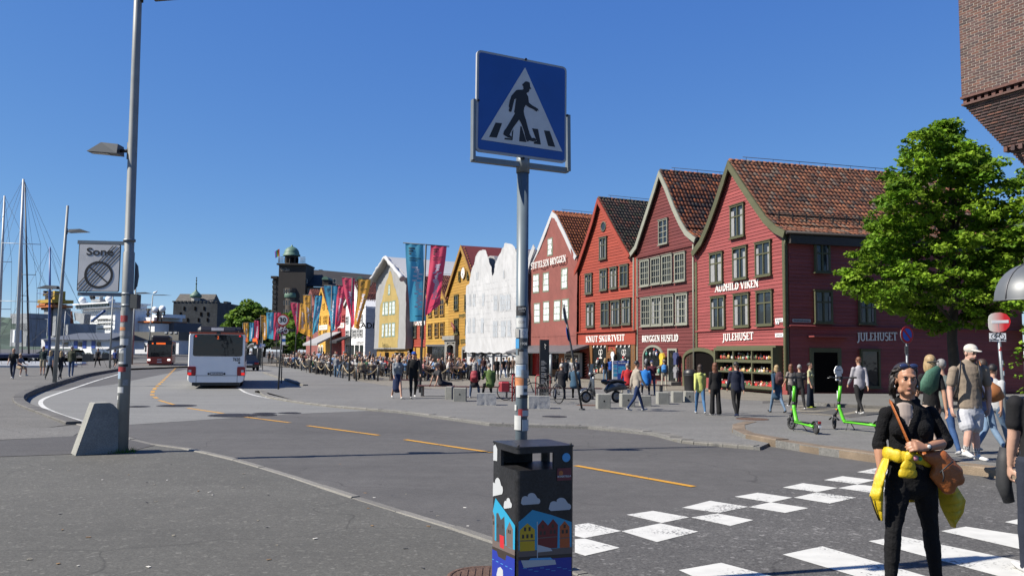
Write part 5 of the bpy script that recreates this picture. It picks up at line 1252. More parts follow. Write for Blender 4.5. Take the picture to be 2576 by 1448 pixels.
# ---- harbour: sheds, ships, sailing boats
m_shipw=pm('ship_white',(.80,.83,.85),.5,.12,.4);m_shipg=pm('ship_grey',(.26,.28,.30),.6,.25,.4);m_orange=pm('crane_orange',(.45,.13,.02),.5,.1);m_cyel=pm('crane_yellow',(.42,.27,.02),.5,.1)
m_shedw=pm('shed_white',(.70,.71,.72),.7,.1,.5);m_shedr=pm('shed_roof_blue_grey',(.075,.085,.105),.6,.12,.4);m_sheddr=pm('shed_door_blue',(.02,.06,.30),.5,.08);m_shipb=pm('ship_blue',(.02,.07,.22),.5,.1)
YS=190
shed=thing('harbour_shed','long white quay shed with blue doors and grey roof','shed')
fbox(zq,330,805,1240,905,YS,10,m_shedw,'wall',shed)
a,b=fpt(zq,330,806,YS-1),fpt(zq,1245,806,YS-1);zt=fpt(zq,800,738,YS+5).z
mb=MB();mb.add([(a.x,YS-1,a.z),(b.x,YS-1,a.z),(b.x,YS+11,a.z),(a.x,YS+11,a.z),(a.x+5,YS+5,zt),(b.x,YS+5,zt)],[(0,1,5,4),(1,2,5),(2,3,4,5),(3,0,4),(0,3,2,1)]);mb.build('roof',m_shedr,shed)
for x0,x1 in((385,460),(775,825),(895,940),(540,580),(1010,1060)):fbox(zq,x0,822,x1,900,YS-.1,.3,m_sheddr,'door',shed)
for x0,x1 in((620,700),(835,885),(1080,1130)):fbox(zq,x0,835,x1,880,YS-.1,.3,m_glassd,'door',shed)
YS2=240
shed2=thing('harbour_shed','low grey-roofed quay building behind the oncoming red bus','shed')
fbox(zb,195,812,740,960,YS2,10,m_shedw,'wall',shed2);fbox(zb,190,728,745,815,YS2-.5,11,pm('shed_roof_grey',(.115,.112,.10),.7,.12,.4),'roof',shed2)
for x in(205,288,352):fbox(zb,x,848,x+34,884,YS2-.1,.3,m_glassd,'window',shed2)
for k in range(3):fbox(zb,575+k*60,728,605+k*60,748,YS2-.7,1,m_shipg,'roof_hatch',shed2)
# white offshore ship
YW=270
ship=thing('offshore_ship','white offshore ship with wide bridge and radar domes','ship')
fbox(zq,740,560,1320,960,YW,14,m_shipw,'hull',ship);fbox(zq,722,436,1320,480,YW-2,12,m_shipw,'bridge_deck',ship);fbox(zq,700,424,1320,438,YW-3,14,m_shipw,'bridge_roof',ship);fbox(zq,770,480,1320,565,YW,12,m_shipw,'superstructure',ship)
for k in range(12):fbox(zq,725+k*48,444,764+k*48,466,YW-2.3,.4,m_glassd,'bridge_window',ship)
for x,y in((800,385),(1262,395)):
 p=fpt(zq,x,y,YW-1);one('ell',(tuple(p),(4.6*.24,1.1,1.15),14,10,),'radar_dome',m_shipw,ship);fbox(zq,x-14,y+15,x+14,426,YW-1.5,2,m_shipw,'dome_base',ship)
fbox(zq,915,380,1070,408,YW,5,m_shipg,'wheelhouse_top',ship);fbox(zq,985,352,1145,360,YW,.6,m_shipg,'radar_bar',ship);fbox(zq,1055,355,1070,390,YW,1,m_shipg,'radar_mast',ship)
for k in(0,1):mb=MB();p=fpt(zq,930+k*35,372,YW);mb.tube([p,p+Vector((-.8,0,1.2))],.5,8);mb.build('funnel',m_slate,ship)
for y in(600,640,690):
 for k in range(10):fbox(zq,1040+k*26,y,1052+k*26,y+12,YW-.3,.4,m_glassd,'porthole',ship)
one('prism',([fpt(zq,*q,YW-6)for q in[(745,720),(790,700),(1000,695),(1060,712),(1040,735),(770,735)]],(0,3,0),),'work_boat',m_shipg,ship)
one('prism',([fpt(zq,*q,YW-5)for q in[(810,520),(1000,540),(985,640),(940,655),(905,620),(830,600)]],(0,2,0),),'deck_crane_housing',m_shipg,ship)
mb=MB();mb.tube([fpt(zq,770,510,YW-6),fpt(zq,805,660,YW-6)],.9,6);mb.tube([fpt(zq,805,660,YW-6),fpt(zq,850,690,YW-6)],.7,6);mb.build('stern_frame',pm('rust_brown',(.16,.06,.03),.8,.3),ship)
one('tube',([fpt(zq,1090,620,YW-4),fpt(zq,1300,520,YW-4)],.45,6,),'crane_boom',m_shipb,ship)
mb=MB()
for y in(505,548,600):
 a,b=fpt(zq,690,y,YW-3),fpt(zq,1320,y,YW-3);mb.tube([a,b],.09,4)
for k in range(18):p=fpt(zq,760+k*32,505,YW-3);mb.tube([p,p-Vector((0,0,1.1))],.06,4)
stuff(mb.build('railings',m_shipg,ship))
# crane ship
YK=235
ks=thing('crane_ship','grey supply ship with orange and yellow lifting gear','ship')
fbox(zq,425,490,500,770,YK,4,m_shipg,'tower',ks);fbox(zq,545,480,600,770,YK+1,4,m_shipg,'tower',ks);fbox(zq,400,640,720,900,YK+3,8,m_shipg,'hull',ks)
fbox(zq,345,445,600,470,YK-1,6,m_orange,'platform',ks);fbox(zq,390,428,500,448,YK-1.2,6,m_orange,'platform_box',ks);fbox(zq,355,388,610,422,YK-1,6,m_cyel,'yellow_beam',ks);fbox(zq,400,470,520,494,YK-.5,5,pm('crane_shadow',(.08,.05,.03),.8,.2),'hook_frame',ks)  # hook frame is coloured dark for the shade under the platform
for q in[(405,325,470,345),(410,290,430,340),(470,310,580,365),(575,300,610,400),(445,345,540,388)]:fbox(zq,*q,YK,3,m_slate if q[0]!=575 else m_cyel,'machinery',ks)
mb=MB();p=fpt(zq,465,345,YK-1);mb.tube([p,fpt(zq,620,280,YK-1)],.12,5);mb.build('boom',m_cyel,ks)
ls=thing('patrol_ship','dark grey ship with blocky superstructure at the left','ship')
for q,m in[((55,535,350,585),m_shipg),((85,570,300,640),m_shipg),((180,590,340,730),m_shipg),((205,640,330,860),m_shipg),((60,700,330,880),m_shipg)]:fbox(zq,*q,YK-20,5,m,'deck_house',ls)
fbox(zq,218,710,248,840,YK-23,2,m_shipw,'white_funnel',ls)
ferry=thing('ferry','white and orange ferry behind the sign post','ship')
fbox(zb,235,640,470,735,YS2+25,12,m_shipw,'hull',ferry);fbox(zb,240,614,475,630,YS2+24,12,m_orange,'orange_band',ferry);fbox(zb,250,575,460,614,YS2+25,10,m_shipw,'deck',ferry);fbox(zb,400,545,560,580,YS2+26,8,m_shipw,'bridge',ferry);fbox(zb,500,635,610,735,YS2+30,10,m_shedr,'stern',ferry)
mb=MB()
for x0,y0,x1,y1,w_ in[(340,480,340,570,.35),(305,487,380,487,.2),(320,500,365,500,.2),(315,540,370,540,.25),(485,490,485,620,.25),(520,475,520,580,.2),(440,530,595,530,.2),(455,550,590,550,.2),(470,510,560,510,.15),(585,500,585,560,.2),(540,480,540,640,.15),(500,478,500,600,.15)]:
 mb.tube([fpt(zb,x0,y0,YS2+26),fpt(zb,x1,y1,YS2+26)],w_,5)
mb.build('radar_masts',m_slate,ferry)
for x in(468,582):p=fpt(zb,x,500 if x<500 else 494,YS2+25);one('ell',(tuple(p),(1.0,1.0,1.1),10,8,),'radar_dome',m_shipw,ferry)
# sailing boats
m_mastw=pm('mast_white',(.45,.47,.48),.4,.05,2);m_mastb=pm('mast_blue',(.02,.07,.26),.4,.05);m_mastd=pm('mast_dark',(.045,.05,.06),.5,.05);m_hullw=pm('hull_white',(.45,.46,.47),.3,.05);m_cover=pm('sail_cover_navy',(.02,.03,.08),.8,.1)
def sailboat(label,top,bot,Y,mat,spreaders,r=.10,hull=m_hullw,L=11):
 b=at(*bot,Y);t_=at(*top,Y);o=thing('sailing_boat',label,'boat',(b.x,Y,-1.3),.25)
 Mi=Matrix.Rotation(-.25,4,'Z')@Matrix.Translation((-b.x,-Y,1.3));lt=Mi@t_;lb=Mi@Vector((b.x,Y,-.2))
 mb=MB();mb.tube([lb,lb.lerp(lt,.6),lt],[r,r*.9,r*.55],8);ms=mb.build('mast',mat,o)
 for(f_,w_)in spreaders:
  p=lb.lerp(lt,f_);one('tube',([p-Vector((w_,0,0)),p+Vector((w_,0,0))],.03,5,),'spreader',mat,ms)
 for s in(-1,1):
  mb=MB();pts=[lt]+[lb.lerp(lt,f_)+Vector((s*w_,0,0))for f_,w_ in spreaders[::-1]]+[lb+Vector((s*1.2,0,.6))];mb.tube(pts,.012,4);mb.build('shroud',m_mastd,ms)
 one('tube',([lt,Vector((L*.5,0,1.2))],.012,4,),'forestay',m_mastd,ms);one('tube',([lt,Vector((-L*.5,0,1.2))],.012,4,),'backstay',m_mastd,ms)
 mb=MB();secs=[]
 for k,(x,w_,zk)in enumerate([(-.5,.9,.35),(-.3,1.35,.1),(0,1.6,0),(.25,1.2,.05),(.42,.55,.2),(.5,.04,.5)]):
  secs.append([(x*L,-w_,1.25),(x*L,-w_*.8,.5),(x*L,0,zk-.15),(x*L,w_*.8,.5),(x*L,w_,1.25)])
 vs=[p for s_ in secs for p in s_];fs=[(i*5+j,i*5+j+1,(i+1)*5+j+1,(i+1)*5+j)for i in range(5)for j in range(4)]+[(0,1,2,3,4)]+[(i*5+4,(i+1)*5+4,(i+1)*5,i*5)for i in range(5)]
 mb.add(vs,fs);mb.build('hull',hull,o)
 one('cbox',(-L*.22,-.9,1.25,L*.2,.9,1.75,.12,),'cabin',m_hullw,o)
 mb=MB();q=lb.copy();q.z=2.4;mb.tube([q,q+Vector((-L*.38,0,.1))],[.2,.13],8);mb.build('boom_cover',m_cover,o)
 return o
sailboat('tall white-masted yacht furthest left at the quay',z1(22,160),z1(-8,900),74,m_mastw,[(.35,.9),(.62,.8)],.14,L=14)
sailboat('tall white-masted yacht beside the leftmost mast',z1(113,80),z1(84,900),74,m_mastw,[(.36,1.7),(.66,1.6)],.17,L=15)
sailboat('yacht with slim dark mast behind the tall white mast',z1(120,95),z1(146,900),84,m_mastd,[(.5,.8)],.10)
sailboat('yacht with blue mast near the leaning lamp post',z1(241,407),z1(243,910),78,m_mastb,[(.62,1.1)],.12,m_mastb)
sailboat('small yacht with thin dark mast by the white masts',z1(108,300),z1(112,900),90,m_mastd,[(.5,.6)],.07)
sailboat('small yacht with thin pale mast before the white ship',zq(690,510),zq(660,920),88,m_mastw,[(.4,.7)],.06)
# the ships and sheds lie at an angle to the street, their sides towards the afternoon sun
def swing(root,Y,zf,x,deg):
 c=at(*zf(x,700),Y);k=1/cos(radians(deg));root.matrix_world=Matrix.Translation((c.x,Y,0))@Matrix.Rotation(radians(-deg),4,'Z')@Matrix.Scale(k,4,(1,0,0))@Matrix.Translation((-c.x,-Y,0))
swing(ship,YW,zq,1010,38);swing(ks,YK,zq,500,35);swing(ls,YK-20,zq,200,30);swing(shed,YS,zq,790,22);swing(ferry,YS2+25,zb,380,35);swing(shed2,YS2,zb,460,20)
# ================================================================== near street furniture
m_pole=pm('galvanised_pole',(.20,.225,.24),.45,.12,6,.1,60,metal=.35)
m_polep=pm('pole_grey_paint',(.115,.15,.175),.42,.12,5)
m_polel=pm('lamp_post_grey',(.24,.255,.25),.5,.18,2.5)
m_black=pm('black_plastic',(.016,.016,.018),.45,.1,5)
m_blk=pm('flat_black_print',(.012,.012,.014),.6,0)
m_signblue=pm('sign_blue',(.006,.085,.36),.4,.10,3)
m_signgrey=pm('sign_white_film',(.66,.65,.63),.5,.10,5)
m_signback=pm('sign_border_grey',(.40,.41,.42),.5,.1,5)
m_conc=pm('concrete',(.25,.25,.225),.9,.2,2.5,.5,40,fine=.22,fscale=50)
m_concr=pm('split_granite',(.36,.36,.36),.9,.15,3,.2,14,fine=.3,fscale=40)
m_signred=pm('sign_red',(.50,.02,.025),.45,.06,4)
class Plane(Facade):
 def __init__(s,A,rz):
  s.A=Vector(A);s.rz=rz;s.z0=0;s.w=1;s.M=Matrix.Translation(s.A)@Matrix.Rotation(rz,4,'Z');s.Mi=s.M.inverted();s.co=s.Mi@Vector((0,0,H))
def flat_poly(pl,zf,pts,y,mat,name,parent,off=None,thick=.002):
 """flat printed shape on a plane"""
 q=[pl.loc(*zf(*p),y)for p in pts];ox=off or(0,0)
 mb=MB();mb.prism([(x-ox[0],y,z-ox[1])for x,z in q],(0,thick,0));return mb.build(name,mat,parent)
def rrect(w,h,r,n=5):
 o=[]
 for cx,cz,a0 in((w/2-r,h/2-r,0),(-w/2+r,h/2-r,90),(-w/2+r,-h/2+r,180),(w/2-r,-h/2+r,270)):
  for i in range(n+1):a=radians(a0+90*i/n);o.append((cx+r*cos(a),cz+r*sin(a)))
 return o
def disc(r,y,c,mat,name,parent,thick=.004,n=28):
 mb=MB();mb.prism([(c[0]+r*cos(2*pi*k/n),y,c[1]+r*sin(2*pi*k/n))for k in range(n)],(0,thick,0));return mb.build(name,mat,parent)
def ringd(r0,r1,y,c,mat,name,parent,n=32,thick=.003):
 mb=MB()
 for k in range(n):
  a,b=2*pi*k/n,2*pi*(k+1)/n
  mb.prism([(c[0]+r0*cos(a),y,c[1]+r0*sin(a)),(c[0]+r1*cos(a),y,c[1]+r1*sin(a)),(c[0]+r1*cos(b),y,c[1]+r1*sin(b)),(c[0]+r0*cos(b),y,c[1]+r0*sin(b))],(0,thick,0))
 return mb.build(name,mat,parent)
 # ---- pedestrian crossing sign
DS=6.45
pb=at(1312.5,1100,DS);xt=at(1315.5,420,DS)
sp_=thing('crossing_sign','blue pedestrian crossing sign on a stickered grey pole','road sign',(pb.x,DS,0))
pr_=15.0*DS/F
mb=MB();mb.tube([(0,0,.1),(xt.x-pb.x,0,xt.z)],pr_,24);pole=mb.build('pole',m_polep,sp_)
one('tube',([(xt.x-pb.x,0,xt.z-.05),(xt.x-pb.x,0,xt.z+.13)],pr_*1.14,24,),'collar',m_pole,sp_)
SA=radians(28);c=at(*zs(700,680),DS)
pl=Plane((c.x-.02,DS-.07,0),SA);PS=lambda x,y:pl.loc(*zs(x,y))
cs=PS(700,680);sgn=obj('sign_face',None,sp_,(c.x-.02-pb.x,-.07,0),SA)
W_=(PS(1135,770)[0]-PS(268,620)[0]);Hh=(PS(690,220)[1]-PS(700,1175)[1])
def on_sign(mat,name,outline,y,thick=.002):mb=MB();mb.prism([(cs[0]+x,y,cs[1]+z)for x,z in outline],(0,thick,0));return mb.build(name,mat,sgn)
on_sign(m_signback,'border',rrect(W_,Hh,.035),-.004,.022);on_sign(m_signblue,'blue_field',rrect(W_-.035,Hh-.035,.022),-.007,.004)
def sp_poly(pts,y,mat,name):return flat_poly(pl,zs,pts,y,mat,name,sgn)
sp_poly([(725,290),(1085,1102),(300,985)],-.010,m_signgrey,'white_triangle')
sp_poly([(700,452),(714,440),(722,428),(740,424),(770,436),(774,480),(784,492),(778,500),(768,497),(766,515),(756,532),(745,528),(740,545),(755,570),(762,630),(800,660),(830,676),(850,690),(856,710),(845,702),(838,716),(826,708),(805,692),(765,675),(732,652),(716,680),(712,715),(718,752),(735,800),(752,870),(770,930),(790,970),(815,970),(835,985),(830,1000),(800,1003),(770,995),(748,1005),(735,985),(715,900),(690,830),(668,792),(640,830),(610,870),(585,920),(575,940),(598,962),(592,972),(560,965),(535,950),(515,935),(522,905),(560,850),(600,780),(630,730),(620,722),(625,690),(638,600),(640,588),(622,600),(607,660),(598,700),(592,718),(572,715),(568,700),(575,680),(568,665),(578,610),(595,560),(640,510),(660,505),(695,505),(710,500),(708,470),(700,462)],-.013,m_blk,'walking_man')
for q in[[(440,822),(503,828),(452,968),(378,960)],[(598,912),(613,885),(604,992),(525,984),(530,968),(560,972),(595,976)],[(680,858),(692,860),(738,1010),(668,1002)],[(793,877),(850,884),(878,1034),(810,1026),(812,1006),(838,1000)],[(908,897),(963,903),(1016,1057),(948,1046)]]:sp_poly(q,-.0115,m_blk,'stripe')
# U-shaped bracket
def bar_px(a,b,w,name,y=-.0):
 p,q=PS(*a),PS(*b);d=Vector((q[0]-p[0],q[1]-p[1])).normalized();n_=Vector((-d.y,d.x))*w/2
 mb=MB();mb.prism([(p[0]-n_.x,y+.0,p[1]-n_.y),(q[0]-n_.x,y,q[1]-n_.y),(q[0]+n_.x,y,q[1]+n_.y),(p[0]+n_.x,y,p[1]+n_.y)],(0,.05,0));return mb.build(name,m_pole,sgn)
bar_px((240,592),(236,1176),.022,'bracket_arm',.0);bar_px((1152,746),(1156,1288),.022,'bracket_arm',.0);bar_px((232,1160),(1160,1275),.04,'bracket_bar',.022)
for q in[(270,610),(1128,755),(704,1168),(728,215)]:p=PS(*q);disc(.010,-.012,p,m_blk,'bolt',sgn,.02,10)
# stickers round the pole
zst=zoom(2020,1180,160/386)
def wrap_patch(x0,y0,x1,y1,mat,name,par,zf=zst,u0=118,u1=228,d=DS,r=pr_,base=pb,r_off=.0015,parent=None,lean=0.0):
 """label bent round the pole; x0..x1 in the picture's pole width u0..u1"""
 za=at(*zf((u0+u1)/2,y0),d-r).z;zb_=at(*zf((u0+u1)/2,y1),d-r).z;k=lambda x:max(-1,min(1,(2*(x-u0)/(u1-u0)-1)))
 a0,a1=math.asin(k(x0)),math.asin(k(x1));n=max(2,int((a1-a0)/.2));vs=[];rr=r+r_off
 for i in range(n+1):
  a=a0+(a1-a0)*i/n
  for z in(za,zb_):vs.append((rr*sin(a)+lean*z,-rr*cos(a),z))
 mb=MB();mb.add(vs,[(2*i,2*i+1,2*i+3,2*i+2)for i in range(n)],0,True);return mb.build(name,mat,parent)
ln=(xt.x-pb.x)/xt.z
cols_={'k':m_blk,'w':pm('sticker_white',(.52,.53,.52),.5,.1,20),'g':pm('sticker_grey',(.30,.30,.29),.6,.3,25),'b':pm('sticker_blue',(.05,.25,.5),.5,.1),'d':pm('sticker_slate',(.06,.07,.075),.6,.2,30),'r':pm('sticker_red',(.3,.03,.03),.5,.2,30),'o':pm('sticker_orange',(.5,.2,.08),.6,.3,30),'l':pm('sticker_pale_blue',(.3,.4,.5),.5,.35,25)}
nn=0
for x0,y0,x1,y1,k in[(120,103,212,197,'k'),(122,218,208,310,'w'),(148,320,225,412,'w'),(118,420,148,512,'b'),(152,416,226,512,'d'),(138,520,188,575,'k'),(150,545,226,660,'g'),(120,580,160,660,'g'),(120,668,205,790,'w'),(126,680,202,775,'l'),(120,795,190,880,'o'),(128,870,220,985,'w'),(190,900,218,935,'d'),(160,960,222,992,'k'),(118,1058,132,1112,'w'),(146,1098,228,1170,'r'),(180,1110,228,1165,'w'),(118,1160,168,1300,'w'),(178,1200,228,1308,'w'),(120,320,150,410,'g'),(170,720,226,800,'g')]:
 nn+=1;wrap_patch(x0,y0,x1,y1,cols_[k],'sticker',None,parent=pole,r_off=.0010+.0004*nn,lean=ln)
def pole_text(tx,y,h,mat,w,xo=0.0):
 z=at(*zst(168,y),DS-pr_).z;sans(tx,h,mat,'sticker_print',pole,Matrix.Translation((xo+ln*z,-pr_-.013,z)),width=w,extrude=.001)
pole_text('HAPPY',133,.03,cols_['w'],.058);pole_text('CAMPERS',158,.012,cols_['w'],.04);pole_text('COZY',262,.026,m_blk,.055);pole_text('1908',468,.03,cols_['w'],.05,.014)
z=at(*zst(186,366),DS-pr_).z;ringd(.013,.016,-pr_-.012,(.014+ln*z,z),pm('sticker_ink_blue',(.06,.09,.2),.6,0),'sticker_print',pole,20,.001)
# ---- litter bin
BA=radians(23);BC=Vector((.043,5.6,PZ));SB=.425;ZT=1.18-PZ
bin_=thing('litter_bin','black litter bin painted with colourful wharf houses and clouds','litter bin',BC,BA)
m_bin=pm('bin_black_paint',(.016,.016,.018),.42,.5,5,.12,40,spec=.4,fine=.5,fscale=60)
plR=Plane(BC,BA);plL=Plane(BC,BA+pi/2)  # right face: local x; left face: x runs back along the other side
BR=lambda x,y,o=0.0:plR.loc(*zbin(x,y),o);
def bl(x,y):  # left face: plane x=0 of the bin, returns (distance back along the side, z)
 d=plR.Mi.to_3x3()@ray(*zbin(x,y));t=(0-plR.co.x)/d.x;p=plR.co+d*t;return p.y,p.z
rb_=.035
outline=[(rb_*(1-cos(a)),rb_*(1-sin(a)))for a in np.linspace(0,pi/2,6)]+[(SB-.012,0),(SB,.012),(SB,SB-.012),(SB-.012,SB),(.012,SB),(0,SB-.012)]
z1_,z2_=BR(620,578)[1],BR(620,440)[1]
one('prism',([(x,y,.02)for x,y in outline],(0,0,z1_-.02),),'body',m_bin,bin_)
mb=MB();mb.prism([(x,y,z2_)for x,y in outline],(0,0,ZT-z2_-.012));mb.prism([(x*1.02-.004,y*1.02-.004,ZT-.012)for x,y in outline],(0,0,.012));mb.build('lid',m_bin,bin_)
xr=BR(855,500)[0];yl=bl(420,490)[0]
for nm,q in(('side_panel',[(xr,0),(SB-.012,0),(SB,.012),(SB,SB-yl*0-.30),(SB-.02,SB-.30),(SB-.02,.02),(xr,.02)]),('side_panel',[(0,yl),(0,SB-.012),(.012,SB),(.30,SB),(.30,SB-.02),(.02,SB-.02),(.02,yl)])):
 one('prism',([(x,y,z1_)for x,y in q],(0,0,z2_-z1_),),nm,m_bin,bin_)
one('prism',([(SB-.05,SB,z1_),(SB,SB,z1_),(SB,SB-.05,z1_),(SB-.02,SB-.05,z1_),(SB-.05,SB-.02,z1_)],(0,0,z2_-z1_),),'corner_post',m_bin,bin_)
mb=MB();mb.tube([(.02,.02,ZT-.004),(.02,.02,ZT+.012)],.008,8);mb.tube([(SB-.015,.015,ZT-.004),(SB-.015,.015,ZT+.012)],.008,8);mb.build('lid_pin',m_blk,bin_)
art={'cloud':pm('art_cloud_white',(.46,.48,.50),.45,.04),'sky':pm('art_sky_blue',(.02,.30,.50),.45,.04),'stone':pm('art_grey_brown',(.13,.10,.09),.5,.04),'grey':pm('art_dark_grey',(.045,.045,.05),.5,.04),'brown':pm('art_dark_brown',(.035,.025,.02),.5,.04),'sea':pm('art_deep_blue',(.012,.03,.30),.45,.05),'yel':pm('art_yellow',(.55,.36,.01),.45,.04),'red':pm('art_red',(.16,.012,.014),.45,.04),'org':pm('art_orange',(.42,.09,.02),.45,.04),'rose':pm('art_flag_red',(.5,.02,.03),.45,.04),'line':pm('art_light_blue',(.08,.35,.65),.45,.04)}
lay=[0.0]
def pr_r(pts,k,name='painted_shape'):
 lay[0]+=.00005;q=[BR(*p)for p in pts];one('prism',([(max(.012,min(SB-.014,x)),-.0008-lay[0],z)for x,z in q],(0,.0004,0),),name,art[k],bin_)
def pr_l(pts,k,name='painted_shape'):
 lay[0]+=.00005;q=[bl(*p)for p in pts];one('prism',([(-.0008-lay[0],max(.012,min(SB-.014,y)),z)for y,z in q],(.0004,0,0),),name,art[k],bin_)
def cloud(cx,cy,w,h,f):
 o=[(cx-w*.5,cy+h*.35),(cx-w*.46,cy+h*.05)]+[(cx-w*.27+w*.17*cos(a),cy-h*.02-h*.22*sin(a))for a in np.linspace(pi*.95,.25*pi,6)]+[(cx+w*.06+w*.25*cos(a),cy-h*.08-h*.42*sin(a))for a in np.linspace(pi*.8,.12*pi,9)]+[(cx+w*.36+w*.14*cos(a),cy+h*.18-h*.25*sin(a))for a in np.linspace(pi*.5,-.35*pi,6)]+[(cx-w*.4,cy+h*.5)]
 f(o,'cloud')
 # right face
xe_=1034
pr_r([(566,1000),(600,975),(680,902),(840,945),(xe_,1000),(xe_,1215),(566,1245)],'sky')
pr_r([(566,1235),(720,1232),(xe_,1205),(xe_,1262),(566,1296)],'stone');pr_r([(566,1292),(xe_,1258),(xe_,1290),(566,1322)],'brown');pr_r([(566,1320),(xe_,1288),(xe_,1560),(566,1560)],'sea')
pr_r([(575,1070),(638,1012),(700,1065),(700,1237),(575,1245)],'yel');pr_r([(722,1035),(765,983),(808,1030),(850,976),(890,1025),(885,1215),(724,1228)],'red');pr_r([(905,1040),(945,993),(985,1040),(988,1210),(905,1215)],'org')
for q in[(619,1062),(656,1060),(603,1122),(638,1120),(674,1117)]:pr_r([(q[0]-9,q[1]-16),(q[0]+9,q[1]-16),(q[0]+9,q[1]+16),(q[0]-9,q[1]+16)],'brown')
for q in[(765,1040),(847,1034),(748,1093),(780,1091),(832,1084),(863,1082),(945,1037),(930,1082),(962,1080)]:pr_r([(q[0]-9,q[1]-15),(q[0]+9,q[1]-15),(q[0]+9,q[1]+15),(q[0]-9,q[1]+15)],'brown')
for q in[(575,700,1155,1150),(724,888,1132,1118),(905,986,1132,1126)]:pr_r([(q[0],q[2]),(q[1],q[3]),(q[1],q[3]+7),(q[0],q[2]+7)],'stone')
pr_r([(716,1000),(723,1000),(724,1300),(717,1300)],'cloud');pr_r([(722,1188),(830,1218),(845,1240),(722,1252)],'cloud');pr_r([(585,1318),(865,1312),(875,1350),(608,1380)],'cloud');pr_r([(650,1316),(665,1300),(830,1294),(848,1312)],'line')
cloud(664,812,160,100,pr_r);cloud(906,856,185,110,pr_r)
for k in range(9):x=600+k*47;y=1400+13*(k%3)-x*.03;pr_r([(x,y),(x+34,y-1),(x+34,y+3),(x,y+4)],'line')
c=BR(957,470);rr_=.030;one('prism',([(c[0]+rr_*cos(a),-.006,c[1]+rr_*sin(a))for a in np.linspace(0,2*pi,25)[:-1]],(0,.005,0),),'round_sticker',art['line'],bin_)
a,b=BR(882,560),BR(998,655);mb=MB();mb.box(a[0],-.006,b[1],b[0],-.002,a[1]);st_=mb.build('sticker',pm('sticker_plum',(.14,.02,.03),.5,.2,30),bin_)
sans('KVARTELLA',.018,cols_['w'],'sticker_print',bin_,Matrix.Translation(((a[0]+b[0])/2,-.008,BR(940,625)[1])),width=(b[0]-a[0])*.95,bold=.0004)
c=BR(912,600);disc(.017,-.0075,c,pm('sticker_globe',(.4,.13,.03),.6,.3,60),'sticker_print',bin_,.001,18)
# left face
pr_l([(332,905),(378,805),(470,930),(545,1035),(562,1010),(562,1250),(332,1130)],'sky');pr_l([(330,1140),(330,905),(357,915),(372,960),(372,1155),(385,1160),(385,930),(400,925),(425,985),(452,955),(462,1200),(520,1225),(562,1245),(562,1300),(330,1190)],'stone')
pr_l([(385,930),(400,928),(422,985),(452,955),(458,1185),(385,1160)],'grey');pr_l([(412,1105),(447,1120),(447,1225),(415,1208)],'rose');pr_l([(466,1070),(495,1000),(522,1062),(522,1225),(468,1200)],'stone')
pr_l([(330,1188),(562,1292),(562,1322),(330,1215)],'brown');pr_l([(330,1213),(562,1320),(562,1560),(330,1560)],'sea');pr_l([(385,1230),(470,1270),(460,1320),(400,1285)],'brown')
for q in[(357,958),(348,1000),(364,1008),(398,1030),(438,1040),(486,1078),(500,1083)]:pr_l([(q[0]-5,q[1]-15),(q[0]+5,q[1]-13),(q[0]+5,q[1]+17),(q[0]-5,q[1]+15)],'brown')
cloud(390,712,100,150,pr_l);cloud(480,848,68,90,pr_l)
pr_l([(343,370),(378,362),(394,400),(392,500),(343,488)],'cloud','torn_sticker')
pr_l([(392,1560),(388,1430),(400,1380),(420,1372),(440,1400),(445,1560)],'cloud')
for k in range(5):pr_l([(345+k*38,1300+k*20),(365+k*38,1310+k*20),(365+k*38,1314+k*20),(345+k*38,1304+k*20)],'line')
# ---- lamp post with zone sign
LB=gnd(*r1(785,655),PZ);LT=at(347.0,0,LB.y);lean=(LT-LB)/(LT.z-LB.z)
lamp=thing('lamp_post','tall grey lamp post covered in stickers in the left foreground','lamp post',LB)
def LP(z,dx=0.0,dy=0.0):return(lean.x*(z-LB.z)+dx,dy,z-LB.z)
mb=MB();mb.tube([LP(PZ-.1),LP(3.4),LP(3.42),LP(6.5),LP(10.2)],[.093,.090,.078,.068,.055],20);lpole=mb.build('pole',m_polel,lamp)
def lamp_head(parent,zc,side,L=.62,ang=.0,name='lamp_head',mat=None,base=LP,gap=.12):
 x0=side*gap;p=base(zc);o=obj(name,None,parent,p)
 mb=MB();mb.box(-.07,-.06,-.16,.07,.06,.16)if False else mb.tube([(0,0,0),(side*(gap+.12),0,0)],.03,8);mb.tube([(side*.06,0,-.14),(side*.06,0,.14)],.035,8);mb.build('bracket',m_blk,o)
 mb=MB();xs0,xs1=side*(gap+.08),side*(gap+.08+L)
 A=[(xs0,-.14,-.07),(xs1,-.10,-.03),(xs1,.10,-.03),(xs0,.14,-.07)];B=[(xs0,-.11,.09),(xs0+(xs1-xs0)*.55,-.10,.12),(xs0+(xs1-xs0)*.55,.10,.12),(xs0,.11,.09)]
 mb.add(A+B,[(0,1,2,3),(4,7,6,5),(0,4,5,1),(3,2,6,7),(0,3,7,4),(1,5,6,2)]);mb.build('housing',mat or pm('lamp_housing',(.055,.065,.075),.45,.1),o)
 mb=MB();mb.add([(xs0+(xs1-xs0)*.35,-.085,-.062),(xs0+(xs1-xs0)*.93,-.075,-.040),(xs0+(xs1-xs0)*.93,.075,-.040),(xs0+(xs1-xs0)*.35,.085,-.062)],[(0,1,2,3)]);mb.build('lens',m_signgrey,o)
 return o
zh=at(330,380,LB.y).z;lamp_head(lamp,zh,-1,.52);zh2=at(345,3,LB.y).z;lamp_head(lamp,zh2+.12,1,.62,gap=.16)
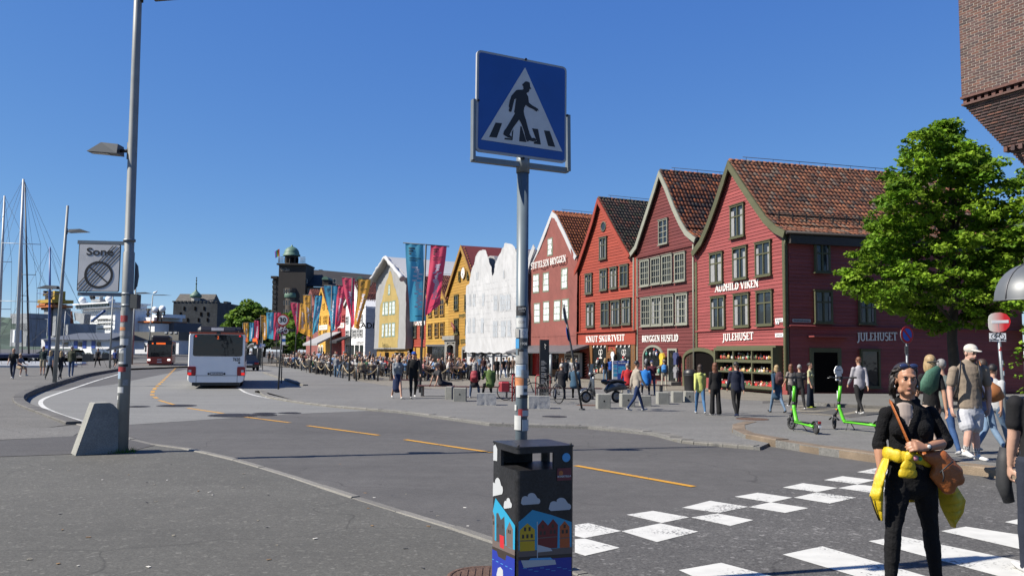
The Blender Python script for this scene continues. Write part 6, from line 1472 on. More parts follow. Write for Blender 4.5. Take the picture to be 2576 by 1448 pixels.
# bands, boxes and bills on the post
for y in(376,634,690):z=at(*z1(625,y),LB.y).z;one('tube',([LP(z-.02),LP(z+.02)],.097,16,),'strap',m_pole,lamp)
z=at(*z1(640,665),LB.y).z;one('box',(.06,-.09,z-PZ-.13,.17,.06,z-PZ+.10,),'junction_box',pm('box_grey',(.06,.065,.065),.6,.1),lamp)
z=at(*z1(640,545),LB.y).z;one('prism',([(.06+lean.x*z,.1,z-PZ+.24),(.06+lean.x*z,.1,z-PZ-.24),(.11+lean.x*z,.1,z-PZ-.17),(.13+lean.x*z,.1,z-PZ),(.11+lean.x*z,.1,z-PZ+.17)],(0,.015,0),),'sign_edge',m_pole,lamp)
zlp=zoom(400,1100,200/386)
def lwrap(x0,y0,x1,y1,k,u0=None):
 global nn
 nn+=1;um=(178-(y0/1448)*48,244-(y0/1448)*30);z0=at(*zlp(200,(y0+y1)/2),LB.y).z
 o=wrap_patch(x0,y0,x1,y1,cols_[k],'bill',None,zlp,um[0],um[1],LB.y,.091,LB,.002+.0003*(nn%20),lpole,lean.x);o.location=(0,0,-PZ);return o
for q in[(170,270,200,355,'g'),(175,310,222,360,'r'),(168,370,200,400,'g'),(166,400,210,425,'o'),(162,430,235,470,'g'),(175,490,225,540,'w'),(158,540,212,560,'k'),(158,560,214,690,'w'),(165,600,202,668,'d'),(158,685,222,705,'k'),(152,708,212,745,'r'),(155,745,182,800,'l'),(195,805,222,850,'g'),(155,862,200,908,'w'),(148,930,165,960,'w'),(142,985,155,1025,'w')]:lwrap(*q)
mb=MB();z=at(*zlp(170,550),LB.y).z-PZ;mb.add([(-.30,-.1,z-.05),(-.02,-.12,z+.03),(-.02,-.10,z-.02),(-.28,-.09,z-.08)],[(0,1,2,3)]);mb.build('loose_bill',cols_['g'],lamp)
# zone sign
zone=thing('zone_sign','white end-of-no-parking-zone sign reading Sone fixed to lamp post','road sign',(LB.x+lean.x*3,LB.y-.02,0),radians(7))
plz=Plane((LB.x+lean.x*3,LB.y-.02,0),radians(7));ZP=lambda x,y:plz.loc(*z1(x,y),-.04)
cz=ZP(477,507);Wz=ZP(581,510)[0]-ZP(378,505)[0];Hz=ZP(477,395)[1]-ZP(477,626)[1]
for m,ins,r,y in((m_blk,0,.03,-.035),(m_signgrey,.012,.022,-.039)):
 mb=MB();mb.prism([(cz[0]+x,y,cz[1]+q)for x,q in rrect(Wz-2*ins,Hz-2*ins,r)],(0,.012 if ins==0 else .004,0));mb.build('panel' if ins==0 else 'white_face',m,zone)
for y0,y1 in((378,392),(628,641)):
 a=ZP(372,y0 if y0<500 else y0);b=ZP(625,y1);mb=MB();zz=(ZP(480,(y0+y1)/2))[1];mb.box(a[0],-.02,zz-.03,b[0]+.05,.02,zz+.03);mb.build('bracket_bar',m_pole,zone)
sans('Sone',.17,m_blk,'letters',zone,Matrix.Translation((ZP(483,430)[0],-.041,ZP(483,432)[1])),width=ZP(545,430)[0]-ZP(415,430)[0],bold=.004)
rz_=(ZP(477,475)[1]-ZP(477,607)[1])/2;cc=ZP(476,541);ringd(rz_*.83,rz_,-.043,cc,m_blk,'ring',zone)
def zbar(a,b,w,y,name='bar'):
 p,q=ZP(*a),ZP(*b);d=Vector((q[0]-p[0],q[1]-p[1])).normalized();n_=Vector((-d.y,d.x))*w/2
 one('prism',([(p[0]-n_.x,y,p[1]-n_.y),(q[0]-n_.x,y,q[1]-n_.y),(q[0]+n_.x,y,q[1]+n_.y),(p[0]+n_.x,y,p[1]+n_.y)],(0,.002,0),),name,m_blk,zone)
zbar((428,500),(522,582),.022,-.0450)
for a,b in[((374,590),(546,402)),((374,610),(562,402)),((384,622),(579,408)),((400,622),(580,428)),((416,624),(580,446))]:zbar(a,b,.013,-.0436,'diagonal_bar')
# concrete block beside the post
blk=[gnd(*r1(485,678),PZ),gnd(*r1(745,660),PZ)];d_=blk[1]-blk[0]
cb=thing('concrete_block','tapered concrete barrier block beside the lamp post','concrete block',blk[0],atan2(d_.y,d_.x))
bw=d_.length;bh=at(*r1(650,343),blk[0].y+.1).z-PZ
prof=[(0,0),(bw+.12,0),(bw+.10,bh*.75),(bw*.88,bh*.97),(bw*.80,bh),(bw*.44,bh),(bw*.40,bh*.985)]
mb=MB()
fr=[(x,0.0+.02*(z>.3),z)for x,z in prof];bk=[(x+.03,.36,z)for x,z in prof];n=len(fr)
mb.add(fr+bk,[tuple(range(n)),tuple(range(2*n-1,n-1,-1))]+[((i+1)%n,i,n+i,n+(i+1)%n)for i in range(n)]);mb.build('block',m_conc,cb)
one('tube',([(bw*.62,-.004+.02,bh*.66),(bw*.62,.06,bh*.66)],.05,14,),'lifting_hole',m_dark,cb)
# weeds at the foot
mb=MB();rw_=random.Random(3)
for k in range(260):
 a=rw_.uniform(0,2*pi);r=rw_.uniform(.08,.26);x=r*cos(a)*1.5-.12;y=r*sin(a)*.7-.02;h=rw_.uniform(.03,.10);t=rw_.uniform(-.04,.04)
 mb.add([(x-.006,y,0),(x+.006,y,0),(x+t,y+t*.5,h)],[(0,1,2)],tint=(.07*rw_.uniform(.7,1.4),.16*rw_.uniform(.7,1.3),.02))
o=mb.build('weeds',m_leaf,None,(LB.x,LB.y,PZ));stuff(o)
# ---- brick building corner, top right
YB=24.0;cB=Vector((ux(2441,YB),YB,0));bdir=Vector((sin(radians(25.6)),-cos(radians(25.6))));plB=Plane((cB.x,cB.y,0),atan2(bdir.y,bdir.x))
KB=lambda x,y:plB.loc(*zk(x,y))
brick=thing('brick_building','overhanging dark red brick corner with stepped corbels','building',(cB.x,cB.y,0),plB.rz)
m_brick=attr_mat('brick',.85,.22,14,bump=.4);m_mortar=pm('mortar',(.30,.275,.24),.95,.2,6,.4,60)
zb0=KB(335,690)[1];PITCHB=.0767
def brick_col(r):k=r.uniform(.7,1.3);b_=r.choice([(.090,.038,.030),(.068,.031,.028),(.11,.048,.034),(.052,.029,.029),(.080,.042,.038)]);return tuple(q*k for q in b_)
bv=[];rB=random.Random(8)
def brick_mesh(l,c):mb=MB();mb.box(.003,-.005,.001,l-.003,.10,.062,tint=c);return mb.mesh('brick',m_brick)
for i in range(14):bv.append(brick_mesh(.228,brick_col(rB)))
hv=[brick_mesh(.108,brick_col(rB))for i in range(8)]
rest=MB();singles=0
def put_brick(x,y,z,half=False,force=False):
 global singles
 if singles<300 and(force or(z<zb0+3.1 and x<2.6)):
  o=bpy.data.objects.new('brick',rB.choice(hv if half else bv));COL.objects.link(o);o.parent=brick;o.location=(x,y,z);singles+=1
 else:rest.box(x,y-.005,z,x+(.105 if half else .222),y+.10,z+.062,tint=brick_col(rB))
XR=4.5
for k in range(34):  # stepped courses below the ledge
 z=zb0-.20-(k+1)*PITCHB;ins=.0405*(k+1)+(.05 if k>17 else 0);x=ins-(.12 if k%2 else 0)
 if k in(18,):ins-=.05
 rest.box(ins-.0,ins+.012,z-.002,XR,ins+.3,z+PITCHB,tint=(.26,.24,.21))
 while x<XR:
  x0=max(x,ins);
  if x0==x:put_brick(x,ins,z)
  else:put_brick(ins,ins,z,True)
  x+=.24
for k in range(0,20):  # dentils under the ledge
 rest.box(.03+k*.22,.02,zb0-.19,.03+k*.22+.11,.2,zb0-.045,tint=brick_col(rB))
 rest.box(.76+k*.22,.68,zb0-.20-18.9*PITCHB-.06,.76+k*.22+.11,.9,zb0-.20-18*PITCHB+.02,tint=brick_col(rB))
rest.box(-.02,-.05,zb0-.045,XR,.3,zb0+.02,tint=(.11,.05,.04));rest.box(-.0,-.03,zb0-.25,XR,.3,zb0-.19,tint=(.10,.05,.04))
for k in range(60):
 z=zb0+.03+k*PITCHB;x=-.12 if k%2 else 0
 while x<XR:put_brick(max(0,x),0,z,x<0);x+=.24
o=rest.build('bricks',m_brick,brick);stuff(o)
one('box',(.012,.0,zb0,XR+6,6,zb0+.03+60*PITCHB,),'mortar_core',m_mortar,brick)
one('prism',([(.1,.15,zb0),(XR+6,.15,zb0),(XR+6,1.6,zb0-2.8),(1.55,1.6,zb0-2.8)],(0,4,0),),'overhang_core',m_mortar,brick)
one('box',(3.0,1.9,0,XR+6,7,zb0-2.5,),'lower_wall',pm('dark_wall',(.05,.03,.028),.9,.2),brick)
# grey dome canopy at the right edge
ca=at(2600,757,15);can=thing('dome_canopy','grey metal dome canopy at the right edge','canopy',(ca.x,15,ca.z))
m_can=pm('canopy_zinc',(.12,.13,.14),.45,.12,2,metal=.2)
mb=MB();R_=.72;vs=[];nu,nv=16,8
for i in range(nv+1):
 t=pi/2*i/nv
 for j in range(nu+1):a=pi+pi*j/nu;vs.append((R_*cos(t)*cos(a),R_*cos(t)*sin(a),R_*.95*sin(t)))
mb.add(vs,[(i*(nu+1)+j,i*(nu+1)+j+1,(i+1)*(nu+1)+j+1,(i+1)*(nu+1)+j)for i in range(nv)for j in range(nu)],0,True);mb.build('shell',m_can,can)
for j in(2,5,8):mb=MB();a=pi+pi*j/nu;mb.tube([(R_*1.01*cos(t)*cos(a),R_*1.01*cos(t)*sin(a),R_*.96*sin(t))for t in np.linspace(0,pi/2,9)],.012,5);mb.build('seam',m_lead,can)
one('tube',([(R_*cos(a),R_*sin(a),0)for a in np.linspace(pi,2*pi,17)],.018,5,),'rim',m_can,can)
one('box',(-.1,0,-.3,R_+.2,.08,.8,),'wall_plate',m_lead,can)
# ---- maple tree
YT=31.5
def mx_(x,y):return at(*ZTREE(x,y),YT)
tb=gnd(2412,985,PL);tree=thing('maple_tree','large leafy green maple in front of the red shop side wall','tree',(mx_(815,1400).x,YT,PL+.1))
O=Vector((mx_(815,1400).x,YT,PL+.1))
rowsT=[(110,735,790),(160,700,840),(210,560,900),(280,520,1075),(350,465,1120),(450,400,1150),(600,350,1190),(700,335,1220),(800,265,1250),(900,205,1260),(980,205,1230),(1060,262,1180),(1120,430,1150),(1190,640,1080)]
rng_=random.Random(12);cl=[];spans_=[]
for y,l,r in rowsT:a,b=mx_(l,y)-O,mx_(r,y)-O;spans_.append((a.z,a.x,b.x))
spans_.sort()
def span(z):
 for(z0,l0,r0),(z1,l1,r1_)in zip(spans_[:-1],spans_[1:]):
  if z0<=z<=z1:t=(z-z0)/(z1-z0);return l0+(l1-l0)*t,r0+(r1_-r0)*t
 return(0,0)
LOBES=[(760,170,80),(610,250,95),(830,285,115),(1010,295,105),(500,420,115),(720,430,145),(950,430,155),(1100,470,115),(430,560,105),(620,620,155),(850,640,165),(1050,640,145),(1165,610,110),(400,720,95),(325,850,105),(530,830,155),(760,850,175),(980,840,165),(1160,830,130),(272,965,85),(450,985,120),(650,1010,135),(880,1030,150),(1090,990,120),(800,1130,110),(960,1120,100)]
while len(cl)<330:
 z=rng_.uniform(spans_[0][0],spans_[-1][0]);l,r=span(z);rx=(r-l)/2
 if rng_.random()>(rx/4.2)**1.3+.04:continue
 a=rng_.uniform(0,2*pi);q=rng_.uniform(.1,1)**.5*.82;cl.append((((l+r)/2+cos(a)*rx*q,sin(a)*rx*q*.9,z),rng_.uniform(.30,.5)))
for k,(x,y,r)in enumerate(LOBES):
 c=mx_(x,y)-O;R_=r*.478*YT/F*1.08;l,rr=span(c.z);lim=max(.3,(rr-l)/2-R_*.6);dep=0 if r<90 else(rng_.uniform(-.9,.35)if k%3 else rng_.uniform(.1,1))*lim
 for q in range(int(15+14*R_*R_)):
  d=Vector((rng_.gauss(0,1),rng_.gauss(0,1),rng_.gauss(.25,.9))).normalized()*R_*rng_.uniform(.62,1.02)
  cl.append(((c.x+d.x,dep+d.y,c.z+d.z*.8),rng_.uniform(.24,.42)))
PALM=[(.17,.31,.018),(.135,.265,.016),(.21,.36,.024),(.105,.22,.015),(.24,.38,.03)]
obj('crown',leaf_crown(cl,88,.15,5,PALM,.45,1.0),tree)
mb=MB();mb.tube([(0,0,-.2),(.03,0,.6),(-.05,.05,2.4),(.1,0,4.2),(0,0,6.5),(.05,0,8.5)],[.26,.21,.18,.14,.08,.03],10)
trunk=mb.build('trunk',m_bark,tree)
for k in range(16):
 c,r=cl[k*(len(cl)//17)];z0=max(1.9,min(c[2]-1.0,6));one('tube',([(0,0,z0),(c[0]*.45,c[1]*.45,z0+(c[2]-z0)*.55+.2),(c[0]*.95,c[1]*.95,c[2])],[.075,.05,.018],6,),'limb',m_bark,trunk)
simple_tree('street_tree','sunlit tree at the right edge beyond the maple',(ux(2620,42),42,0),9.5,6.0,15,PALM,60,.22,.2,n_per=30)
simple_tree('shrub','flowering shrub at the right edge under the canopy',(ux(2590,20),20,.1),3.6,1.0,16,PALM,30,.10,.05,n_per=30)
# bits of litter on the pavement
rl=random.Random(4);mb=MB()
for k in range(46):
 p=gnd(rl.uniform(60,1180),rl.uniform(1165,1440),PZ);a=rl.uniform(0,3);w_,h_=rl.uniform(.008,.022),rl.uniform(.006,.012);c_=rl.choice([(.6,.58,.52),(.3,.27,.2),(.05,.05,.05),(.25,.15,.06)])
 mb.box(-w_,-h_,0,w_,h_,.003,M=TM(p.x,p.y,PZ+.001,a),tint=c_)
stuff(mb.build('litter',m_goods))
# ================================================================== plaza furniture, signs, vehicles
m_rubber=pm('rubber',(.014,.014,.014),.75,.15,10)
m_lime=pm('scooter_lime',(.11,.55,.02),.38,.05,6);m_steel=pm('steel',(.30,.30,.31),.35,.1,8,metal=.8);m_dgrey=pm('dark_grey_metal',(.045,.047,.05),.45,.12,6)
def wheel(parent,name,r,w,M,mtyre=None,mrim=None,spokes=0,hub=.05,tw=None):
 """tyre (torus section) with rim or spokes; axle along local Y"""
 o=obj(name,None,parent);o.matrix_local=M;tr=tw or w*.5
 mb=MB();n=28;k=8
 vs=[((r-tr+tr*cos(b))*cos(a),w*.5*sin(b),(r-tr+tr*cos(b))*sin(a))for a in np.linspace(0,2*pi,n,endpoint=False)for b in np.linspace(0,2*pi,k,endpoint=False)]
 mb.add(vs,[(i*k+j,((i+1)%n)*k+j,((i+1)%n)*k+(j+1)%k,i*k+(j+1)%k)for i in range(n)for j in range(k)],0,True);mb.build('tyre',mtyre or m_rubber,o)
 mb=MB();Rr=r-2*tr
 RX=Matrix.Rotation(pi/2,4,'X')
 if spokes:
  mb.lathe([(Rr,-w*.25),(Rr+.012,-w*.3),(Rr+.012,w*.3),(Rr,w*.25)],28,M=RX,cap=False)
  for i in range(spokes):a=2*pi*i/spokes;mb.tube([(hub*.5*cos(a),.015*(-1)**i,hub*.5*sin(a)),(Rr*cos(a+.12),0,Rr*sin(a+.12))],.0022 if spokes>8 else .012,4)
  mb.lathe([(hub*.5,-.04),(hub*.5,.04)],10,M=RX)
 else:mb.lathe([(Rr+.004,-w*.3),(Rr*.75,-w*.38),(hub,-w*.42),(hub,w*.42),(Rr*.75,w*.38),(Rr+.004,w*.3)],24,M=RX)
 mb.build('rim',mrim or m_steel,o);return o
 # ---- rental e-scooters: local +x = forward
def scooter(label,loc,rz,steer):
 t=thing('electric_scooter',label,'scooter',loc,rz,'green rental scooters')
 one('tube',([(.02,0,.19),(-.66,0,.165),(-.80,0,.15)],[(.075,.035),(.075,.035),(.06,.03)],12,),'deck',m_lime,t)
 one('box',(-.62,-.07,.20,-.02,.07,.215,),'deck_mat',m_black,t)
 one('tube',([(-.0,0,.17),(.06,0,.24),(.155,0,.50),(.165,0,.56)],[(.05,.04),(.05,.035),(.045,.03),(.04,.03)],10,),'neck',m_lime,t)
 one('tube',([(.17,0,.53),(.165,0,.66)],.034,12,),'folding_joint',m_black,t)
 mb=MB();mb.tube([(.165,0,.64),(.115,0,1.02)],[.040,.036],12);st=mb.build('stem',m_lime,t)
 one('tube',([(.115,0,1.0),(.10,0,1.16)],[.040,.034],12,),'stem_head',m_black,t)
 mb=MB();mb.box(.175,-.025,.70,.195,.025,.88,M=None);mb.build('label_plate',m_tee,st)
 c,s=cos(steer),sin(steer)
 one('tube',([(.10+s*.28-.05,-c*.28,1.19),(.115+s*.12,-c*.12,1.18),(.115-s*.12,c*.12,1.18),(.10-s*.28-.05,c*.28,1.19)],.017,8,),'handlebar',m_black,t)
 for q in(-1,1):one('tube',([(.10-q*s*.20-.03,q*c*.20,1.188),(.10-q*s*.30-.055,q*c*.30,1.19)],.021,8,),'grip',m_rubber,t);one('tube',([(.14-q*s*.17,q*c*.17,1.185),(.13-q*s*.27,q*c*.27,1.17)],.007,6,),'brake_lever',m_steel,t)
 one('box',(.08,-.05,1.15,.16,.05,1.215,),'display',m_black,t)
 fx=.30
 mb=MB();mb.tube([(.165,0,.54),(.225,0,.40),(fx,-.0,.30)],[.022,.028,.03],8);mb.tube([(fx-.01,.055,.33),(fx,.055,.13)],.016,8);mb.tube([(fx-.01,-.055,.33),(fx,-.055,.13)],.016,8);mb.build('fork',m_dgrey,t)
 one('tube',([(fx+.145*cos(a),0,.13+.145*sin(a))for a in np.linspace(2.6,.5,8)],[(.045,.008)]*8,8,),'front_mudguard',m_dgrey,t)
 Mf=Matrix.Translation((fx,0,.127))@Matrix.Rotation(steer*1.0,4,'Z');wheel(t,'wheel',.127,.055,Mf,spokes=6,hub=.05)
 wheel(t,'wheel',.127,.055,Matrix.Translation((-.86,0,.127)),spokes=0,hub=.05,mrim=m_dgrey)
 one('tube',([(-.86+.15*cos(a),0,.13+.15*sin(a))for a in np.linspace(.35,2.9,9)],[(.05,.012)]*9,8,),'rear_mudguard',m_dgrey,t)
 one('box',(-1.035,-.03,.235,-1.015,.03,.285,),'tail_light',pm('tail_red',(.35,.01,.015),.3,0),t)
 one('box',(-1.04,-.03,.15,-1.025,.03,.20,),'rear_plate',m_tee,t)
 mb=MB();mb.tube([(-.1,.05,.16),(-.12,.16,.01)],.010,6);mb.tube([(-.1,-.05,.16),(-.12,-.16,.01)],.010,6);mb.build('kickstand',m_dgrey,t)
 for q in(-1,1):one('box',(.19,q*.042-.002,.44,.225,q*.042+.002,.475,),'reflector',pm('amber',(.5,.22,.01),.4,0),t)
 return t
def scooter_at(label,front,rear,steer):
 a,b=gnd(*front,PZ),gnd(*rear,PZ);d=a-b;rz=atan2(d.y,d.x);p=a-Vector((cos(rz),sin(rz),0))*.30
 return scooter(label,(p.x,p.y,PZ),rz,steer)
scooter_at('lime green rental scooter further from the woman in yellow',z8(480,1100),z8(880,1180),.25)
scooter_at('lime green rental scooter nearer the woman, its rear wheel behind her',z8(1190,1092),z8(1805,1150),-.75)
# ---- round signs on the right
def sign_pole(name,label,base,top,Y,r,mat=None,cat='road sign',bz=PZ):
 b=at(*base,Y);tt=at(*top,Y);t=thing(name,label,cat,(b.x,Y,bz));one('tube',([(0,0,-.05),(tt.x-b.x,0,tt.z-bz)],r,10,),'pole',mat or m_pole,t);return t,b
def pix_plane(b,Y,rz,t,bz):
 pl_=Plane((b.x,Y,bz),rz);g=obj('sign_face',None,t,(0,0,0),rz);return pl_,g
YN=22.0
t,b=sign_pole('no_parking_sign','round blue no-parking sign with red rim on thin pole',z6(862,430),z6(864,165),YN,.03)
pl_,g=pix_plane(b,YN,radians(24),t,PZ);c=pl_.loc(*z6(866,121),-.05);r_=(pl_.loc(*z6(866,74),-.05)[1]-pl_.loc(*z6(866,168),-.05)[1])/2
disc(r_,-.05,c,m_signred,'rim',g,.01);disc(r_*.74,-.054,c,pm('sign_blue_bright',(.02,.12,.55),.4,.05),'blue_disc',g,.003)
d=r_*.72;w_=r_*.085;mb=MB();k=.7071;mb.prism([(c[0]-d*k-w_,-.058,c[1]+d*k-w_),(c[0]-d*k+w_,-.058,c[1]+d*k+w_),(c[0]+d*k+w_,-.058,c[1]-d*k+w_),(c[0]+d*k-w_,-.058,c[1]-d*k-w_)],(0,.003,0));mb.build('red_bar',m_signred,g)
one('tube',([(c[0]+r_*1.02*cos(a),-.035,c[1]+r_*1.02*sin(a))for a in np.linspace(radians(150),radians(390),16)],.012,5,),'guard_bar',m_pole,g)
one('box',(-.03,-.06,c[1]-.50,.05,-.02,c[1]-.30,),'bracket',m_dgrey,t)
YE=17.5
t,b=sign_pole('no_entry_sign','red and white no-entry sign with bicycle plate on a leaning pole',z6(1414,534),z6(1364,60),YE,.035)
pl_,g=pix_plane(b,YE,radians(-8),t,PZ);EP=lambda x,y:pl_.loc(*z6(x,y),-.05)
pts=[(1330,5),(1350,0),(1380,-2),(1412,8),(1430,28),(1436,50),(1428,76),(1408,98),(1375,108),(1340,106),(1322,98),(1314,80),(1312,40),(1316,18)]
m_fade=bpy.data.materials.new('no_entry_red_faded');n_,b_=nodes(m_fade);_tc=n_.nodes.new('ShaderNodeTexCoord');_sx=n_.nodes.new('ShaderNodeSeparateXYZ');n_.links.new(_tc.outputs['Generated'],_sx.inputs[0])
_r=n_.nodes.new('ShaderNodeValToRGB');_r.color_ramp.elements[0].color=(.52,.50,.46,1);_r.color_ramp.elements[1].color=(.50,.015,.02,1);_r.color_ramp.elements[0].position=.10;_r.color_ramp.elements[1].position=.72
n_.links.new(_sx.outputs[0],_r.inputs[0]);n_.links.new(_r.outputs[0],b_.inputs['Base Color']);b_.inputs['Roughness'].default_value=.45
one('prism',([(EP(*p)[0],-.05,EP(*p)[1])for p in pts],(0,.01,0),),'worn_disc',m_fade,g)
a,q=EP(1330,42),EP(1424,60);one('prism',([(a[0],-.054,EP(1330,58)[1]),(q[0],-.054,EP(1424,56)[1]),(q[0],-.054,EP(1424,40)[1]),(a[0],-.054,EP(1330,42)[1])],(0,.003,0),),'white_bar',m_tee,g)
a,q=EP(1318,112),EP(1411,158);one('box',(a[0],-.05,q[1],q[0],-.04,a[1],),'plate',m_tee,g)
def bike_icon(c,s,y,mat,par):
 for dx in(-.45,.45):ringd(s*.26,s*.33,y,(c[0]+dx*s,c[1]-.1*s),mat,'bicycle_symbol',par,14,.002)
 mb=MB()
 for p,q_ in[((-.45,-.1),(-.2,.3)),((-.2,.3),(.3,.28)),((.3,.28),(.45,-.1)),((-.2,.3),(0,-.1)),((0,-.1),(.3,.28)),((-.45,-.1),(0,-.1)),((.3,.28),(.26,.45)),((.26,.45),(.42,.45)),((-.28,.38),(-.1,.38))]:
  mb.tube([(c[0]+p[0]*s,y,c[1]+p[1]*s),(c[0]+q_[0]*s,y,c[1]+q_[1]*s)],s*.03,4)
 mb.build('bicycle_symbol',mat,par)
bike_icon((EP(1365,126)[0],EP(1365,126)[1]),.17,-.053,m_blk,g);sans('Gjelder ikke',.055,m_blk,'letters',g,Matrix.Translation((EP(1362,149)[0],-.053,EP(1362,149)[1])),width=.34)
for y0,y1,m in((188,210,'r'),(262,285,'w'),(300,318,'r'),(320,345,'w')):
 z0,z1_=at(*z6(1380,y0),YE).z,at(*z6(1380,y1),YE).z;x0=at(*z6(1366+(y0-100)*.115,y0),YE).x-b.x;mb=MB();mb.tube([(x0,0,z0-PZ),(x0+.004,0,z1_-PZ)],.038,10,cap=False);mb.build('sticker',cols_[m],t)
 # ---- concrete cubes and split stone blocks on the plaza
def cube_at(zf,x0,x1,xs,yb,yt,label,mat,group,wide=1.0,hole=True,y_c=.0):
 """x0..x1 front face, x1..xs shaded side; yb base"""
 L,R=gnd(*zf(x0,yb),PL),gnd(*zf(x1,yb+1),PL);d=R-L;w=d.length;hgt=at(*zf((x0+x1)/2,yt),(L.y+R.y)/2).z-PL
 a=atan2(d.y,d.x);dep=max(.35,w*wide)
 t=thing('concrete_cube' if mat is m_conc else 'stone_block',label,'stone block',L,a,group)
 if mat is m_conc:
  one('cbox',(0,0,-.02,w,dep,hgt,.018,),'block',mat,t)
  if hole:one('tube',([(w*.5,-.003,hgt*.52),(w*.5,.02,hgt*.52)],.03,10,),'lifting_hole',m_dark,t)
 else:
  n=14;vs=[];fs=[]
  for i in range(n+1):
   for j in range(8):
    vs.append((w*i/n,-.0+.012*fbm(i*.5,j*.6,w*9),-.02+(hgt+.02)*j/7))
  for i in range(n):
   for j in range(7):fs.append((i*8+j,(i+1)*8+j,(i+1)*8+j+1,i*8+j+1))
  mb=MB();mb.add(vs,fs,0,True);mb.build('rough_face',mat,t);one('cbox',(0.004,.035,-.02,w-.004,dep,hgt,.012,),'block',m_conc,t)
GC='concrete cubes along the plaza edge'
cube_at(zm,1258,1428,1505,915,725,'concrete cube in front of the parked motor scooter',m_conc,GC)
cube_at(zm,1568,1740,1800,892,722,'concrete cube behind the woman in the grey shawl',m_conc,GC)
cube_at(zm,1815,1950,2015,880,745,'pale concrete cube beside the shawl woman\'s trailing foot',m_conc,GC,hole=False)
cube_at(zm,2038,2185,2230,856,702,'concrete cube near the black litter bin, third from the right',m_conc,GC,hole=False)
cube_at(zm,2228,2355,2388,833,692,'concrete cube near the black litter bin, second from the right',m_conc,GC,hole=False)
cube_at(zm,2388,2500,2540,828,690,'rightmost concrete cube, partly hidden by the woman in lime',m_conc,GC)
cube_at(zm,372,645,712,915,752,'wide split granite block just right of the sign pole',m_concr,None,.7)
cube_at(z5,882,1032,1092,1390,1298,'wide split granite block just left of the sign pole',m_concr,None,.7)
cube_at(z5,700,800,828,1360,1256,'concrete cube left of the split granite blocks',m_conc,GC)
cube_at(z5,636,690,705,1343,1246,'concrete cube beside the seated man on the left',m_conc,GC,hole=False)
# ---- benches
m_slat=pm('bench_redwood',(.11,.035,.028),.5,.2,8)
def bench(label,loc,rz,L=1.8):
 t=thing('bench',label,'bench',loc,rz,'round benches on the plaza')
 for k in range(4):one('box',(-L/2,-.20+k*.105,.40,L/2,-.20+k*.105+.09,.44,),'slat',m_slat,t)
 for s in(-1,1):one('box',(s*L*.36-.03,-.18,0,s*L*.36+.03,.18,.40,),'leg',m_dgrey,t)
 return t
for lab,(zf,x,y),rz,L in[('dark red bench under the man leaning back on his hands',(z5,565,1320),-.1,1.5),('dark red bench behind the walking couple',(z5,335,1262),.1,1.6),('dark red bench under the two sitters with red and green tops',(z5,930,1330),.05,2.6),('dark red bench under the two grey-haired sitters',(zm,880,790),.1,2.6),('dark red bench under the sitters in red and blue',(zm,1780,735),.05,2.8)]:
 p=gnd(*zf(x,y),PL);bench(lab,(p.x,p.y,PL),rz,L)
 # ---- information pillar, brochure stand, bin, poles
p=gnd(*zm(566,755),PL);ip=thing('information_pillar','tall black information pillar with white text','information pillar',(p.x,p.y,PL),.12)
hp=at(*zm(566,25),p.y).z-PL;wp_=118*.1953*p.y/F
one('cbox',(-wp_/2,-.09,0,wp_/2,.09,hp,.01,),'column',pm('pillar_black',(.008,.008,.010),.3,.05),ip)
for k in range(16):zz=hp*(.62-.022*k-.02*(k//4));one('box',(-wp_*.38,-.093,zz,-wp_*.38+wp_*(.35+.25*((k*7)%3)/2),-.091,zz+.014,),'text_line',m_signgrey,ip)
one('tube',([(0,-.094,hp*.92),(.05,-.094,hp*.895),(.0,-.094,hp*.87),(.05,-.094,hp*.85),(.02,-.094,hp*.83)],.010,5,),'emblem',m_signgrey,ip)
p=gnd(*zm(1535,632),PL);bs=thing('brochure_stand','blue and white brochure stand with fjord pictures','information stand',(p.x,p.y,PL),.0)
wb=172*.1953*p.y/F;hb=at(*zm(1535,297),p.y).z-PL
m_bsblue=pm('stand_blue',(.015,.05,.25),.5,.05);m_bswh=pm('stand_white',(.40,.42,.45),.5,.05)
one('box',(-wb/2,-.2,0,-wb/2+wb*.33,.2,hb,),'side_panel',m_bswh,bs);one('box',(-wb/2+wb*.33,-.25,0,wb/2,.2,hb,),'front_panel',m_bsblue,bs)
m_photo=pm('fjord_photo',(.03,.22,.40),.5,.5,5)
one('box',(-wb/2+wb*.37,-.256,hb*.52,wb/2-.03,-.251,hb*.80,),'fjord_picture',m_photo,bs);one('box',(-wb/2+wb*.37,-.256,.05,wb/2-.03,-.251,hb*.22,),'white_panel',m_bswh,bs)
for k in range(3):one('box',(-wb/2+.02,-.206,hb*(.40+.16*k),-wb/2+wb*.31,-.201,hb*(.40+.16*k)+hb*.13,),'side_picture',m_photo,bs)
one('box',(-wb/2+.01,-.207,hb*.87,-wb/2+wb*.32,-.201,hb*.98,),'side_header',m_bsblue,bs)
sans('Fjordcruise',.12,m_letter,'letters',bs,Matrix.Translation((wb*.16,-.258,hb*.92)),width=wb*.55);sans('Tickets',.1,m_letter,'letters',bs,Matrix.Translation((-wb*.335,-.21,hb*.925)),width=wb*.26)
p=gnd(*zm(2455,682),PL);wbn=thing('waste_bin','round black waste bin by the arched passage','waste bin',(p.x,p.y,PL));one('lathe',([(.30,0),(.34,.75),(.36,.78),(.34,.95),(.22,1.05)],20,),'body',m_black,wbn);mb=MB();mb.lathe([(.355,.74),(.37,.76),(.355,.79)],20,cap=False);mb.build('rim',m_dgrey,wbn)
p=gnd(*zm(1057,930),PL);tt=at(*z3(388,712),p.y-.3);lp_=thing('leaning_sign','leaning dark sign pole with signs seen edge-on','road sign',(p.x,p.y,PL))
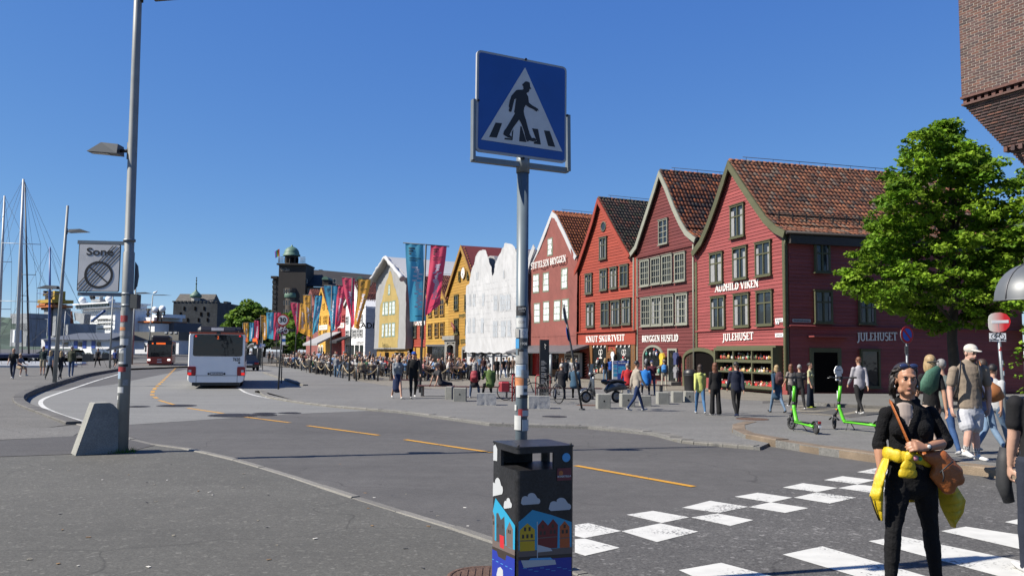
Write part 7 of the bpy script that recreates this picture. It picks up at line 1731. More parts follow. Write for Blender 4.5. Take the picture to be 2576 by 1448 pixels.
v=tt-Vector((p.x,p.y,PL));one('tube',([(0,0,0),tuple(v)],.034,10,),'pole',m_dgrey,lp_);one('lathe',([(.10,0),(.09,.05)],12,),'foot',m_dgrey,lp_)
def edge_sign(f,r,mat,name):
 c=v*f;mb=MB();n_=Vector((.985,-.17,0));up_=v.normalized();sd_=n_.cross(up_)
 mb.prism([c+up_*r*sin(a)+sd_*r*cos(a)-n_*.045 for a in np.linspace(0,2*pi,22)[:-1]],tuple(n_*.012));mb.build(name,mat,lp_)
edge_sign(.90,.26,m_signgrey,'sign_disc');edge_sign(.72,.22,m_signblue,'sign_disc')
p=gnd(*zm(652,590),PL);bol=thing('grey_bollard','grey metal bollard post beside the black pillar','bollard',(p.x,p.y,PL));hb=at(*zm(652,225),p.y).z-PL;one('tube',([(0,0,0),(0,0,hb)],.09,12,),'post',m_pole,bol);one('lathe',([(.09,hb),(.07,hb+.05),(.02,hb+.07)],12,),'cap',m_pole,bol)
# ---- red cycle racks and bicycles
m_rack=pm('rack_red',(.36,.02,.025),.45,.08)
def rack(label,a,b,h):
 A,B=gnd(*a,PL),gnd(*b,PL);d=B-A;t=thing('cycle_rack',label,'cycle rack',A,atan2(d.y,d.x),'red cycle racks');L=d.length
 one('tube',([(0,0,0),(0,0,h-.06),(.05,0,h),(L-.05,0,h),(L,0,h-.06),(L,0,0)],.026,8,),'hoop',m_rack,t);one('tube',([(0,0,.35),(L,0,.35)],.016,8,),'cross_bar',m_rack,t)
rack('red cycle rack between the split granite block and black pillar',zm(460,748),zm(645,748),.85)
rack('red cycle rack behind the sign pole',zm(157,820),zm(195,812),.95)
def bicycle(label,rear,front,mat,r=.34,bag=None,tilt=0.0):
 A,B=gnd(*rear,PL),gnd(*front,PL);d=B-A;L=1.06;rz=atan2(d.y,d.x)
 t=thing('bicycle',label,'bicycle',A,rz)
 wheel(t,'wheel',r,.04,Matrix.Translation((0,0,r)),spokes=18,hub=.05,tw=.018,mrim=m_dgrey);wheel(t,'wheel',r,.04,Matrix.Translation((L,0,r)),spokes=18,hub=.05,tw=.018,mrim=m_dgrey)
 bbk,st,hd,hd2=(.42,0,.30),(.28,0,.80),(.86,0,.86),(.90,0,.74)
 for a,b,rr in[(bbk,st,.016),(st,hd,.017),(bbk,hd2,.019),((0,.05,r),bbk,.010),((0,-.05,r),bbk,.010),((0,.05,r),(.29,0,.76),.009),((0,-.05,r),(.29,0,.76),.009)]:
  one('tube',([a,b],rr,8,),'frame_tube',mat,t)
 mb=MB();mb.tube([(.84,0,.94),(.93,0,.66),(.945,0,.62)],.018,8);mb.tube([(.945,.045,.62),(L,.045,r)],.012,6);mb.tube([(.945,-.045,.62),(L,-.045,r)],.012,6);mb.build('fork',m_dgrey,t)
 one('tube',([(.80,-.29,1.04),(.86,-.15,1.02),(.84,0,.98),(.86,.15,1.02),(.80,.29,1.04)],.013,8,),'handlebar',m_black,t)
 one('tube',([st,(.25,0,.96)],.013,6,),'seat_post',m_dgrey,t);one('tube',([(.10,0,.985),(.22,0,.99),(.38,0,.98)],[(.085,.03),(.07,.03),(.02,.018)],8,),'saddle',m_black,t)
 mb=MB();mb.lathe([(.09,-.005),(.09,.005)],16,M=Matrix.Translation((bbk[0],-.05,bbk[2]))@Matrix.Rotation(pi/2,4,'X'));mb.tube([(.42,-.06,.30),(.50,-.08,.16)],.010,6);mb.tube([(.42,.06,.30),(.34,.08,.44)],.010,6);mb.build('crank',m_dgrey,t)
 if bag:
  one('box',(-.30,-.07,.70,.2,.07,.715,),'carrier',m_dgrey,t)
  for s in(-1,1):o=obj('pannier_bag',None,t);one('cbox',(-.24,s*.16-.08,.33,.12,s*.16+.08,.70,.05,),'bag',bag,o)
 return t
bicycle('dark city bicycle with front wheel in front of the sitters',zm(540,830),zm(860,862),m_dgrey)
bicycle('black bicycle with red panniers beside the sign pole',z5(1105,1352),z5(1225,1352),m_black,bag=pm('pannier_red',(.30,.02,.03),.6,.1))
# ---- parked motor scooter: +x forward
a,b=gnd(*zm(1500,832),PL),gnd(*zm(1075,838),PL);d=b-a
vs_=thing('motor_scooter','dark grey parked motor scooter with black seat','scooter',a,atan2(d.y,d.x))
m_vespa=pm('vespa_grey',(.075,.085,.10),.28,.05,6,metal=.3,coat=.4)
WB=1.25
wheel(vs_,'wheel',.215,.09,Matrix.Translation((0,0,.215)),hub=.06,tw=.042);wheel(vs_,'wheel',.215,.09,Matrix.Translation((WB,0,.215)),hub=.06,tw=.042)
one('tube',([(-.42,0,.50),(-.25,0,.58),(.02,0,.60),(.28,0,.54),(.45,0,.40)],[(.06,.05),(.19,.14),(.23,.17),(.20,.15),(.12,.08)],14,),'rear_body',m_vespa,vs_)
one('tube',([(.40,0,.28),(.62,0,.24),(.86,0,.24),(.98,0,.34)],[(.16,.05),(.17,.035),(.17,.035),(.17,.05)],12,),'footboard',m_vespa,vs_)
one('tube',([(.95,0,.28),(1.02,0,.55),(1.0,0,.85),(.97,0,1.0)],[(.19,.05),(.22,.045),(.15,.05),(.09,.06)],12,),'leg_shield',m_vespa,vs_)
one('tube',([(1.06,0,.75),(1.20,0,.42),(WB,0,.24)],[.05,.035,.03],8,),'fork',m_dgrey,vs_)
one('tube',([(WB+.27*cos(q),0,.25+.25*sin(q))for q in np.linspace(.2,2.5,9)],[(.07,.02)]+[(.09,.03)]*7+[(.07,.02)],10,),'front_mudguard',m_vespa,vs_)
one('tube',([(.97,-.30,1.07),(1.0,-.1,1.05),(1.0,.1,1.05),(.97,.30,1.07)],[.022,.05,.05,.022],8,),'handlebar',m_dgrey,vs_);one('ell',((1.08,0,1.02),(.07,.085,.085),12,8,),'headlamp',m_steel,vs_)
one('tube',([(-.38,0,.72),(-.15,0,.78),(.15,0,.79),(.38,0,.74),(.47,0,.66)],[(.08,.04),(.15,.06),(.15,.06),(.12,.06),(.07,.04)],12,),'seat',m_black,vs_)
one('ell',((.50,0,.76),(.12,.17,.09),12,8,),'rolled_cover',m_black,vs_)
for s in(-1,1):mb=MB();mb.tube([(.98,s*.22,1.07),(1.0,s*.30,1.30)],.006,5);mb.ell((1.0,s*.31,1.34),(.02,.06,.05),8,6);mb.build('mirror',m_dgrey,vs_)
one('prism',([(1.05,-.16,1.08),(1.05,.16,1.08),(1.0,.13,1.40),(1.0,-.13,1.40)],(.006,0,0),),'fly_screen',m_glassd,vs_)
one('box',(-.49,-.05,.50,-.45,.05,.57,),'tail_light',pm('tail_red2',(.35,.02,.02),.3,0),vs_);one('box',(-.52,-.09,.32,-.50,.09,.47,),'number_plate',m_tee,vs_)
one('tube',([(.05,-.20,.25),(-.35,-.22,.30)],[.035,.06],10,),'exhaust',m_dgrey,vs_)
one('box',(-.2,-.215,.50,-.10,-.205,.535,),'side_reflector',pm('amber2',(.5,.22,.01),.4,0),vs_)
# ---- banners on poles
m_bp=pm('banner_pole',(.05,.055,.06),.5,.1)
BAN={'blue':(.09,.42,.60),'pink':(.85,.09,.17),'orange':(.85,.44,.07)}
for k in BAN:
 mt_=pm('banner_'+k,BAN[k],.8,.06,2);n_=mt_.node_tree;b_=n_.nodes['Principled BSDF']  # thin cloth lets the light through
 tr_=n_.nodes.new('ShaderNodeBsdfTranslucent');tr_.inputs['Color'].default_value=(*BAN[k],1);mx_s=n_.nodes.new('ShaderNodeMixShader');mx_s.inputs[0].default_value=.45
 n_.links.new(b_.outputs[0],mx_s.inputs[1]);n_.links.new(tr_.outputs[0],mx_s.inputs[2]);n_.links.new(mx_s.outputs[0],n_.nodes['Material Output'].inputs['Surface'])
m_bprint=pm('banner_print_pale',(.62,.64,.74),.8,.1);
def banner(pole,zf,top,bot,Y,b,bz,color,seed,full=True,curl=.25):
 """cloth between top (xl, xr, y) and bottom (xl, xr, y) given in the picture, hung at distance Y"""
 n,m=10,26;rnd=random.Random(seed);a0=at(*zf(top[0],top[2]),Y);a1=at(*zf(top[1],top[3]if len(top)>3 else top[2]),Y);c0=at(*zf(bot[0],bot[2]),Y);c1=at(*zf(bot[1],bot[3]if len(bot)>3 else bot[2]),Y);O_=Vector((b.x,Y,bz));ph=rnd.uniform(0,6)
 def S(s,t):
  e=t*t*(3-2*t)*.6+t*.4;P0=a0.lerp(c0,1);x=(a0.x+(a1.x-a0.x)*s)*(1-e)+(c0.x+(c1.x-c0.x)*s)*e;z=(a0.z+(a1.z-a0.z)*s)*(1-t)+(c0.z+(c1.z-c0.z)*s)*t
  y=Y+.16*sin(s*3.6+ph+t*2.2)*t+.10*sin(t*5+ph)*t+curl*(s-.5)*t+.02*sin(s*14+t*3)
  return Vector((x,y,z))-O_
 mb=MB();vs=[S(i/n,j/m)for i in range(n+1)for j in range(m+1)];mb.add(vs,[(i*(m+1)+j,i*(m+1)+j+1,(i+1)*(m+1)+j+1,(i+1)*(m+1)+j)for i in range(n)for j in range(m)],0,True);o=mb.build('banner',MATS['banner_'+color],pole)
 if full:
  mb=MB()
  def quad(s0,s1,t0,t1,mm=0):
   vv=[]
   k=4
   for i in range(k+1):
    for t in(t0,t1):p=S(s0+(s1-s0)*i/k,t);vv.append((p.x,p.y-.02,p.z))
   mb.add(vv,[(2*i,2*i+1,2*i+3,2*i+2)for i in range(k)],mm,True)
  for k in range(20):
   t=.30+k*.028;s=.28+.22*rnd.random()+(.12 if k%2 else 0);quad(s,s+rnd.uniform(.18,.34),t,t+.018)
  for k,w_ in enumerate((.36,.26,.15)):quad(.18,.18+w_,.055+.035*k,.072+.035*k,1)
  quad(.2,.85,.185,.195,1);quad(.2,.65,.215,.225,1);quad(.3,.85,.93,.938,1)
  stuff(mb.build('banner_print',[m_bprint,m_blk],o))
def banner_pole(label,zf,base,top,Y,ban,bar=None,bz=PL):
 b=at(*zf(*base),Y);tt=at(*zf(*top),Y);t=thing('banner_pole',label,'banner pole',(b.x,Y,bz),0,'festival banners along the quay')
 one('tube',([(0,0,0),(tt.x-b.x,0,tt.z-bz)],[.055,.04],10,),'pole',m_bp,t)
 xs_=[at(*zf(q[0][k],q[0][2]),Y)for q in ban for k in(0,1)]
 if bar:p,q=at(*zf(*bar[0]),Y),at(*zf(*bar[1]),Y)
 else:p,q=min(xs_,key=lambda w_:w_.x),max(xs_,key=lambda w_:w_.x)
 one('tube',([p-Vector((b.x,Y,bz)),q-Vector((b.x,Y,bz))],.022,8,),'cross_bar',m_bp,t)
 for k,q in enumerate(ban):banner(t,zf,q[0],q[1],Y,b,bz,q[2],hash(label)%97 if False else len(label)*3+k,True)
 return t
banner_pole('nearest banner pole with a blue and a pink banner',z2,(1230,1210),(1275,138),36.7,[((1125,1255,130,140),(1160,1272,698,690),'blue'),((1308,1424,141,152),(1270,1372,662,570),'pink')],((1108,128),(1443,155)))
banner_pole('banner pole with pink and orange banners before the white house',z2,(718,1128),(742,380),50.5,[((665,757,377,380),(742,748,750,700),'pink'),((784,874,390,394),(755,790,740,755),'orange')])
banner_pole('banner pole with blue and red banners before the yellow house',z2,(583,1097),(592,436),59,[((534,640,436,440),(594,612,768,760),'blue'),((628,690,440,442),(620,650,765,720),'pink')])
banner_pole('banner pole with orange and blue banners before the dusky pink house',z2,(437,1067),(445,505),70,[((383,447,505,506),(415,448,800,815),'orange'),((470,525,510,508),(455,485,795,760),'blue')])
banner_pole('banner pole with pink and orange banners before the hotel',z2,(322,1042),(345,560),84,[((294,360,558,562),(340,352,790,760),'pink'),((360,398,564,568),(355,405,770,800),'orange')])
banner_pole('banner pole with two blue and pink banners behind the speed sign',z2,(195,1015),(190,630),98,[((118,170,630,630),(130,168,820,825),'blue'),((175,222,630,632),(172,205,830,828),'pink')])
banner_pole('banner pole with orange and pink banners by the bus shelter',z2,(82,1000),(78,652),112,[((73,120,652,653),(92,122,832,826),'orange'),((30,66,690,692),(32,62,832,832),'pink')])
banner_pole('farthest banner pole with orange and blue banners above the bus',ZCROWD,(55,860),(62,405),128,[((68,128,405,406),(95,122,630,630),'orange'),((140,190,404,405),(140,188,618,618),'blue')])
# ---- 30 sign and neighbours
YV=38.5
t,b=sign_pole('speed_limit_sign','round thirty speed limit sign above a maroon cycle route plate',z2(205,1182),z2(238,650),YV,.04,m_bp,bz=PL)
pl_,g=pix_plane(b,YV,radians(8),t,PL);VP=lambda x,y:pl_.loc(*z2(x,y),-.06);c=VP(237,687);r_=(VP(237,643)[1]-VP(237,731)[1])/2
disc(r_,-.06,c,m_signred,'rim',g,.01);disc(r_*.78,-.064,c,m_signgrey,'white_disc',g,.003);sans('30',r_*1.05,m_blk,'numerals',g,Matrix.Translation((c[0],-.067,c[1])),width=r_*1.1,bold=.008)
a,q=VP(205,733),VP(265,790);one('box',(a[0],-.06,q[1],q[0],-.05,a[1],),'cycle_plate',pm('plate_maroon',(.12,.015,.035),.5,.05),g);bike_icon(((a[0]+q[0])/2,a[1]-.17),.34,-.063,m_tee,g)
one('box',((a[0]+q[0])/2-.22,-.063,q[1]+.05,(a[0]+q[0])/2-.08,-.06,q[1]+.16,),'route_number',pm('route_green',(.03,.16,.12),.5,0),g)
YV2=47
t,b=sign_pole('parking_sign','thin post with stacked small white and blue plates',z2(228,1080),z2(240,760),YV2,.03,m_bp,bz=PL)
for y0,y1,m in((800,822,m_tee),(824,842,m_signblue),(845,866,m_tee)):
 p,q=at(*z2(231,y0),YV2),at(*z2(258,y1),YV2);one('box',(p.x-b.x,-.05,q.z-PL,q.x-b.x,-.03,p.z-PL,),'plate',m,t)
YV3=80
t,b=sign_pole('stop_sign_post','bus stop post with blue name plate',ZCROWD(290,935),ZCROWD(292,570),YV3,.04,m_bp,bz=PL)
p,q=at(*ZCROWD(264,652),YV3),at(*ZCROWD(322,680),YV3);one('box',(p.x-b.x,-.05,q.z-PL,q.x-b.x,-.03,p.z-PL,),'name_plate',m_signblue,t);sans('Torget',.5,m_tee,'letters',t,Matrix.Translation(((p.x+q.x)/2-b.x,-.055,(p.z+q.z)/2-PL)),width=(q.x-p.x)*.8)
YSh=92;sh_=thing('bus_shelter','glass bus shelter with curved pale roof','bus shelter');p,q=at(*ZCROWD(140,690),YSh),at(*ZCROWD(262,690),YSh)
mb=MB();mb.tube([(p.x+(q.x-p.x)*k/6,YSh,p.z+.35*sin(pi*k/6))for k in range(7)],[(1.2,.06)]*7,8)if False else mb.prism([(p.x+(q.x-p.x)*k/8,YSh-1,p.z+.45*sin(pi*k/8))for k in range(9)]+[(p.x+(q.x-p.x)*k/8,YSh-1,p.z+.45*sin(pi*k/8)-.1)for k in range(8,-1,-1)],(0,2,0));mb.build('roof',m_signgrey,sh_)
for xx in(p.x+.1,(p.x+q.x)/2,q.x-.1):one('box',(xx-.05,YSh+.8,0,xx+.05,YSh+.9,p.z,),'post',m_dgrey,sh_)
one('box',(p.x+.1,YSh+.9,.2,q.x-.1,YSh+.93,p.z-.1,),'glass_wall',m_glassd,sh_)
db=thing('departure_board','dark departure board with orange digits by the bus shelter','display');p,q=at(*ZCROWD(190,603),86),at(*ZCROWD(275,668),86)
one('box',(p.x,86,q.z,q.x,86.3,p.z,),'case',m_black,db);one('tube',([((p.x+q.x)/2,86.2,0),((p.x+q.x)/2,86.2,q.z)],.08,8,),'post',m_dgrey,db)
m_led=bpy.data.materials.new('orange_led');n_,b_=nodes(m_led);b_.inputs['Emission Color'].default_value=(1,.16,.02,1);b_.inputs['Emission Strength'].default_value=.5;b_.inputs['Base Color'].default_value=(.3,.05,.01,1)
for k in range(2):mb=MB();zz=q.z+(p.z-q.z)*(.25+.4*k);mb.box(p.x+.3,85.98,zz,q.x-.5*k-.4,86,zz+.35);mb.build('text_line',m_led,db)
# ---- rope barrier
m_rope=pm('rope',(.34,.27,.16),.9,.2,12)
PR=[z2(180,1002),z2(255,1022),z2(330,1040),z2(372,1052),z2(432,1064),z2(483,1078),z2(545,1085),z2(620,1098),z2(672,1106),z2(770,1128)]
PR2=[z2(770,1128),z2(925,1128),z2(1060,1126),z2(1240,1130),z2(1440,1128),z2(1576,1112)]
ROPE_LABELS=['rope barrier post farthest away, beside the waste bin and bus shelter','rope barrier post left of the pink and orange banners before the hotel','rope barrier post beside the pole with pink and orange banners before the hotel','rope barrier post between the two farther banner poles','rope barrier post beside the pole before the dusky pink house','rope barrier post just right of the pole before the dusky pink house','rope barrier post left of the person bending over','rope barrier post right of the pole with blue and red banners','rope barrier post behind the person bending over in jeans','nearest rope barrier post, right of the pink and orange banner pole','rope barrier post behind the walking couple, left of them','rope barrier post hidden partly by the walking couple','rope barrier post right of the nearest banner pole','rope barrier post behind the man sitting back on the bench','rightmost rope barrier post before the white wrapped house']
def rope_post(i,p,nxt):
 A=gnd(*p,PL);t=thing('rope_barrier',ROPE_LABELS.pop(0),'rope barrier',A,0,'rope posts around the outdoor tables')
 one('tube',([(0,0,0),(0,0,.92)],.055,10,),'post',m_bp,t);one('lathe',([(.065,.90),(.07,.93),(.05,.97),(.0,.99)],10,),'cap',m_bp,t)
 if nxt is not None:
  B=gnd(*nxt,PL)-A;one('tube',([(B.x*k/12,B.y*k/12,.86-.55*4*(k/12)*(1-k/12)*.85)for k in range(13)],.03,6,),'rope',m_rope,t)
for i,p in enumerate(PR):rope_post(i,p,PR[i+1]if i+1<len(PR)else None)
for i,p in enumerate(PR2[1:]):rope_post(i,p,PR2[i])
# ---- quay lamp posts further off
def far_lamp(label,base,top,Y,heads,r=.08):
 b=at(*base,Y);tt=at(*top,Y);t=thing('lamp_post',label,'lamp post',(b.x,Y,PZ));L=tt-Vector((b.x,Y,PZ))
 one('tube',([(0,0,0),tuple(L)],[r,r*.6],10,),'pole',m_polel,t)
 for(y,side,ln_)in heads:
  z=at(*y,Y).z;k=(z-PZ)/L.z;lamp_head(t,0,side,ln_,base=lambda q,k=k:(L.x*k,0,L.z*k),gap=.1)
far_lamp('leaning lamp post with two lamps near the quay walkers',zq(573,1265),z1(327,208),40.4,[(z1(320,332),1,1.0),(z1(285,604),-1,1.0)],.10)
far_lamp('thin lamp post behind the planter on the quay',zq(1155,1118),z1(545,640),74,[],.09)
far_lamp('lamp post seen just right of the stickered post',zb(203,1055),zb(247,200),95,[(zb(246,322),1,1.8)],.13)
far_lamp('lamp post with gull on its lamp before the ferry',zb(383,800),zb(425,340),180,[(zb(424,342),1,4.0)],.16)
p=at(*zb(448,328),180);gull=thing('gull','gull perched on a far lamp','bird',p);mb=MB();mb.tube([(-.5,0,.1),(-.2,0,.2),(.15,0,.3),(.3,0,.5)],[.05,.22,.2,.1],8);mb.ell((.36,0,.58),(.16,.12,.12),8,6);mb.build('body',m_shipw,gull)
# ---- vehicles
m_busw=pm('bus_white',(.95,.95,.93),.35,.03,1.5,coat=.3);m_busr=pm('bus_red',(.40,.042,.018),.35,.04,2,coat=.3);m_busd=pm('bus_dark_trim',(.012,.012,.014),.4,.05);m_tail=pm('tail_lamp_red',(.32,.008,.012),.25,.05);m_or=pm('bus_orange_strip',(.60,.10,.03),.4,.04);m_chrome=pm('chrome',(.5,.5,.5),.2,0,metal=.9)
m_lit=bpy.data.materials.new('lit_tail_lamp');n_,b_=nodes(m_lit);b_.inputs['Base Color'].default_value=(.5,.01,.01,1);b_.inputs['Emission Color'].default_value=(1,.03,.02,1);b_.inputs['Emission Strength'].default_value=.35
m_head=bpy.data.materials.new('lit_headlamp');n_,b_=nodes(m_head);b_.inputs['Base Color'].default_value=(.8,.8,.8,1);b_.inputs['Emission Color'].default_value=(1,.95,.85,1);b_.inputs['Emission Strength'].default_value=.7
def bus_body(t,w,h,L,mat,z0=.30,r=.16):
 o=[(x+w/2,z+z0+(h-z0)/2)for x,z in rrect(w,h-z0,r,4)];mb=MB();n=len(o);ins=.10
 rings=[[(w/2+(x-w/2)*(1-.03),0.0,z)for x,z in o],[(x,ins,z)for x,z in o],[(x,L-ins,z)for x,z in o],[(w/2+(x-w/2)*.97,L,z)for x,z in o]]
 vs=[p for r_ in rings for p in r_];fs=[(k*n+i,k*n+(i+1)%n,(k+1)*n+(i+1)%n,(k+1)*n+i)for k in range(3)for i in range(n)];mb.add(vs,fs,0,True);mb.add(rings[0],[tuple(range(n))]);mb.add(rings[3],[tuple(range(n-1,-1,-1))]);return mb.build('body',mat,t)
def P4q(f,zf,q,y=-.01):
 a=f.loc(*zf(q[0],(q[1]+q[3])/2),y);b=f.loc(*zf(q[2],(q[1]+q[3])/2),y);tz=f.loc(*zf((q[0]+q[2])/2,q[1]),y)[1];bz_=f.loc(*zf((q[0]+q[2])/2,q[3]),y)[1];return a[0],b[0],bz_,tz
def panel(t,f,zf,q,mat,name,y0=-.012,y1=.0,r=None):
 x0,x1,za,zb_=P4q(f,zf,q);mb=MB()
 if r:mb.prism([((x0+x1)/2+x,y0,(za+zb_)/2+z)for x,z in rrect(x1-x0,zb_-za,r)],(0,y1-y0,0))
 else:mb.box(x0,y0,za,x1,y1,zb_)
 return mb.build(name,mat,t)
fb=Facade(zb(800,1100)[0],39.2,zb(1397,1100)[0],39.95,0.0)
bus=thing('city_bus','white city bus driving away, its rear numbered 7620','bus',fb.A,fb.rz);w_=fb.w;hb=fb.loc(*zb(1100,740))[1]
bus_body(bus,w_,hb,11.8,m_busw)
panel(bus,fb,zb,(850,757,1372,985),m_glassd,'rear_window',r=.10);panel(bus,fb,zb,(818,733,1394,752),m_or,'orange_strip',-.03)
for q in((788,1092,878,1185),(1312,1095,1396,1187)):
 o=panel(bus,fb,zb,q,m_tail,'tail_lamp',-.03,r=.05);a=q[0]>1000
 panel(o,fb,zb,((q[0]+12,q[1]+35,q[0]+42,q[1]+60)if not a else(q[2]-42,q[1]+35,q[2]-14,q[1]+60)),m_signgrey,'reverse_lens',-.04);panel(o,fb,zb,((q[0]+4,q[3]-30,q[0]+42,q[3]-3)if not a else(q[2]-40,q[3]-30,q[2]-5,q[3]-3)),m_lit,'brake_lens',-.04)
for x in(880,1343):panel(bus,fb,zb,(x-10,764,x+10,782),m_lit,'high_lamp',-.03,r=.03)
panel(bus,fb,zb,(1030,1153,1162,1183),m_busd,'plate_rim',-.02);panel(bus,fb,zb,(1036,1157,1158,1179),m_signgrey,'number_plate',-.024);x0,x1,za,zz=P4q(fb,zb,(1042,1157,1158,1179));sans('GA 52767',.10,m_blk,'plate_letters',bus,Matrix.Translation(((x0+x1)/2,-.028,(za+zz)/2)),width=(x1-x0)*.85)
for x in(1013,1178):panel(bus,fb,zb,(x-11,1158,x+11,1180),m_busd,'parking_sensor',-.02,r=.03)
panel(bus,fb,zb,(800,1186,1392,1190),m_busd,'bumper_line',-.006);panel(bus,fb,zb,(878,1190,882,1268),m_busd,'bumper_line',-.006);panel(bus,fb,zb,(1310,1190,1314,1268),m_busd,'bumper_line',-.006)
panel(bus,fb,zb,(1098,728,1140,750),m_busd,'rear_camera',-.08);c=fb.loc(*zb(1306,1020));sans('7620',.22,m_blk,'fleet_number',bus,Matrix.Translation((c[0],-.02,c[1])),width=.33,bold=.004);c=fb.loc(*zb(1334,1053));disc(.05,-.02,c,m_blk,'emblem',bus,.01,6)
c=fb.loc(*zb(1112,790));sans('2',.2,m_led,'route_number',bus,Matrix.Translation((c[0],-.02,c[1])))
one('box',(.2,.1,.15,w_-.2,11,.32,),'underbody',m_busd,bus)
for x in(.22,w_-.22):
 for y in(3.0,9.0):wheel(bus,'wheel',.48,.30,Matrix.Translation((x,y,.48))@Matrix.Rotation(pi/2,4,'Z'),hub=.12,tw=.13)
for x in(-.008,w_-.002):one('box',(x,.35,1.25,x+.012,11.4,2.55,),'side_windows',m_glassd,bus)
one('box',(-.012,.2,2.6,-.002,11.5,2.66,),'side_strip',m_or,bus)
for x0,x1,y0,y1,h_ in((.35,w_-.35,.3,3.0,.28),(.15,w_-.15,3.4,9.5,.40)):one('cbox',(x0,y0,hb-.02,x1,y1,hb+h_,.14,),'roof_unit',m_busd,bus)
one('box',(w_*.38,.26,hb+.12,w_*.60,.3,hb+.26,),'roof_plate',m_signgrey,bus)
# oncoming red bus
fo=Facade(zb(368,950)[0],90.0,zb(628,950)[0],90.85,0.0)
ob=thing('city_bus','red oncoming bus with lit headlamps and orange destination display','bus',fo.A,fo.rz);ho=fo.loc(*zb(500,818))[1];wo_=fo.w
bus_body(ob,wo_,ho,12,m_busr)
panel(ob,fo,zb,(372,818,628,862),m_busd,'header_panel',-.03,r=.08);panel(ob,fo,zb,(373,862,622,992),m_glassd,'windscreen',-.03,r=.08);panel(ob,fo,zb,(462,842,560,860),m_led,'destination_display',-.05);panel(ob,fo,zb,(415,842,432,858),m_led,'route_display',-.05)
for x in(383,593):panel(ob,fo,zb,(x-16,1012,x+16,1032),m_head,'headlamp',-.05,r=.06)
panel(ob,fo,zb,(468,1040,518,1052),m_signgrey,'number_plate',-.04);panel(ob,fo,zb,(470,1015,515,1024),m_signgrey,'maker_letters',-.04)
for s,x in((-1,352),(1,645)):panel(ob,fo,zb,(x-8,870,x+8,940),m_busd,'mirror',-.3,-.1)
for x in(.25,wo_-.25):
 for y in(2.6,8.8):wheel(ob,'wheel',.48,.30,Matrix.Translation((x,y,.48))@Matrix.Rotation(pi/2,4,'Z'),hub=.12,tw=.13)
one('box',(wo_-.005,.5,1.2,wo_+.012,11.5,2.5,),'side_windows',m_glassd,ob);one('cbox',(.3,.6,ho-.02,wo_-.3,8,ho+.55,.15,),'roof_unit',m_busd,ob);one('box',(.2,.2,.12,wo_-.2,11,.32,),'underbody',m_busd,ob)
# saloon car: +y forward, rear at y=0
def car(label,loc,rz,paint,L=4.6,W=1.85,Ht=1.46,suv=0.0,plate=True):
 t=thing('parked_car' if 'parked' in label else 'car',label,'car',loc,rz)
 hh=Ht;bl_=.88+suv*.15
 secs=[(0,.62,.35,bl_-.02),(.12,.88,.28,bl_+.02),(1.0,.92,.25,bl_+.03),(2.6,.93,.25,bl_),(3.6,.91,.25,bl_-.08),(4.3,.84,.28,bl_-.18),(4.6,.62,.36,bl_-.28)]
 mb=MB();vs=[]
 for y,k,z0,z1_ in secs:
  y=y*L/4.6;x=W/2*k/.93;vs+=[(-x*.96,y,z0),(-x,y,z0+.18),(-x,y,(z0+z1_)/2+.1),(-x*.93,y,z1_),(x*.93,y,z1_),(x,y,(z0+z1_)/2+.1),(x,y,z0+.18),(x*.96,y,z0)]
 n=8;fs=[(i*n+j,i*n+(j+1)%n,(i+1)*n+(j+1)%n,(i+1)*n+j)for i in range(len(secs)-1)for j in range(n)]+[tuple(range(n-1,-1,-1)),tuple(range((len(secs)-1)*n,len(secs)*n))]
 mb.add(vs,fs,0,True);mb.build('body',paint,t)
 y0,y1,y2,y3=(.35,1.05,2.5,3.35)if not suv else(.08,.45,2.7,3.4);xw,xr=W/2*.90,W/2*.68
 C=[(-xw,y0,bl_-.02),(xw,y0,bl_-.02),(xw,y3,bl_-.06),(-xw,y3,bl_-.06),(-xr,y1,hh),(xr,y1,hh),(xr,y2,hh),(-xr,y2,hh)]
 mb=MB();mb.add(C,[(0,1,5,4),(1,2,6,5),(2,3,7,6),(3,0,4,7)],0);mb.build('windows',m_glassd,t);one('prism',([(-xr-.02,y1-.04,hh-.01),(xr+.02,y1-.04,hh-.01),(xr+.02,y2+.04,hh-.01),(-xr-.02,y2+.04,hh-.01)],(0,0,.04),),'roof',paint,t)
 for s in(-1,1):
  for y in(.85,3.65):wheel(t,'wheel',.33+suv*.04,.22,Matrix.Translation((s*(W/2-.10),y*L/4.6,.33+suv*.04))@Matrix.Rotation(pi/2,4,'Z'),hub=.08,tw=.075)
  one('box',(s*W*.33-.17,-.02,bl_-.28,s*W*.33+.17,.12,bl_-.10,),'tail_lamp',m_tail,t);one('box',(s*W*.34-.16,L-.12,.50,s*W*.34+.16,L-.005,.64,),'headlamp',m_chrome,t);one('box',(s*(W/2+.06)-.08,3.0,bl_,s*(W/2+.06)+.08,3.12,bl_+.12,),'mirror',paint,t)
 if plate:one('box',(-.26,-.03,.52,.26,-.005,.63,),'number_plate',m_signgrey,t)
 return t
p=gnd(*ZCROWD(135,965),0);car('dark navy saloon car in the lane beside the white bus',(p.x,p.y,0),radians(24),pm('car_navy',(.012,.014,.025),.25,.03,coat=.6))
for lab,u,y,rz,col,sv in[('dark parked car at the left edge of the quay',-5,1075,1.2,(.015,.02,.04),0),('black parked off-roader behind the quay walkers',740,1035,1.45,(.012,.012,.013),1),('white parked van-like car before the blue doors',920,985,1.3,(.45,.46,.47),1)]:
 p=gnd(*zq(u,y),PZ);car(lab,(p.x-1.5,p.y+.5,PZ),rz,pm('car_paint_%d'%(u+50),col,.25,.03,coat=.6),suv=sv)
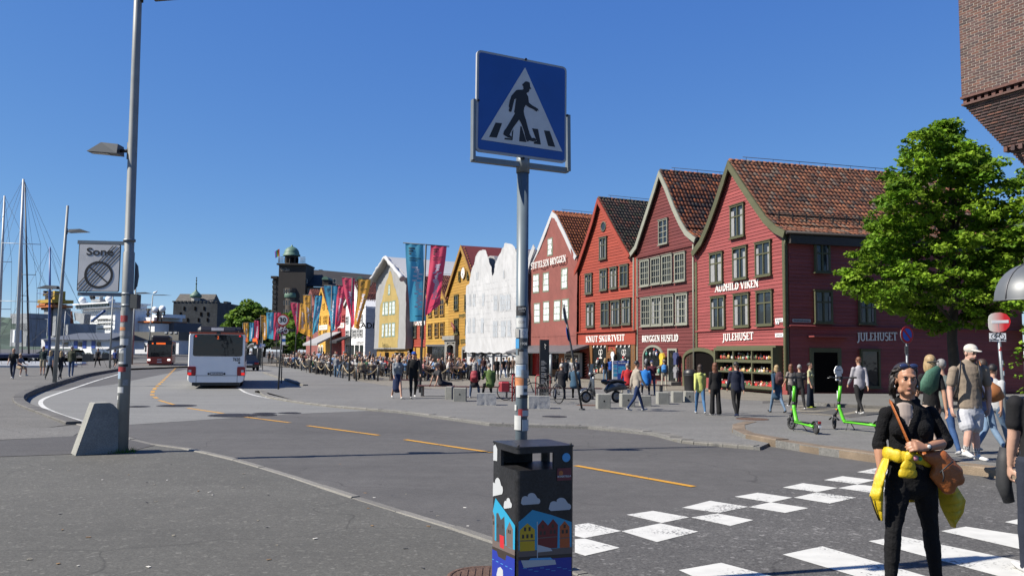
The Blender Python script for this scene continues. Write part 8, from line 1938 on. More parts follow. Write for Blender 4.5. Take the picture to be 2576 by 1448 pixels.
for lab,x,y,w_,hg in[('dark square planter with clipped hedge on the quay',1110,1012,.95,1.0),('black planter box beside the parked cars',925,1038,1.1,1.05)]:
 p=gnd(*zq(x,y),PZ);t=thing('planter',lab,'planter',(p.x,p.y,PZ),.1);one('cbox',(-w_/2,-w_/2,0,w_/2,w_/2,hg,.03,),'box',m_black,t);obj('hedge',leaf_crown([((random.uniform(-.4,.4)*w_,random.uniform(-.4,.4)*w_,hg+.08),.2)for _ in range(14)],40,.08,3,PALD,.5),t)
 # ================================================================== people
SKINS=[(.42,.24,.165),(.36,.20,.135),(.48,.29,.21),(.30,.165,.11)]
HAIRS={'brown':(.045,.025,.015),'dark':(.012,.010,.010),'blonde':(.33,.23,.11),'grey':(.24,.235,.225),'auburn':(.13,.045,.018),'white':(.42,.40,.36)}
def cloth(col,name=None):return pm(name or 'cloth_%02x%02x%02x'%tuple(int(min(1,c)*255)for c in col),col,.85,.16,7,.35,16,spec=.25)
def skin_m(i):return pm('skin_%d'%i,SKINS[i],.5,.06,12,spec=.35)
def hair_m(k):return pm('hair_'+k,HAIRS[k],.55,.35,60,.4,90,stretch=(1,1,.25))
m_eye=pm('eye_dark',(.05,.032,.025),.3,0);m_lip=pm('lip',(.30,.10,.08),.45,0)
class Body:
 """closed limb and torso pieces that are fused into one skin; every piece carries its material slot"""
 def __init__(s):s.mb=MB()
 def loft(s,pts,rad,m,right=(1,0,0),n=12):
  P=[Vector(p)for p in pts];R=[r if isinstance(r,tuple)else(r,r)for r in rad];right=Vector(right)
  d0,d1=(P[1]-P[0]).normalized(),(P[-1]-P[-2]).normalized()
  r0,r1=min(R[0]),min(R[-1])
  P=[P[0]-d0*r0*.75,P[0]-d0*r0*.4]+P+[P[-1]+d1*r1*.4,P[-1]+d1*r1*.75];R=[tuple(q*.35 for q in R[0]),tuple(q*.82 for q in R[0])]+R+[tuple(q*.82 for q in R[-1]),tuple(q*.35 for q in R[-1])]
  vs=[];k=len(P)
  for i in range(k):
   d=(P[min(i+1,k-1)]-P[max(i-1,0)]).normalized();x=right-d*right.dot(d)
   if x.length<.15:x=Vector((0,1,0))-d*d.y
   x.normalize();y=d.cross(x)
   for j in range(n):a=2*pi*j/n;vs.append(P[i]+x*cos(a)*R[i][0]+y*sin(a)*R[i][1])
  fs=[(i*n+j,i*n+(j+1)%n,(i+1)*n+(j+1)%n,(i+1)*n+j)for i in range(k-1)for j in range(n)]+[tuple(range(n-1,-1,-1)),tuple(range((k-1)*n,k*n))]
  s.mb.add(vs,fs,m)
 def ell(s,c,r,m,nu=14,nv=10,M=None):s.mb.ell(c,r,nu,nv,m,M)
 def fuse(s,name,vox,wrinkle=0.0,slots=None,smooth=3):
  me=bpy.data.meshes.new('tmp');me.from_pydata(s.mb.v,[],s.mb.f);o=bpy.data.objects.new('tmp',me)
  md=o.modifiers.new('r','REMESH');md.mode='VOXEL';md.voxel_size=vox;md.adaptivity=0
  sm=o.modifiers.new('s','SMOOTH');sm.factor=.5;sm.iterations=smooth
  out=baked(o);bpy.data.objects.remove(o);bpy.data.meshes.remove(me)
  bvh=BVHTree.FromPolygons([Vector(v)for v in s.mb.v],s.mb.f);nf=len(out.polygons)
  cen=np.empty(nf*3);out.polygons.foreach_get('center',cen);cen=cen.reshape(-1,3);mi=np.zeros(nf,np.int32)
  for i in range(nf):
   q=bvh.find_nearest(Vector(cen[i]));mi[i]=s.mb.m[q[2]]if q[2]is not None else 0
  out.materials.clear()
  for k in range(10):out.materials.append(None)
  out.polygons.foreach_set('material_index',mi);out.polygons.foreach_set('use_smooth',np.ones(nf,bool))
  if wrinkle:
   nv=len(out.vertices);co=np.empty(nv*3);out.vertices.foreach_get('co',co);co=co.reshape(-1,3);no=np.empty(nv*3);out.vertices.foreach_get('normal',no);no=no.reshape(-1,3)
   isc=np.zeros(nv,bool)
   lt=np.empty(nf,np.int32);out.polygons.foreach_get('loop_total',lt);lv=np.empty(len(out.loops),np.int32);out.loops.foreach_get('vertex_index',lv)
   isc[lv[np.repeat(np.isin(mi,(1,2)),lt)]]=True
   for i in np.nonzero(isc)[0]:
    x,y,z=co[i];w_=fbm(x*9,y*9,z*16)*.6+fbm(x*22+z*12,y*20,z*26+5)*.4;co[i]+=no[i]*wrinkle*w_
   out.vertices.foreach_set('co',co.reshape(-1))
  out.update();out.name=name;return out
def head(b,c,fwd,up,s=1.0,hair='short',face=True,hs=4,cap=5,female=False):
 """head at centre c looking along fwd"""
 f=Vector(fwd).normalized();u=Vector(up).normalized();r=f.cross(u).normalized();u=r.cross(f)
 M=Matrix((r,-f,u)).transposed().to_4x4();M.translation=Vector(c)
 sc_=Matrix.Diagonal((s,s,s,1));M=M@sc_
 b.ell((0,.008,.022),(.074,.094,.092),0,16,12,M);b.ell((0,-.022,-.045),(.056,.064,.072),0,14,10,M);b.ell((0,-.052,-.088),(.030,.026,.022),0,10,8,M)
 if face:
  b.ell((0,-.092,-.028),(.011,.017,.018),0,10,8,M);b.ell((0,-.086,.004),(.009,.014,.022),0,8,6,M)
  for q in(-1,1):
   b.ell((q*.076,.010,-.012),(.011,.022,.030),0,8,8,M);b.ell((q*.030,-.082,.003),(.012,.009,.0048),6,8,6,M);b.ell((q*.031,-.086,.022),(.018,.007,.0038),4,8,6,M)
  b.ell((0,-.089,-.062),(.021,.010,.008),7,10,6,M)
 if hair=='short':b.ell((0,.020,.040),(.083,.094,.094),hs,16,12,M)
 elif hair=='bald':b.ell((0,.030,.0),(.079,.078,.06),hs,14,10,M)
 elif hair in('long','longwavy'):
  b.ell((0,.020,.038),(.088,.098,.098),hs,16,12,M);b.ell((0,.055,-.07),(.090,.055,.13),hs,14,10,M);b.ell((0,.062,-.19),(.098 if hair=='longwavy' else .08,.045,.12),hs,14,10,M)
  for q in(-1,1):b.ell((q*.078,.0,-.06),(.022,.045,.10),hs,10,8,M)
 elif hair=='pony':b.ell((0,.020,.036),(.084,.096,.094),hs,16,12,M);b.ell((0,.115,.0),(.035,.04,.06),hs,10,8,M);b.ell((0,.12,-.09),(.028,.03,.09),hs,10,8,M)
 elif hair=='bun':b.ell((0,.020,.036),(.084,.096,.094),hs,16,12,M);b.ell((0,.10,.055),(.045,.045,.045),hs,10,8,M)
 elif hair in('cap','hat'):
  b.ell((0,.025,.01),(.080,.088,.075),hs,14,10,M);b.ell((0,.008,.058),(.088,.102,.075),cap,16,12,M)
  if hair=='cap':b.ell((0,-.115,.050),(.070,.075,.012),cap,14,6,M)
  else:b.ell((0,.005,.045),(.15,.16,.014),cap,18,6,M)
 return M
def hand(b,w,d,nrm,m=0,s=1.0,curl=.5,fingers=True,thumb=1):
 """palm from wrist w along d; nrm = palm normal; fingers curl towards the palm"""
 d=Vector(d).normalized();nrm=Vector(nrm);nrm=(nrm-d*nrm.dot(d)).normalized();x=d.cross(nrm);w=Vector(w)
 b.loft([w,w+d*.04*s,w+d*.088*s],[(.026*s,.019*s),(.038*s,.016*s),(.040*s,.013*s)],m,x)
 if not fingers:b.loft([w+d*.085*s,w+d*.13*s+nrm*.012*curl,w+d*.165*s+nrm*.04*curl],[(.036*s,.011*s),(.033*s,.010*s),(.026*s,.009*s)],m,x)
 else:
  for k,(off,L)in enumerate([(-.031,.066),(-.0105,.078),(.0105,.073),(.031,.058)]):
   p=w+d*.084*s+x*off*s;a=curl;q=p+(d*cos(a*.6)+nrm*sin(a*.6))*L*.42*s;e=q+(d*cos(a*1.5)+nrm*sin(a*1.5))*L*.33*s;g=e+(d*cos(a*2.2)+nrm*sin(a*2.2))*L*.28*s
   b.loft([p,q,e,g],[.0092*s,.0088*s,.0082*s,.0072*s],m,x,8)
 p=w+d*.022*s-x*.022*s*thumb;q=p+(d*.55-x*.62*thumb+nrm*.3).normalized()*.042*s;e=q+(d*.85-x*.25*thumb+nrm*.45).normalized()*.034*s
 b.loft([p,q,e],[.0135*s,.011*s,.0088*s],m,x,8)
def build_figure(key,pose,top='tee',bottom='trousers',hair='short',female=False,bulk=1.0,vox=.014,wrinkle=.004,face=True):
 """a clothed figure 1.75 m tall, facing -Y; slots: 0 skin 1 top 2 bottom 3 shoes 4 hair 5 cap 6 eyes 7 lips 8 socks 9 trim"""
 b=Body();P=dict(lean=0,twist=0,legs=((0,0),(0,0)),abd=.04,arms=((.0,.1,.25),(.0,.1,.25)),look=(0,0),seat=None);P.update(pose)
 fx=.93 if female else 1.0;bw=bulk*(.94 if female else 1.0)
 hipz=.92;hips={1:Vector((.088*bw,0,hipz)),-1:Vector((-.088*bw,0,hipz))}
 soles=[];legpts={}
 for s,(hp,kn)in zip((1,-1),P['legs']):
  a=P['abd']*s if not isinstance(P['abd'],tuple)else P['abd'][0 if s>0 else 1]
  th=Vector((sin(a),-sin(hp)*cos(a),-cos(hp)*cos(a)));sh=Vector((sin(a)*.6,-sin(hp-kn),-cos(hp-kn)))
  kne=hips[s]+th*.43;ank=kne+sh*.41;legpts[s]=(kne,ank,hp-kn);soles.append(ank.z-.075)
 dz=-min(soles)if P['seat']is None else P['seat']+.09-hipz
 up=Vector((0,0,dz))
 for s in(1,-1):
  h=hips[s]+up;kne,ank,an=legpts[s];kne=kne+up;ank=ank+up;ft=P.get('toe',(0,0))[0 if s>0 else 1]
  tv=Vector((.12*s*.6,-cos(ft*.6),-.18-sin(ft))).normalized()
  bare=bottom in('shorts','skirt');lm=0 if bare else 2;g=1.0 if not bare else .92
  if bottom=='wide':b.loft([h,h.lerp(kne,.5),kne,kne.lerp(ank,.6),ank+Vector((0,0,.02))],[(.085*bw,.09*bw),(.083*bw,.088*bw),.082*bw,.090*bw,.096*bw],2)
  else:b.loft([h,h.lerp(kne,.35),kne,kne.lerp(ank,.35),kne.lerp(ank,.8),ank],[(.084*bw*g,.092*bw*g),(.079*bw*g,.084*bw*g),.059*bw*g,.058*bw*g,.043*bw*g,.040*bw*g],lm)
  if bottom=='shorts':b.loft([h,h.lerp(kne,.5),h.lerp(kne,.86)],[(.094*bw,.102*bw),(.096*bw,.10*bw),(.098*bw,.10*bw)],2)
  if bare:b.loft([ank+(kne-ank)*.28,ank],[.043,.040],8)
  heel=ank+Vector((0,.035,-.045));toe=ank+tv*.17;toe.z=max(toe.z,ank.z-.052)if ft==0 else toe.z
  b.loft([heel,ank+tv*.05+Vector((0,0,-.035)),toe],[(.036,.034),(.042,.034),(.036,.020)],3);b.loft([ank+Vector((0,0,.02)),ank-Vector((0,0,.03))],[.041,.042],8 if bare else 2)
 if bottom=='skirt':b.loft([up+Vector((0,0,.98)),up+Vector((0,-.01,.75)),up+Vector((0,-.02,.42))],[(.145*bw,.115),(.185*bw,.15),(.20*bw,.17)],2)
 # torso
 R=Matrix.Rotation(P['twist'],4,'Z')@Matrix.Rotation(P['lean'],4,'X');base=Vector((0,0,.95))+up
 def T(x,y,z):return base+(R@Vector((x,y,z-.95)))
 X=R.to_3x3()@Vector((1,0,0))
 hem={'tee':.90,'long':.90,'hoodie':.88,'jacket':.84,'coat':.62,'shirt':.86,'vest':.88}[top]
 gr={'tee':1.0,'long':1.0,'shirt':1.04,'hoodie':1.08,'jacket':1.09,'coat':1.10,'vest':1.10}[top]
 b.loft([T(0,.005,.90),T(0,0,1.0)],[(.155*bw,.105*bw),(.15*bw,.10*bw)],2,X)
 if top=='coat' and P['seat']is None:b.loft([up+Vector((0,.0,.62)),up+Vector((0,.005,.95))],[(.185*bw,.14),(.165*bw,.12)],1)
 wst=.128 if female else .14
 b.loft([T(0,.0,max(hem,.88)),T(0,.0,1.0),T(0,-.003,1.12),T(0,-.006,1.27),T(0,.0,1.37),T(0,.008,1.43)],[(.160*bw*gr,.112*bw*gr),(.152*bw*gr,.105*bw*gr),(wst*bw*gr,.098*bw*gr),(.158*bw*fx*gr,.115*bw*gr),(.165*bw*fx*gr,.102*bw*gr),(.115*bw*gr,.075*gr)],1,X,16)
 if female:
  for q in(-1,1):b.ell(tuple(T(q*.068,-.085,1.265)),(.066,.055,.066),1,10,8)
 b.loft([T(0,.012,1.42),T(0,.0,1.50),T(0,-.012,1.56)],[(.062,.060),(.052,.054),(.050,.052)],0,X)
 if top in('hoodie',):b.loft([T(-.07,.05,1.43),T(0,.09,1.44),T(.07,.05,1.43)],[.035,.045,.035],1,(0,0,1))
 if top in('shirt','jacket','coat'):b.loft([T(0,.02,1.43),T(0,.012,1.475)],[(.075,.07),(.064,.062)],1,X)
 hc=T(0,-.018,1.635);ly,lp=P['look'];fw=R.to_3x3()@(Matrix.Rotation(ly,3,'Z')@Vector((0,-cos(lp),sin(lp))));
 head(b,hc,fw,(0,0,1),1.0,hair,face,female=female)
 # arms
 for s,(pt,ab,el),k in zip((1,-1),P['arms'],(0,1)):
  shd=T(.172*fx*bw*s,.0,1.395);inw=P.get('inward',(0,0))[k]
  dv=R.to_3x3()@Vector((sin(ab)*s,-sin(pt)*cos(ab),-cos(pt)*cos(ab)));elb=shd+dv*.285
  fv=R.to_3x3()@Vector((sin(ab)*s*.5-s*inw,-sin(pt+el),-cos(pt+el))).normalized();wr=elb+fv*.245
  sl={'tee':.62,'vest':1.0}.get(top,2.0);g={'jacket':1.22,'coat':1.25,'hoodie':1.2,'shirt':1.1}.get(top,1.05)
  b.ell(tuple(shd-dv*.005),(.062*gr,.060*gr,.060*gr),1,12,8)
  b.loft([shd,shd.lerp(elb,.5),elb],[.050*bw,.045*bw,.038*bw],0 if sl<1 else 1,X)
  if sl<1:b.loft([shd,shd.lerp(elb,.65)],[.060*bw,.058*bw],1,X);b.loft([elb,elb.lerp(wr,.4),wr],[.039*bw,.036*bw,.025],0,X)
  else:b.loft([shd,shd.lerp(elb,.5),elb],[.054*bw*g,.050*bw*g,.044*bw*g],1,X);b.loft([elb,elb.lerp(wr,.4),elb.lerp(wr,.93)],[.045*bw*g,.042*bw*g,.034*g],1,X);b.loft([elb.lerp(wr,.8),wr],[.028,.024],0,X)
  hand(b,wr,fv,Vector((-s,0,0))if pt+el<.9 else Vector((0,0,-1)),0,1.0,.5,True,-s)
 return b.fuse(key,vox,wrinkle)
WALK_A=dict(legs=((.42,.10),(-.30,.38)),arms=((-.35,.08,.25),(.30,.08,.35)),toe=(-.1,.45));WALK_B=dict(legs=((-.28,.42),(.40,.08)),arms=((.32,.10,.35),(-.30,.08,.2)),toe=(.45,-.1))
STAND=dict(legs=((.03,.02),(-.03,.04)),arms=((.02,.10,.20),(.05,.12,.30)));STANDX=dict(legs=((.06,.05),(-.02,.03)),arms=((.25,.15,1.5),(.35,.12,1.35)),inward=(.35,.3),look=(.3,-.2))
SIT=dict(legs=((1.45,1.45),(1.35,1.5)),arms=((.55,.18,.9),(.65,.15,.8)),seat=.45,lean=.12,abd=.14,inward=(.2,.2));SIT2=dict(legs=((1.5,1.3),(1.45,1.65)),arms=((.8,.2,1.2),(.35,.15,.6)),seat=.45,lean=.25,abd=.10,look=(.5,-.1),inward=(.3,.1));SITB=dict(legs=((1.5,1.2),(1.5,1.35)),arms=((-.7,.25,.15),(-.75,.25,.1)),seat=.45,lean=-.30,abd=.10)
POSES={'walkA':WALK_A,'walkB':WALK_B,'stand':STAND,'phone':STANDX,'sit':SIT,'sit2':SIT2,'sitback':SITB,'bend':dict(legs=((.1,.15),(-.25,.1)),arms=((.6,.1,.5),(.5,.1,.7)),lean=.85),'point':dict(legs=((.05,.05),(-.05,.05)),arms=((.9,.9,.2),(.1,.1,.3))),'step':dict(legs=((1.0,1.1),(-.05,.05)),arms=((.7,.15,.9),(.7,.15,.9)),lean=.2,inward=(.4,.4))}
FIG={}
def person(label,loc,rz,h,pose,skin=0,hairc='brown',topc=(.03,.03,.03),botc=(.03,.04,.08),shoec=(.45,.45,.45),capc=(.1,.1,.1),sockc=(.5,.5,.5),vox=.02,group=None,tilt=0.0,**kw):
 k=(pose,vox)+tuple(sorted(kw.items()))
 if k not in FIG:FIG[k]=build_figure('person',POSES[pose],vox=vox,**({'wrinkle':0}|kw))
 o=obj('person',FIG[k],None,loc,rz);o.scale=(h/1.75,)*3
 for i,m in enumerate([skin_m(skin),cloth(topc),cloth(botc),cloth(shoec),hair_m(hairc),cloth(capc),m_eye,m_lip,cloth(sockc),cloth(topc)]):
  o.material_slots[i].link='OBJECT';o.material_slots[i].material=m
 return tag(o,label,'person',group)
def person_px(label,zf,x,yt,yf,rz,pose,gz=PL,sit=False,**kw):
 p=gnd(*zf(x,yf),gz);h=1.75 if sit else max(1.52,min(1.93,at(*zf(x,yt),p.y).z-gz))
 return person(label,(p.x,p.y,gz),rz,h,pose,**kw)
def backpack(label,who,mat,strap=True,z=1.22,w=.30,hgt=.42,d=.16):
 """worn on the back (local +y)"""
 t=thing('backpack',label,'backpack',who.location,who.rotation_euler[2]);s=who.scale[0];t.scale=(s,s,s)
 y0=.115
 one('tube',([(0,y0+d*.45,z-hgt*.5),(0,y0+d*.55,z-hgt*.35),(0,y0+d*.55,z+hgt*.2),(0,y0+d*.42,z+hgt*.45),(0,y0+d*.3,z+hgt*.52)],[(d*.30,w*.36),(d*.5,w*.5),(d*.5,w*.5),(d*.40,w*.40),(d*.2,w*.25)],14,),'bag',mat,t)
 one('tube',([(0,y0+d*.95,z-hgt*.28),(0,y0+d*1.12,z-.05),(0,y0+d*1.0,z+.06)],[(d*.12,w*.30),(d*.2,w*.36),(d*.1,w*.3)],12,),'front_pocket',mat,t)
 for q in(-1,1):
  one('tube',([(q*.10,.10,1.43),(q*.125,-.02,1.475),(q*.125,-.115,1.36),(q*.13,-.125,1.22),(q*.165,-.02,1.05),(q*.14,.12,1.02)],[(.012,.026)]*6,8,),'strap',m_black,t)
 return t
 # ---- passers-by on the plaza (each with its own dress)
JEANS=(.05,.085,.16);JEANSL=(.11,.17,.25);BLK=(.012,.012,.013);NAVY=(.012,.016,.035);WHT=(.50,.50,.49)
person_px('woman in lime hoodie and jeans walking away',z4,265,1122,1388,pi-.1,'walkA',topc=(.52,.56,.17),botc=(.05,.13,.26),hairc='brown',top='hoodie',hair='long',female=True)
person_px('woman with long auburn hair dressed in black',z4,345,1118,1396,pi+.1,'stand',topc=BLK,botc=BLK,hairc='auburn',top='jacket',bottom='wide',hair='longwavy',female=True,shoec=WHT)
person_px('man in navy hoodie and black trousers walking away',z4,455,1104,1402,pi,'walkB',topc=NAVY,botc=BLK,hairc='dark',top='hoodie',shoec=(.02,.03,.08))
o=person_px('blonde woman in long blue coat walking away',z4,670,1143,1382,pi+.15,'walkA',topc=(.03,.065,.11),botc=JEANSL,hairc='blonde',top='coat',hair='long',female=True,shoec=BLK)
backpack('dark maroon backpack worn over the blue coat',o,pm('pack_maroon',(.06,.018,.022),.8,.3,25))
person_px('woman with long hair walking behind the short-haired man',z4,745,1132,1352,pi+.3,'walkB',topc=(.25,.22,.20),botc=BLK,hairc='auburn',hair='longwavy',female=True)
person_px('short-haired man in charcoal tee walking away',z4,790,1120,1366,pi-.2,'walkA',topc=(.03,.03,.032),botc=BLK,hairc='grey',shoec=WHT)
person_px('dark-haired woman in pale yellow top turning her head right',z4,845,1118,1356,.9,'stand',topc=(.42,.42,.24),botc=(.012,.018,.03),hairc='dark',hair='bun',female=True,bottom='wide',shoec=(.4,.5,.05))
person_px('man in pale grey shirt walking towards the shop door',z4,1105,1078,1392,pi+.1,'walkB',gz=PL,topc=(.36,.35,.38),botc=(.014,.014,.015),hairc='auburn',top='shirt',shoec=WHT)
person_px('woman in beige shawl and blue top walking right',zm,1760,273,944,pi/2+.35,'walkA',topc=(.34,.30,.25),botc=(.012,.028,.09),hairc='dark',top='jacket',hair='short',female=True,shoec=WHT)
person_px('man in maroon vest and blue cap with foot on the bench',zm,1960,328,742,pi-.1,'step',topc=(.07,.014,.025),botc=(.03,.06,.13),hairc='grey',capc=(.02,.03,.12),top='vest',hair='cap')
o=person_px('man in sun hat pointing with his arm',zm,2115,325,672,pi-.2,'point',topc=(.16,.15,.13),botc=(.38,.35,.28),hairc='grey',capc=(.25,.21,.17),top='shirt',hair='hat')
backpack('bright blue backpack on the man in the sun hat',o,pm('pack_blue',(.02,.16,.42),.7,.1))
person_px('grey-haired man in dark jacket sitting on the bench',zm,795,435,792,pi+.1,'sit',sit=True,topc=(.02,.02,.025),botc=(.02,.03,.07),hairc='white',top='jacket',shoec=BLK)
person_px('grey-haired woman in denim jacket sitting on the bench',zm,950,460,795,pi-.3,'sit2',sit=True,topc=(.035,.08,.13),botc=BLK,hairc='white',top='jacket',hair='short',female=True,shoec=BLK)
person_px('blonde woman in black tee outside the bright red shop',zm,1355,325,588,pi+.2,'stand',topc=BLK,botc=(.10,.17,.26),hairc='blonde',hair='long',female=True)
person_px('child in blue jacket outside the bright red shop',zm,1425,330,560,pi,'stand',topc=(.02,.08,.35),botc=BLK,hairc='dark',top='jacket')
for lab,x,yt,yf,c,hc,t_ in[('man in navy jumper strolling by the red doors',800,305,560,NAVY,'brown','long'),('man in dark navy suit strolling by the red doors',850,330,575,(.014,.018,.03),'dark','jacket'),('woman in white shirt by the white shop wall',925,305,555,(.5,.5,.5),'blonde','shirt'),('bald man in dark blue jacket by the white shop wall',985,322,568,(.016,.022,.04),'grey','jacket')]:
 person_px(lab,zm,x,yt,yf,pi+.4*(x%3-1),'walkA' if x%2 else 'walkB',topc=c,botc=NAVY if 'white' not in lab else(.4,.4,.4),hairc=hc,top=t_,hair='short' if 'woman' not in lab else 'long')
person_px('person in red jacket sitting on the far bench',zm,1645,500,745,pi,'sit',sit=True,topc=(.42,.025,.03),botc=(.35,.33,.28),hairc='grey',top='jacket')
person_px('person in bright blue jacket sitting on the far bench',zm,1870,490,745,pi-.2,'sit2',sit=True,topc=(.02,.16,.48),botc=NAVY,hairc='dark',top='jacket',hair='short')
person_px('woman in grey cardigan and navy skirt walking with her partner',z5,265,990,1338,.35,'walkA',topc=(.22,.24,.26),botc=(.015,.025,.07),hairc='blonde',top='long',bottom='skirt',hair='pony',female=True,shoec=WHT,sockc=SKINS[0],skin=2)
person_px('man in black hoodie and blue cap walking with his partner',z5,390,964,1336,.25,'walkB',topc=(.010,.010,.011),botc=BLK,capc=(.015,.07,.33),hairc='dark',top='hoodie',hair='cap',shoec=WHT)
person_px('man in grey tee leaning back on the bench',z5,600,1120,1322,pi-1.0,'sitback',sit=True,topc=(.04,.04,.044),botc=(.02,.025,.04),hairc='grey',hair='short')
o=person_px('grey-haired woman on the bench wearing a red backpack',z5,862,1140,1338,pi,'sit',sit=True,topc=(.02,.02,.025),botc=JEANS,hairc='grey',top='jacket',hair='long',female=True)
bk=backpack('red and black backpack on the seated woman',o,pm('pack_red',(.24,.015,.025),.7,.35,14));bk.location.z+=.45+.09-.92
person_px('man in green jacket sitting on the bench',z5,985,1118,1338,pi+.3,'sit2',sit=True,topc=(.10,.16,.045),botc=(.03,.03,.03),hairc='grey',top='jacket')
person_px('person in jeans bending over the rope',ZCROWD,1185,815,1042,pi/2+.3,'bend',topc=(.03,.04,.06),botc=(.07,.14,.24),hairc='auburn',top='long',hair='long',female=True)
person_px('person in pale top standing behind the bending one',ZCROWD,1140,850,1035,pi,'stand',topc=(.26,.27,.28),botc=(.10,.17,.25),hairc='brown',top='long')
for lab,x,yt,yf,tc_,bc_,pz,hr in[('man in black tee and shorts facing the camera by the wrapped house',1035,1033,1205,BLK,(.02,.02,.02),'stand','short'),('person in black by the wrapped house hoarding',1088,1030,1185,BLK,JEANS,'walkA','cap'),('person in pale blue jacket by the wrapped house',1112,1035,1178,(.16,.27,.42),JEANSL,'stand','short'),('woman with pale backpack by the wrapped house',1130,1045,1180,(.08,.06,.05),(.03,.03,.035),'walkB','long'),('man in brown shirt by the wrapped house',1160,1035,1172,(.14,.10,.075),(.07,.06,.05),'stand','short'),('woman in white cardigan by the wrapped house',965,1035,1175,(.4,.4,.4),BLK,'phone','long'),('person in dark tee with red print by the wrapped house',935,1033,1178,(.05,.02,.02),JEANS,'stand','short'),('man in denim shirt by the wrapped house',903,1020,1150,(.09,.15,.24),BLK,'stand','short')]:
 person_px(lab,z5,x,yt,yf,0.2 if 'facing' in lab else pi+.5*((x//7)%3-1),pz,topc=tc_,botc=bc_,hairc=['brown','dark','blonde','grey'][x%4],hair=hr,capc=BLK)
 # ---- walkers on the quay
for lab,x,yt,yf,rz,pz,tc_,bc_,hc,hr,tp,fm in[('man in black printed tee walking on the quay',130,888,1222,.3,'walkA',(.015,.015,.016),(.02,.03,.06),'brown','bald','tee',False),('man in dark green tee and pale shorts on the quay',445,880,1182,pi,'stand',(.02,.035,.035),(.33,.28,.20),'auburn','short','long',False),('blonde woman in blue-grey top and black trousers on the quay',520,913,1232,pi+.2,'walkB',(.13,.17,.23),(.014,.017,.016),'blonde','long','tee',True),('fair-haired woman in black behind the leaning lamp post',632,920,1232,pi,'walkA',(.015,.017,.02),(.02,.025,.035),'blonde','long','long',True),('tall man in olive jacket and jeans on the quay',745,876,1202,pi-.1,'stand',(.05,.055,.035),(.04,.075,.16),'grey','short','jacket',False),('man in black hoodie with white print walking towards the camera',1025,895,1100,0.1,'walkB',(.012,.012,.014),(.012,.012,.013),'dark','short','hoodie',False),('person in blue top near the sign post on the quay',1205,905,1100,pi,'walkA',(.03,.06,.22),(.03,.03,.03),'brown','short','tee',False),('woman in dark dress near the sign post on the quay',1238,910,1112,pi,'walkB',(.03,.03,.05),(.02,.02,.025),'dark','long','tee',True),('person sitting on the quay bench in shorts',195,950,1190,1.2,'sit',(.12,.14,.18),(.25,.2,.14),'blonde','short','tee',False)]:
 person_px(lab,zq,x,yt,yf,rz,pz,gz=PZ,sit=pz=='sit',topc=tc_,botc=bc_,hairc=hc,hair=hr,top=tp,female=fm,bottom='shorts' if 'shorts' in lab or 'dress' in lab else 'trousers',shoec=WHT if 'dark' not in lab else BLK)
person_px('woman in blue top and yellow skirt by the quay building',zb,300,885,972,pi,'stand',gz=PZ,topc=(.03,.07,.25),botc=(.42,.30,.04),hairc='brown',bottom='skirt',female=True)
for k,(x,yf)in enumerate([(150,880),(212,890),(252,900),(365,880),(400,885)]):
 person_px(['person in white shirt waiting at the bus shelter','man in dark clothes at the bus shelter','person in black walking away from the bus shelter','person in black by the bus stop post','person in grey near the far waste bin'][k],ZCROWD,x,yf-150,yf,pi*(k%2),'stand',topc=[(.5,.5,.5),BLK,BLK,(.02,.02,.02),(.2,.2,.2)][k],botc=BLK,hairc='dark',vox=.022)
 # ================================================================== the woman with the yellow jacket
DW=6.25
wf=at(*z6(890,1000),DW);WX=wf.x
sW=729.0*.4568*DW/F  # check: picture units per metre at her distance
KW=1.0/(.4568*F/DW)  # metres per z6 unit
def J(px,py,y=0.0):p=at(*z6(px,py),DW+y);return Vector((p.x-WX,y,p.z))
b=Body()
# legs and shoes
for s,hip,kn,an,toe in((-1,J(822,905),J(790,1185,-.05),J(768,1420,-.02),(-.05,-.22)),(1,J(952,905),J(992,1190,.04),J(1032,1425,.10),(.06,-.20))):
 an.z=.085;b.loft([hip,hip.lerp(kn,.3),hip.lerp(kn,.7),kn,kn.lerp(an,.3),kn.lerp(an,.75),an],[(.092,.105),(.090,.098),(.070,.074),(.056,.060),(.058,.062),(.043,.045),(.040,.042)],2)
 b.loft([an+Vector((0,.05,-.045)),an+Vector((0,-.04,-.04)),an+Vector((toe[0]*.7,toe[1]*.8,-.05))],[(.038,.036),(.044,.036),(.038,.024)],3)
b.loft([J(887,960),J(887,900),J(888,850)],[(.155,.115),(.168,.125),(.16,.12)],2)
# fleece
b.loft([J(888,905),J(888,850),J(886,770),J(884,690),J(880,600),J(872,535),J(868,500)],[(.172,.124),(.165,.120),(.150,.112),(.162,.116),(.172,.112),(.140,.095),(.080,.070)],1,n=18)
for q in(-1,1):b.ell(tuple(J(884+q*62,640,-.085)),(.072,.058,.07),1)
S={-1:J(752,556,.01),1:J(996,552,.01)}
E={-1:J(712,705,.04),1:J(1085,712,-.02)};Wr={-1:J(718,850,.0),1:J(968,742,-.20)}
for s in(-1,1):
 b.ell(tuple(S[s]),(.055,.056,.054),1);b.loft([S[s],S[s].lerp(E[s],.5),E[s]],[.054,.050,.047],1)
 e2=E[s].lerp(Wr[s],.22);b.loft([E[s],e2],[.049,.050],1);b.loft([E[s].lerp(Wr[s],.12),E[s].lerp(Wr[s],.22)],[.054,.052],1)
 b.loft([E[s],E[s].lerp(Wr[s],.45),Wr[s]],[.044,.040,.026],0)
hand(b,Wr[-1],J(690,935,-.04)-Wr[-1],Vector((1,.2,0)),0,1.0,.4,True,1)
hd=(J(850,722,-.25)-Wr[1]).normalized();hand(b,Wr[1],hd,Vector((0,.8,-.5)),0,1.02,.75,True,1)
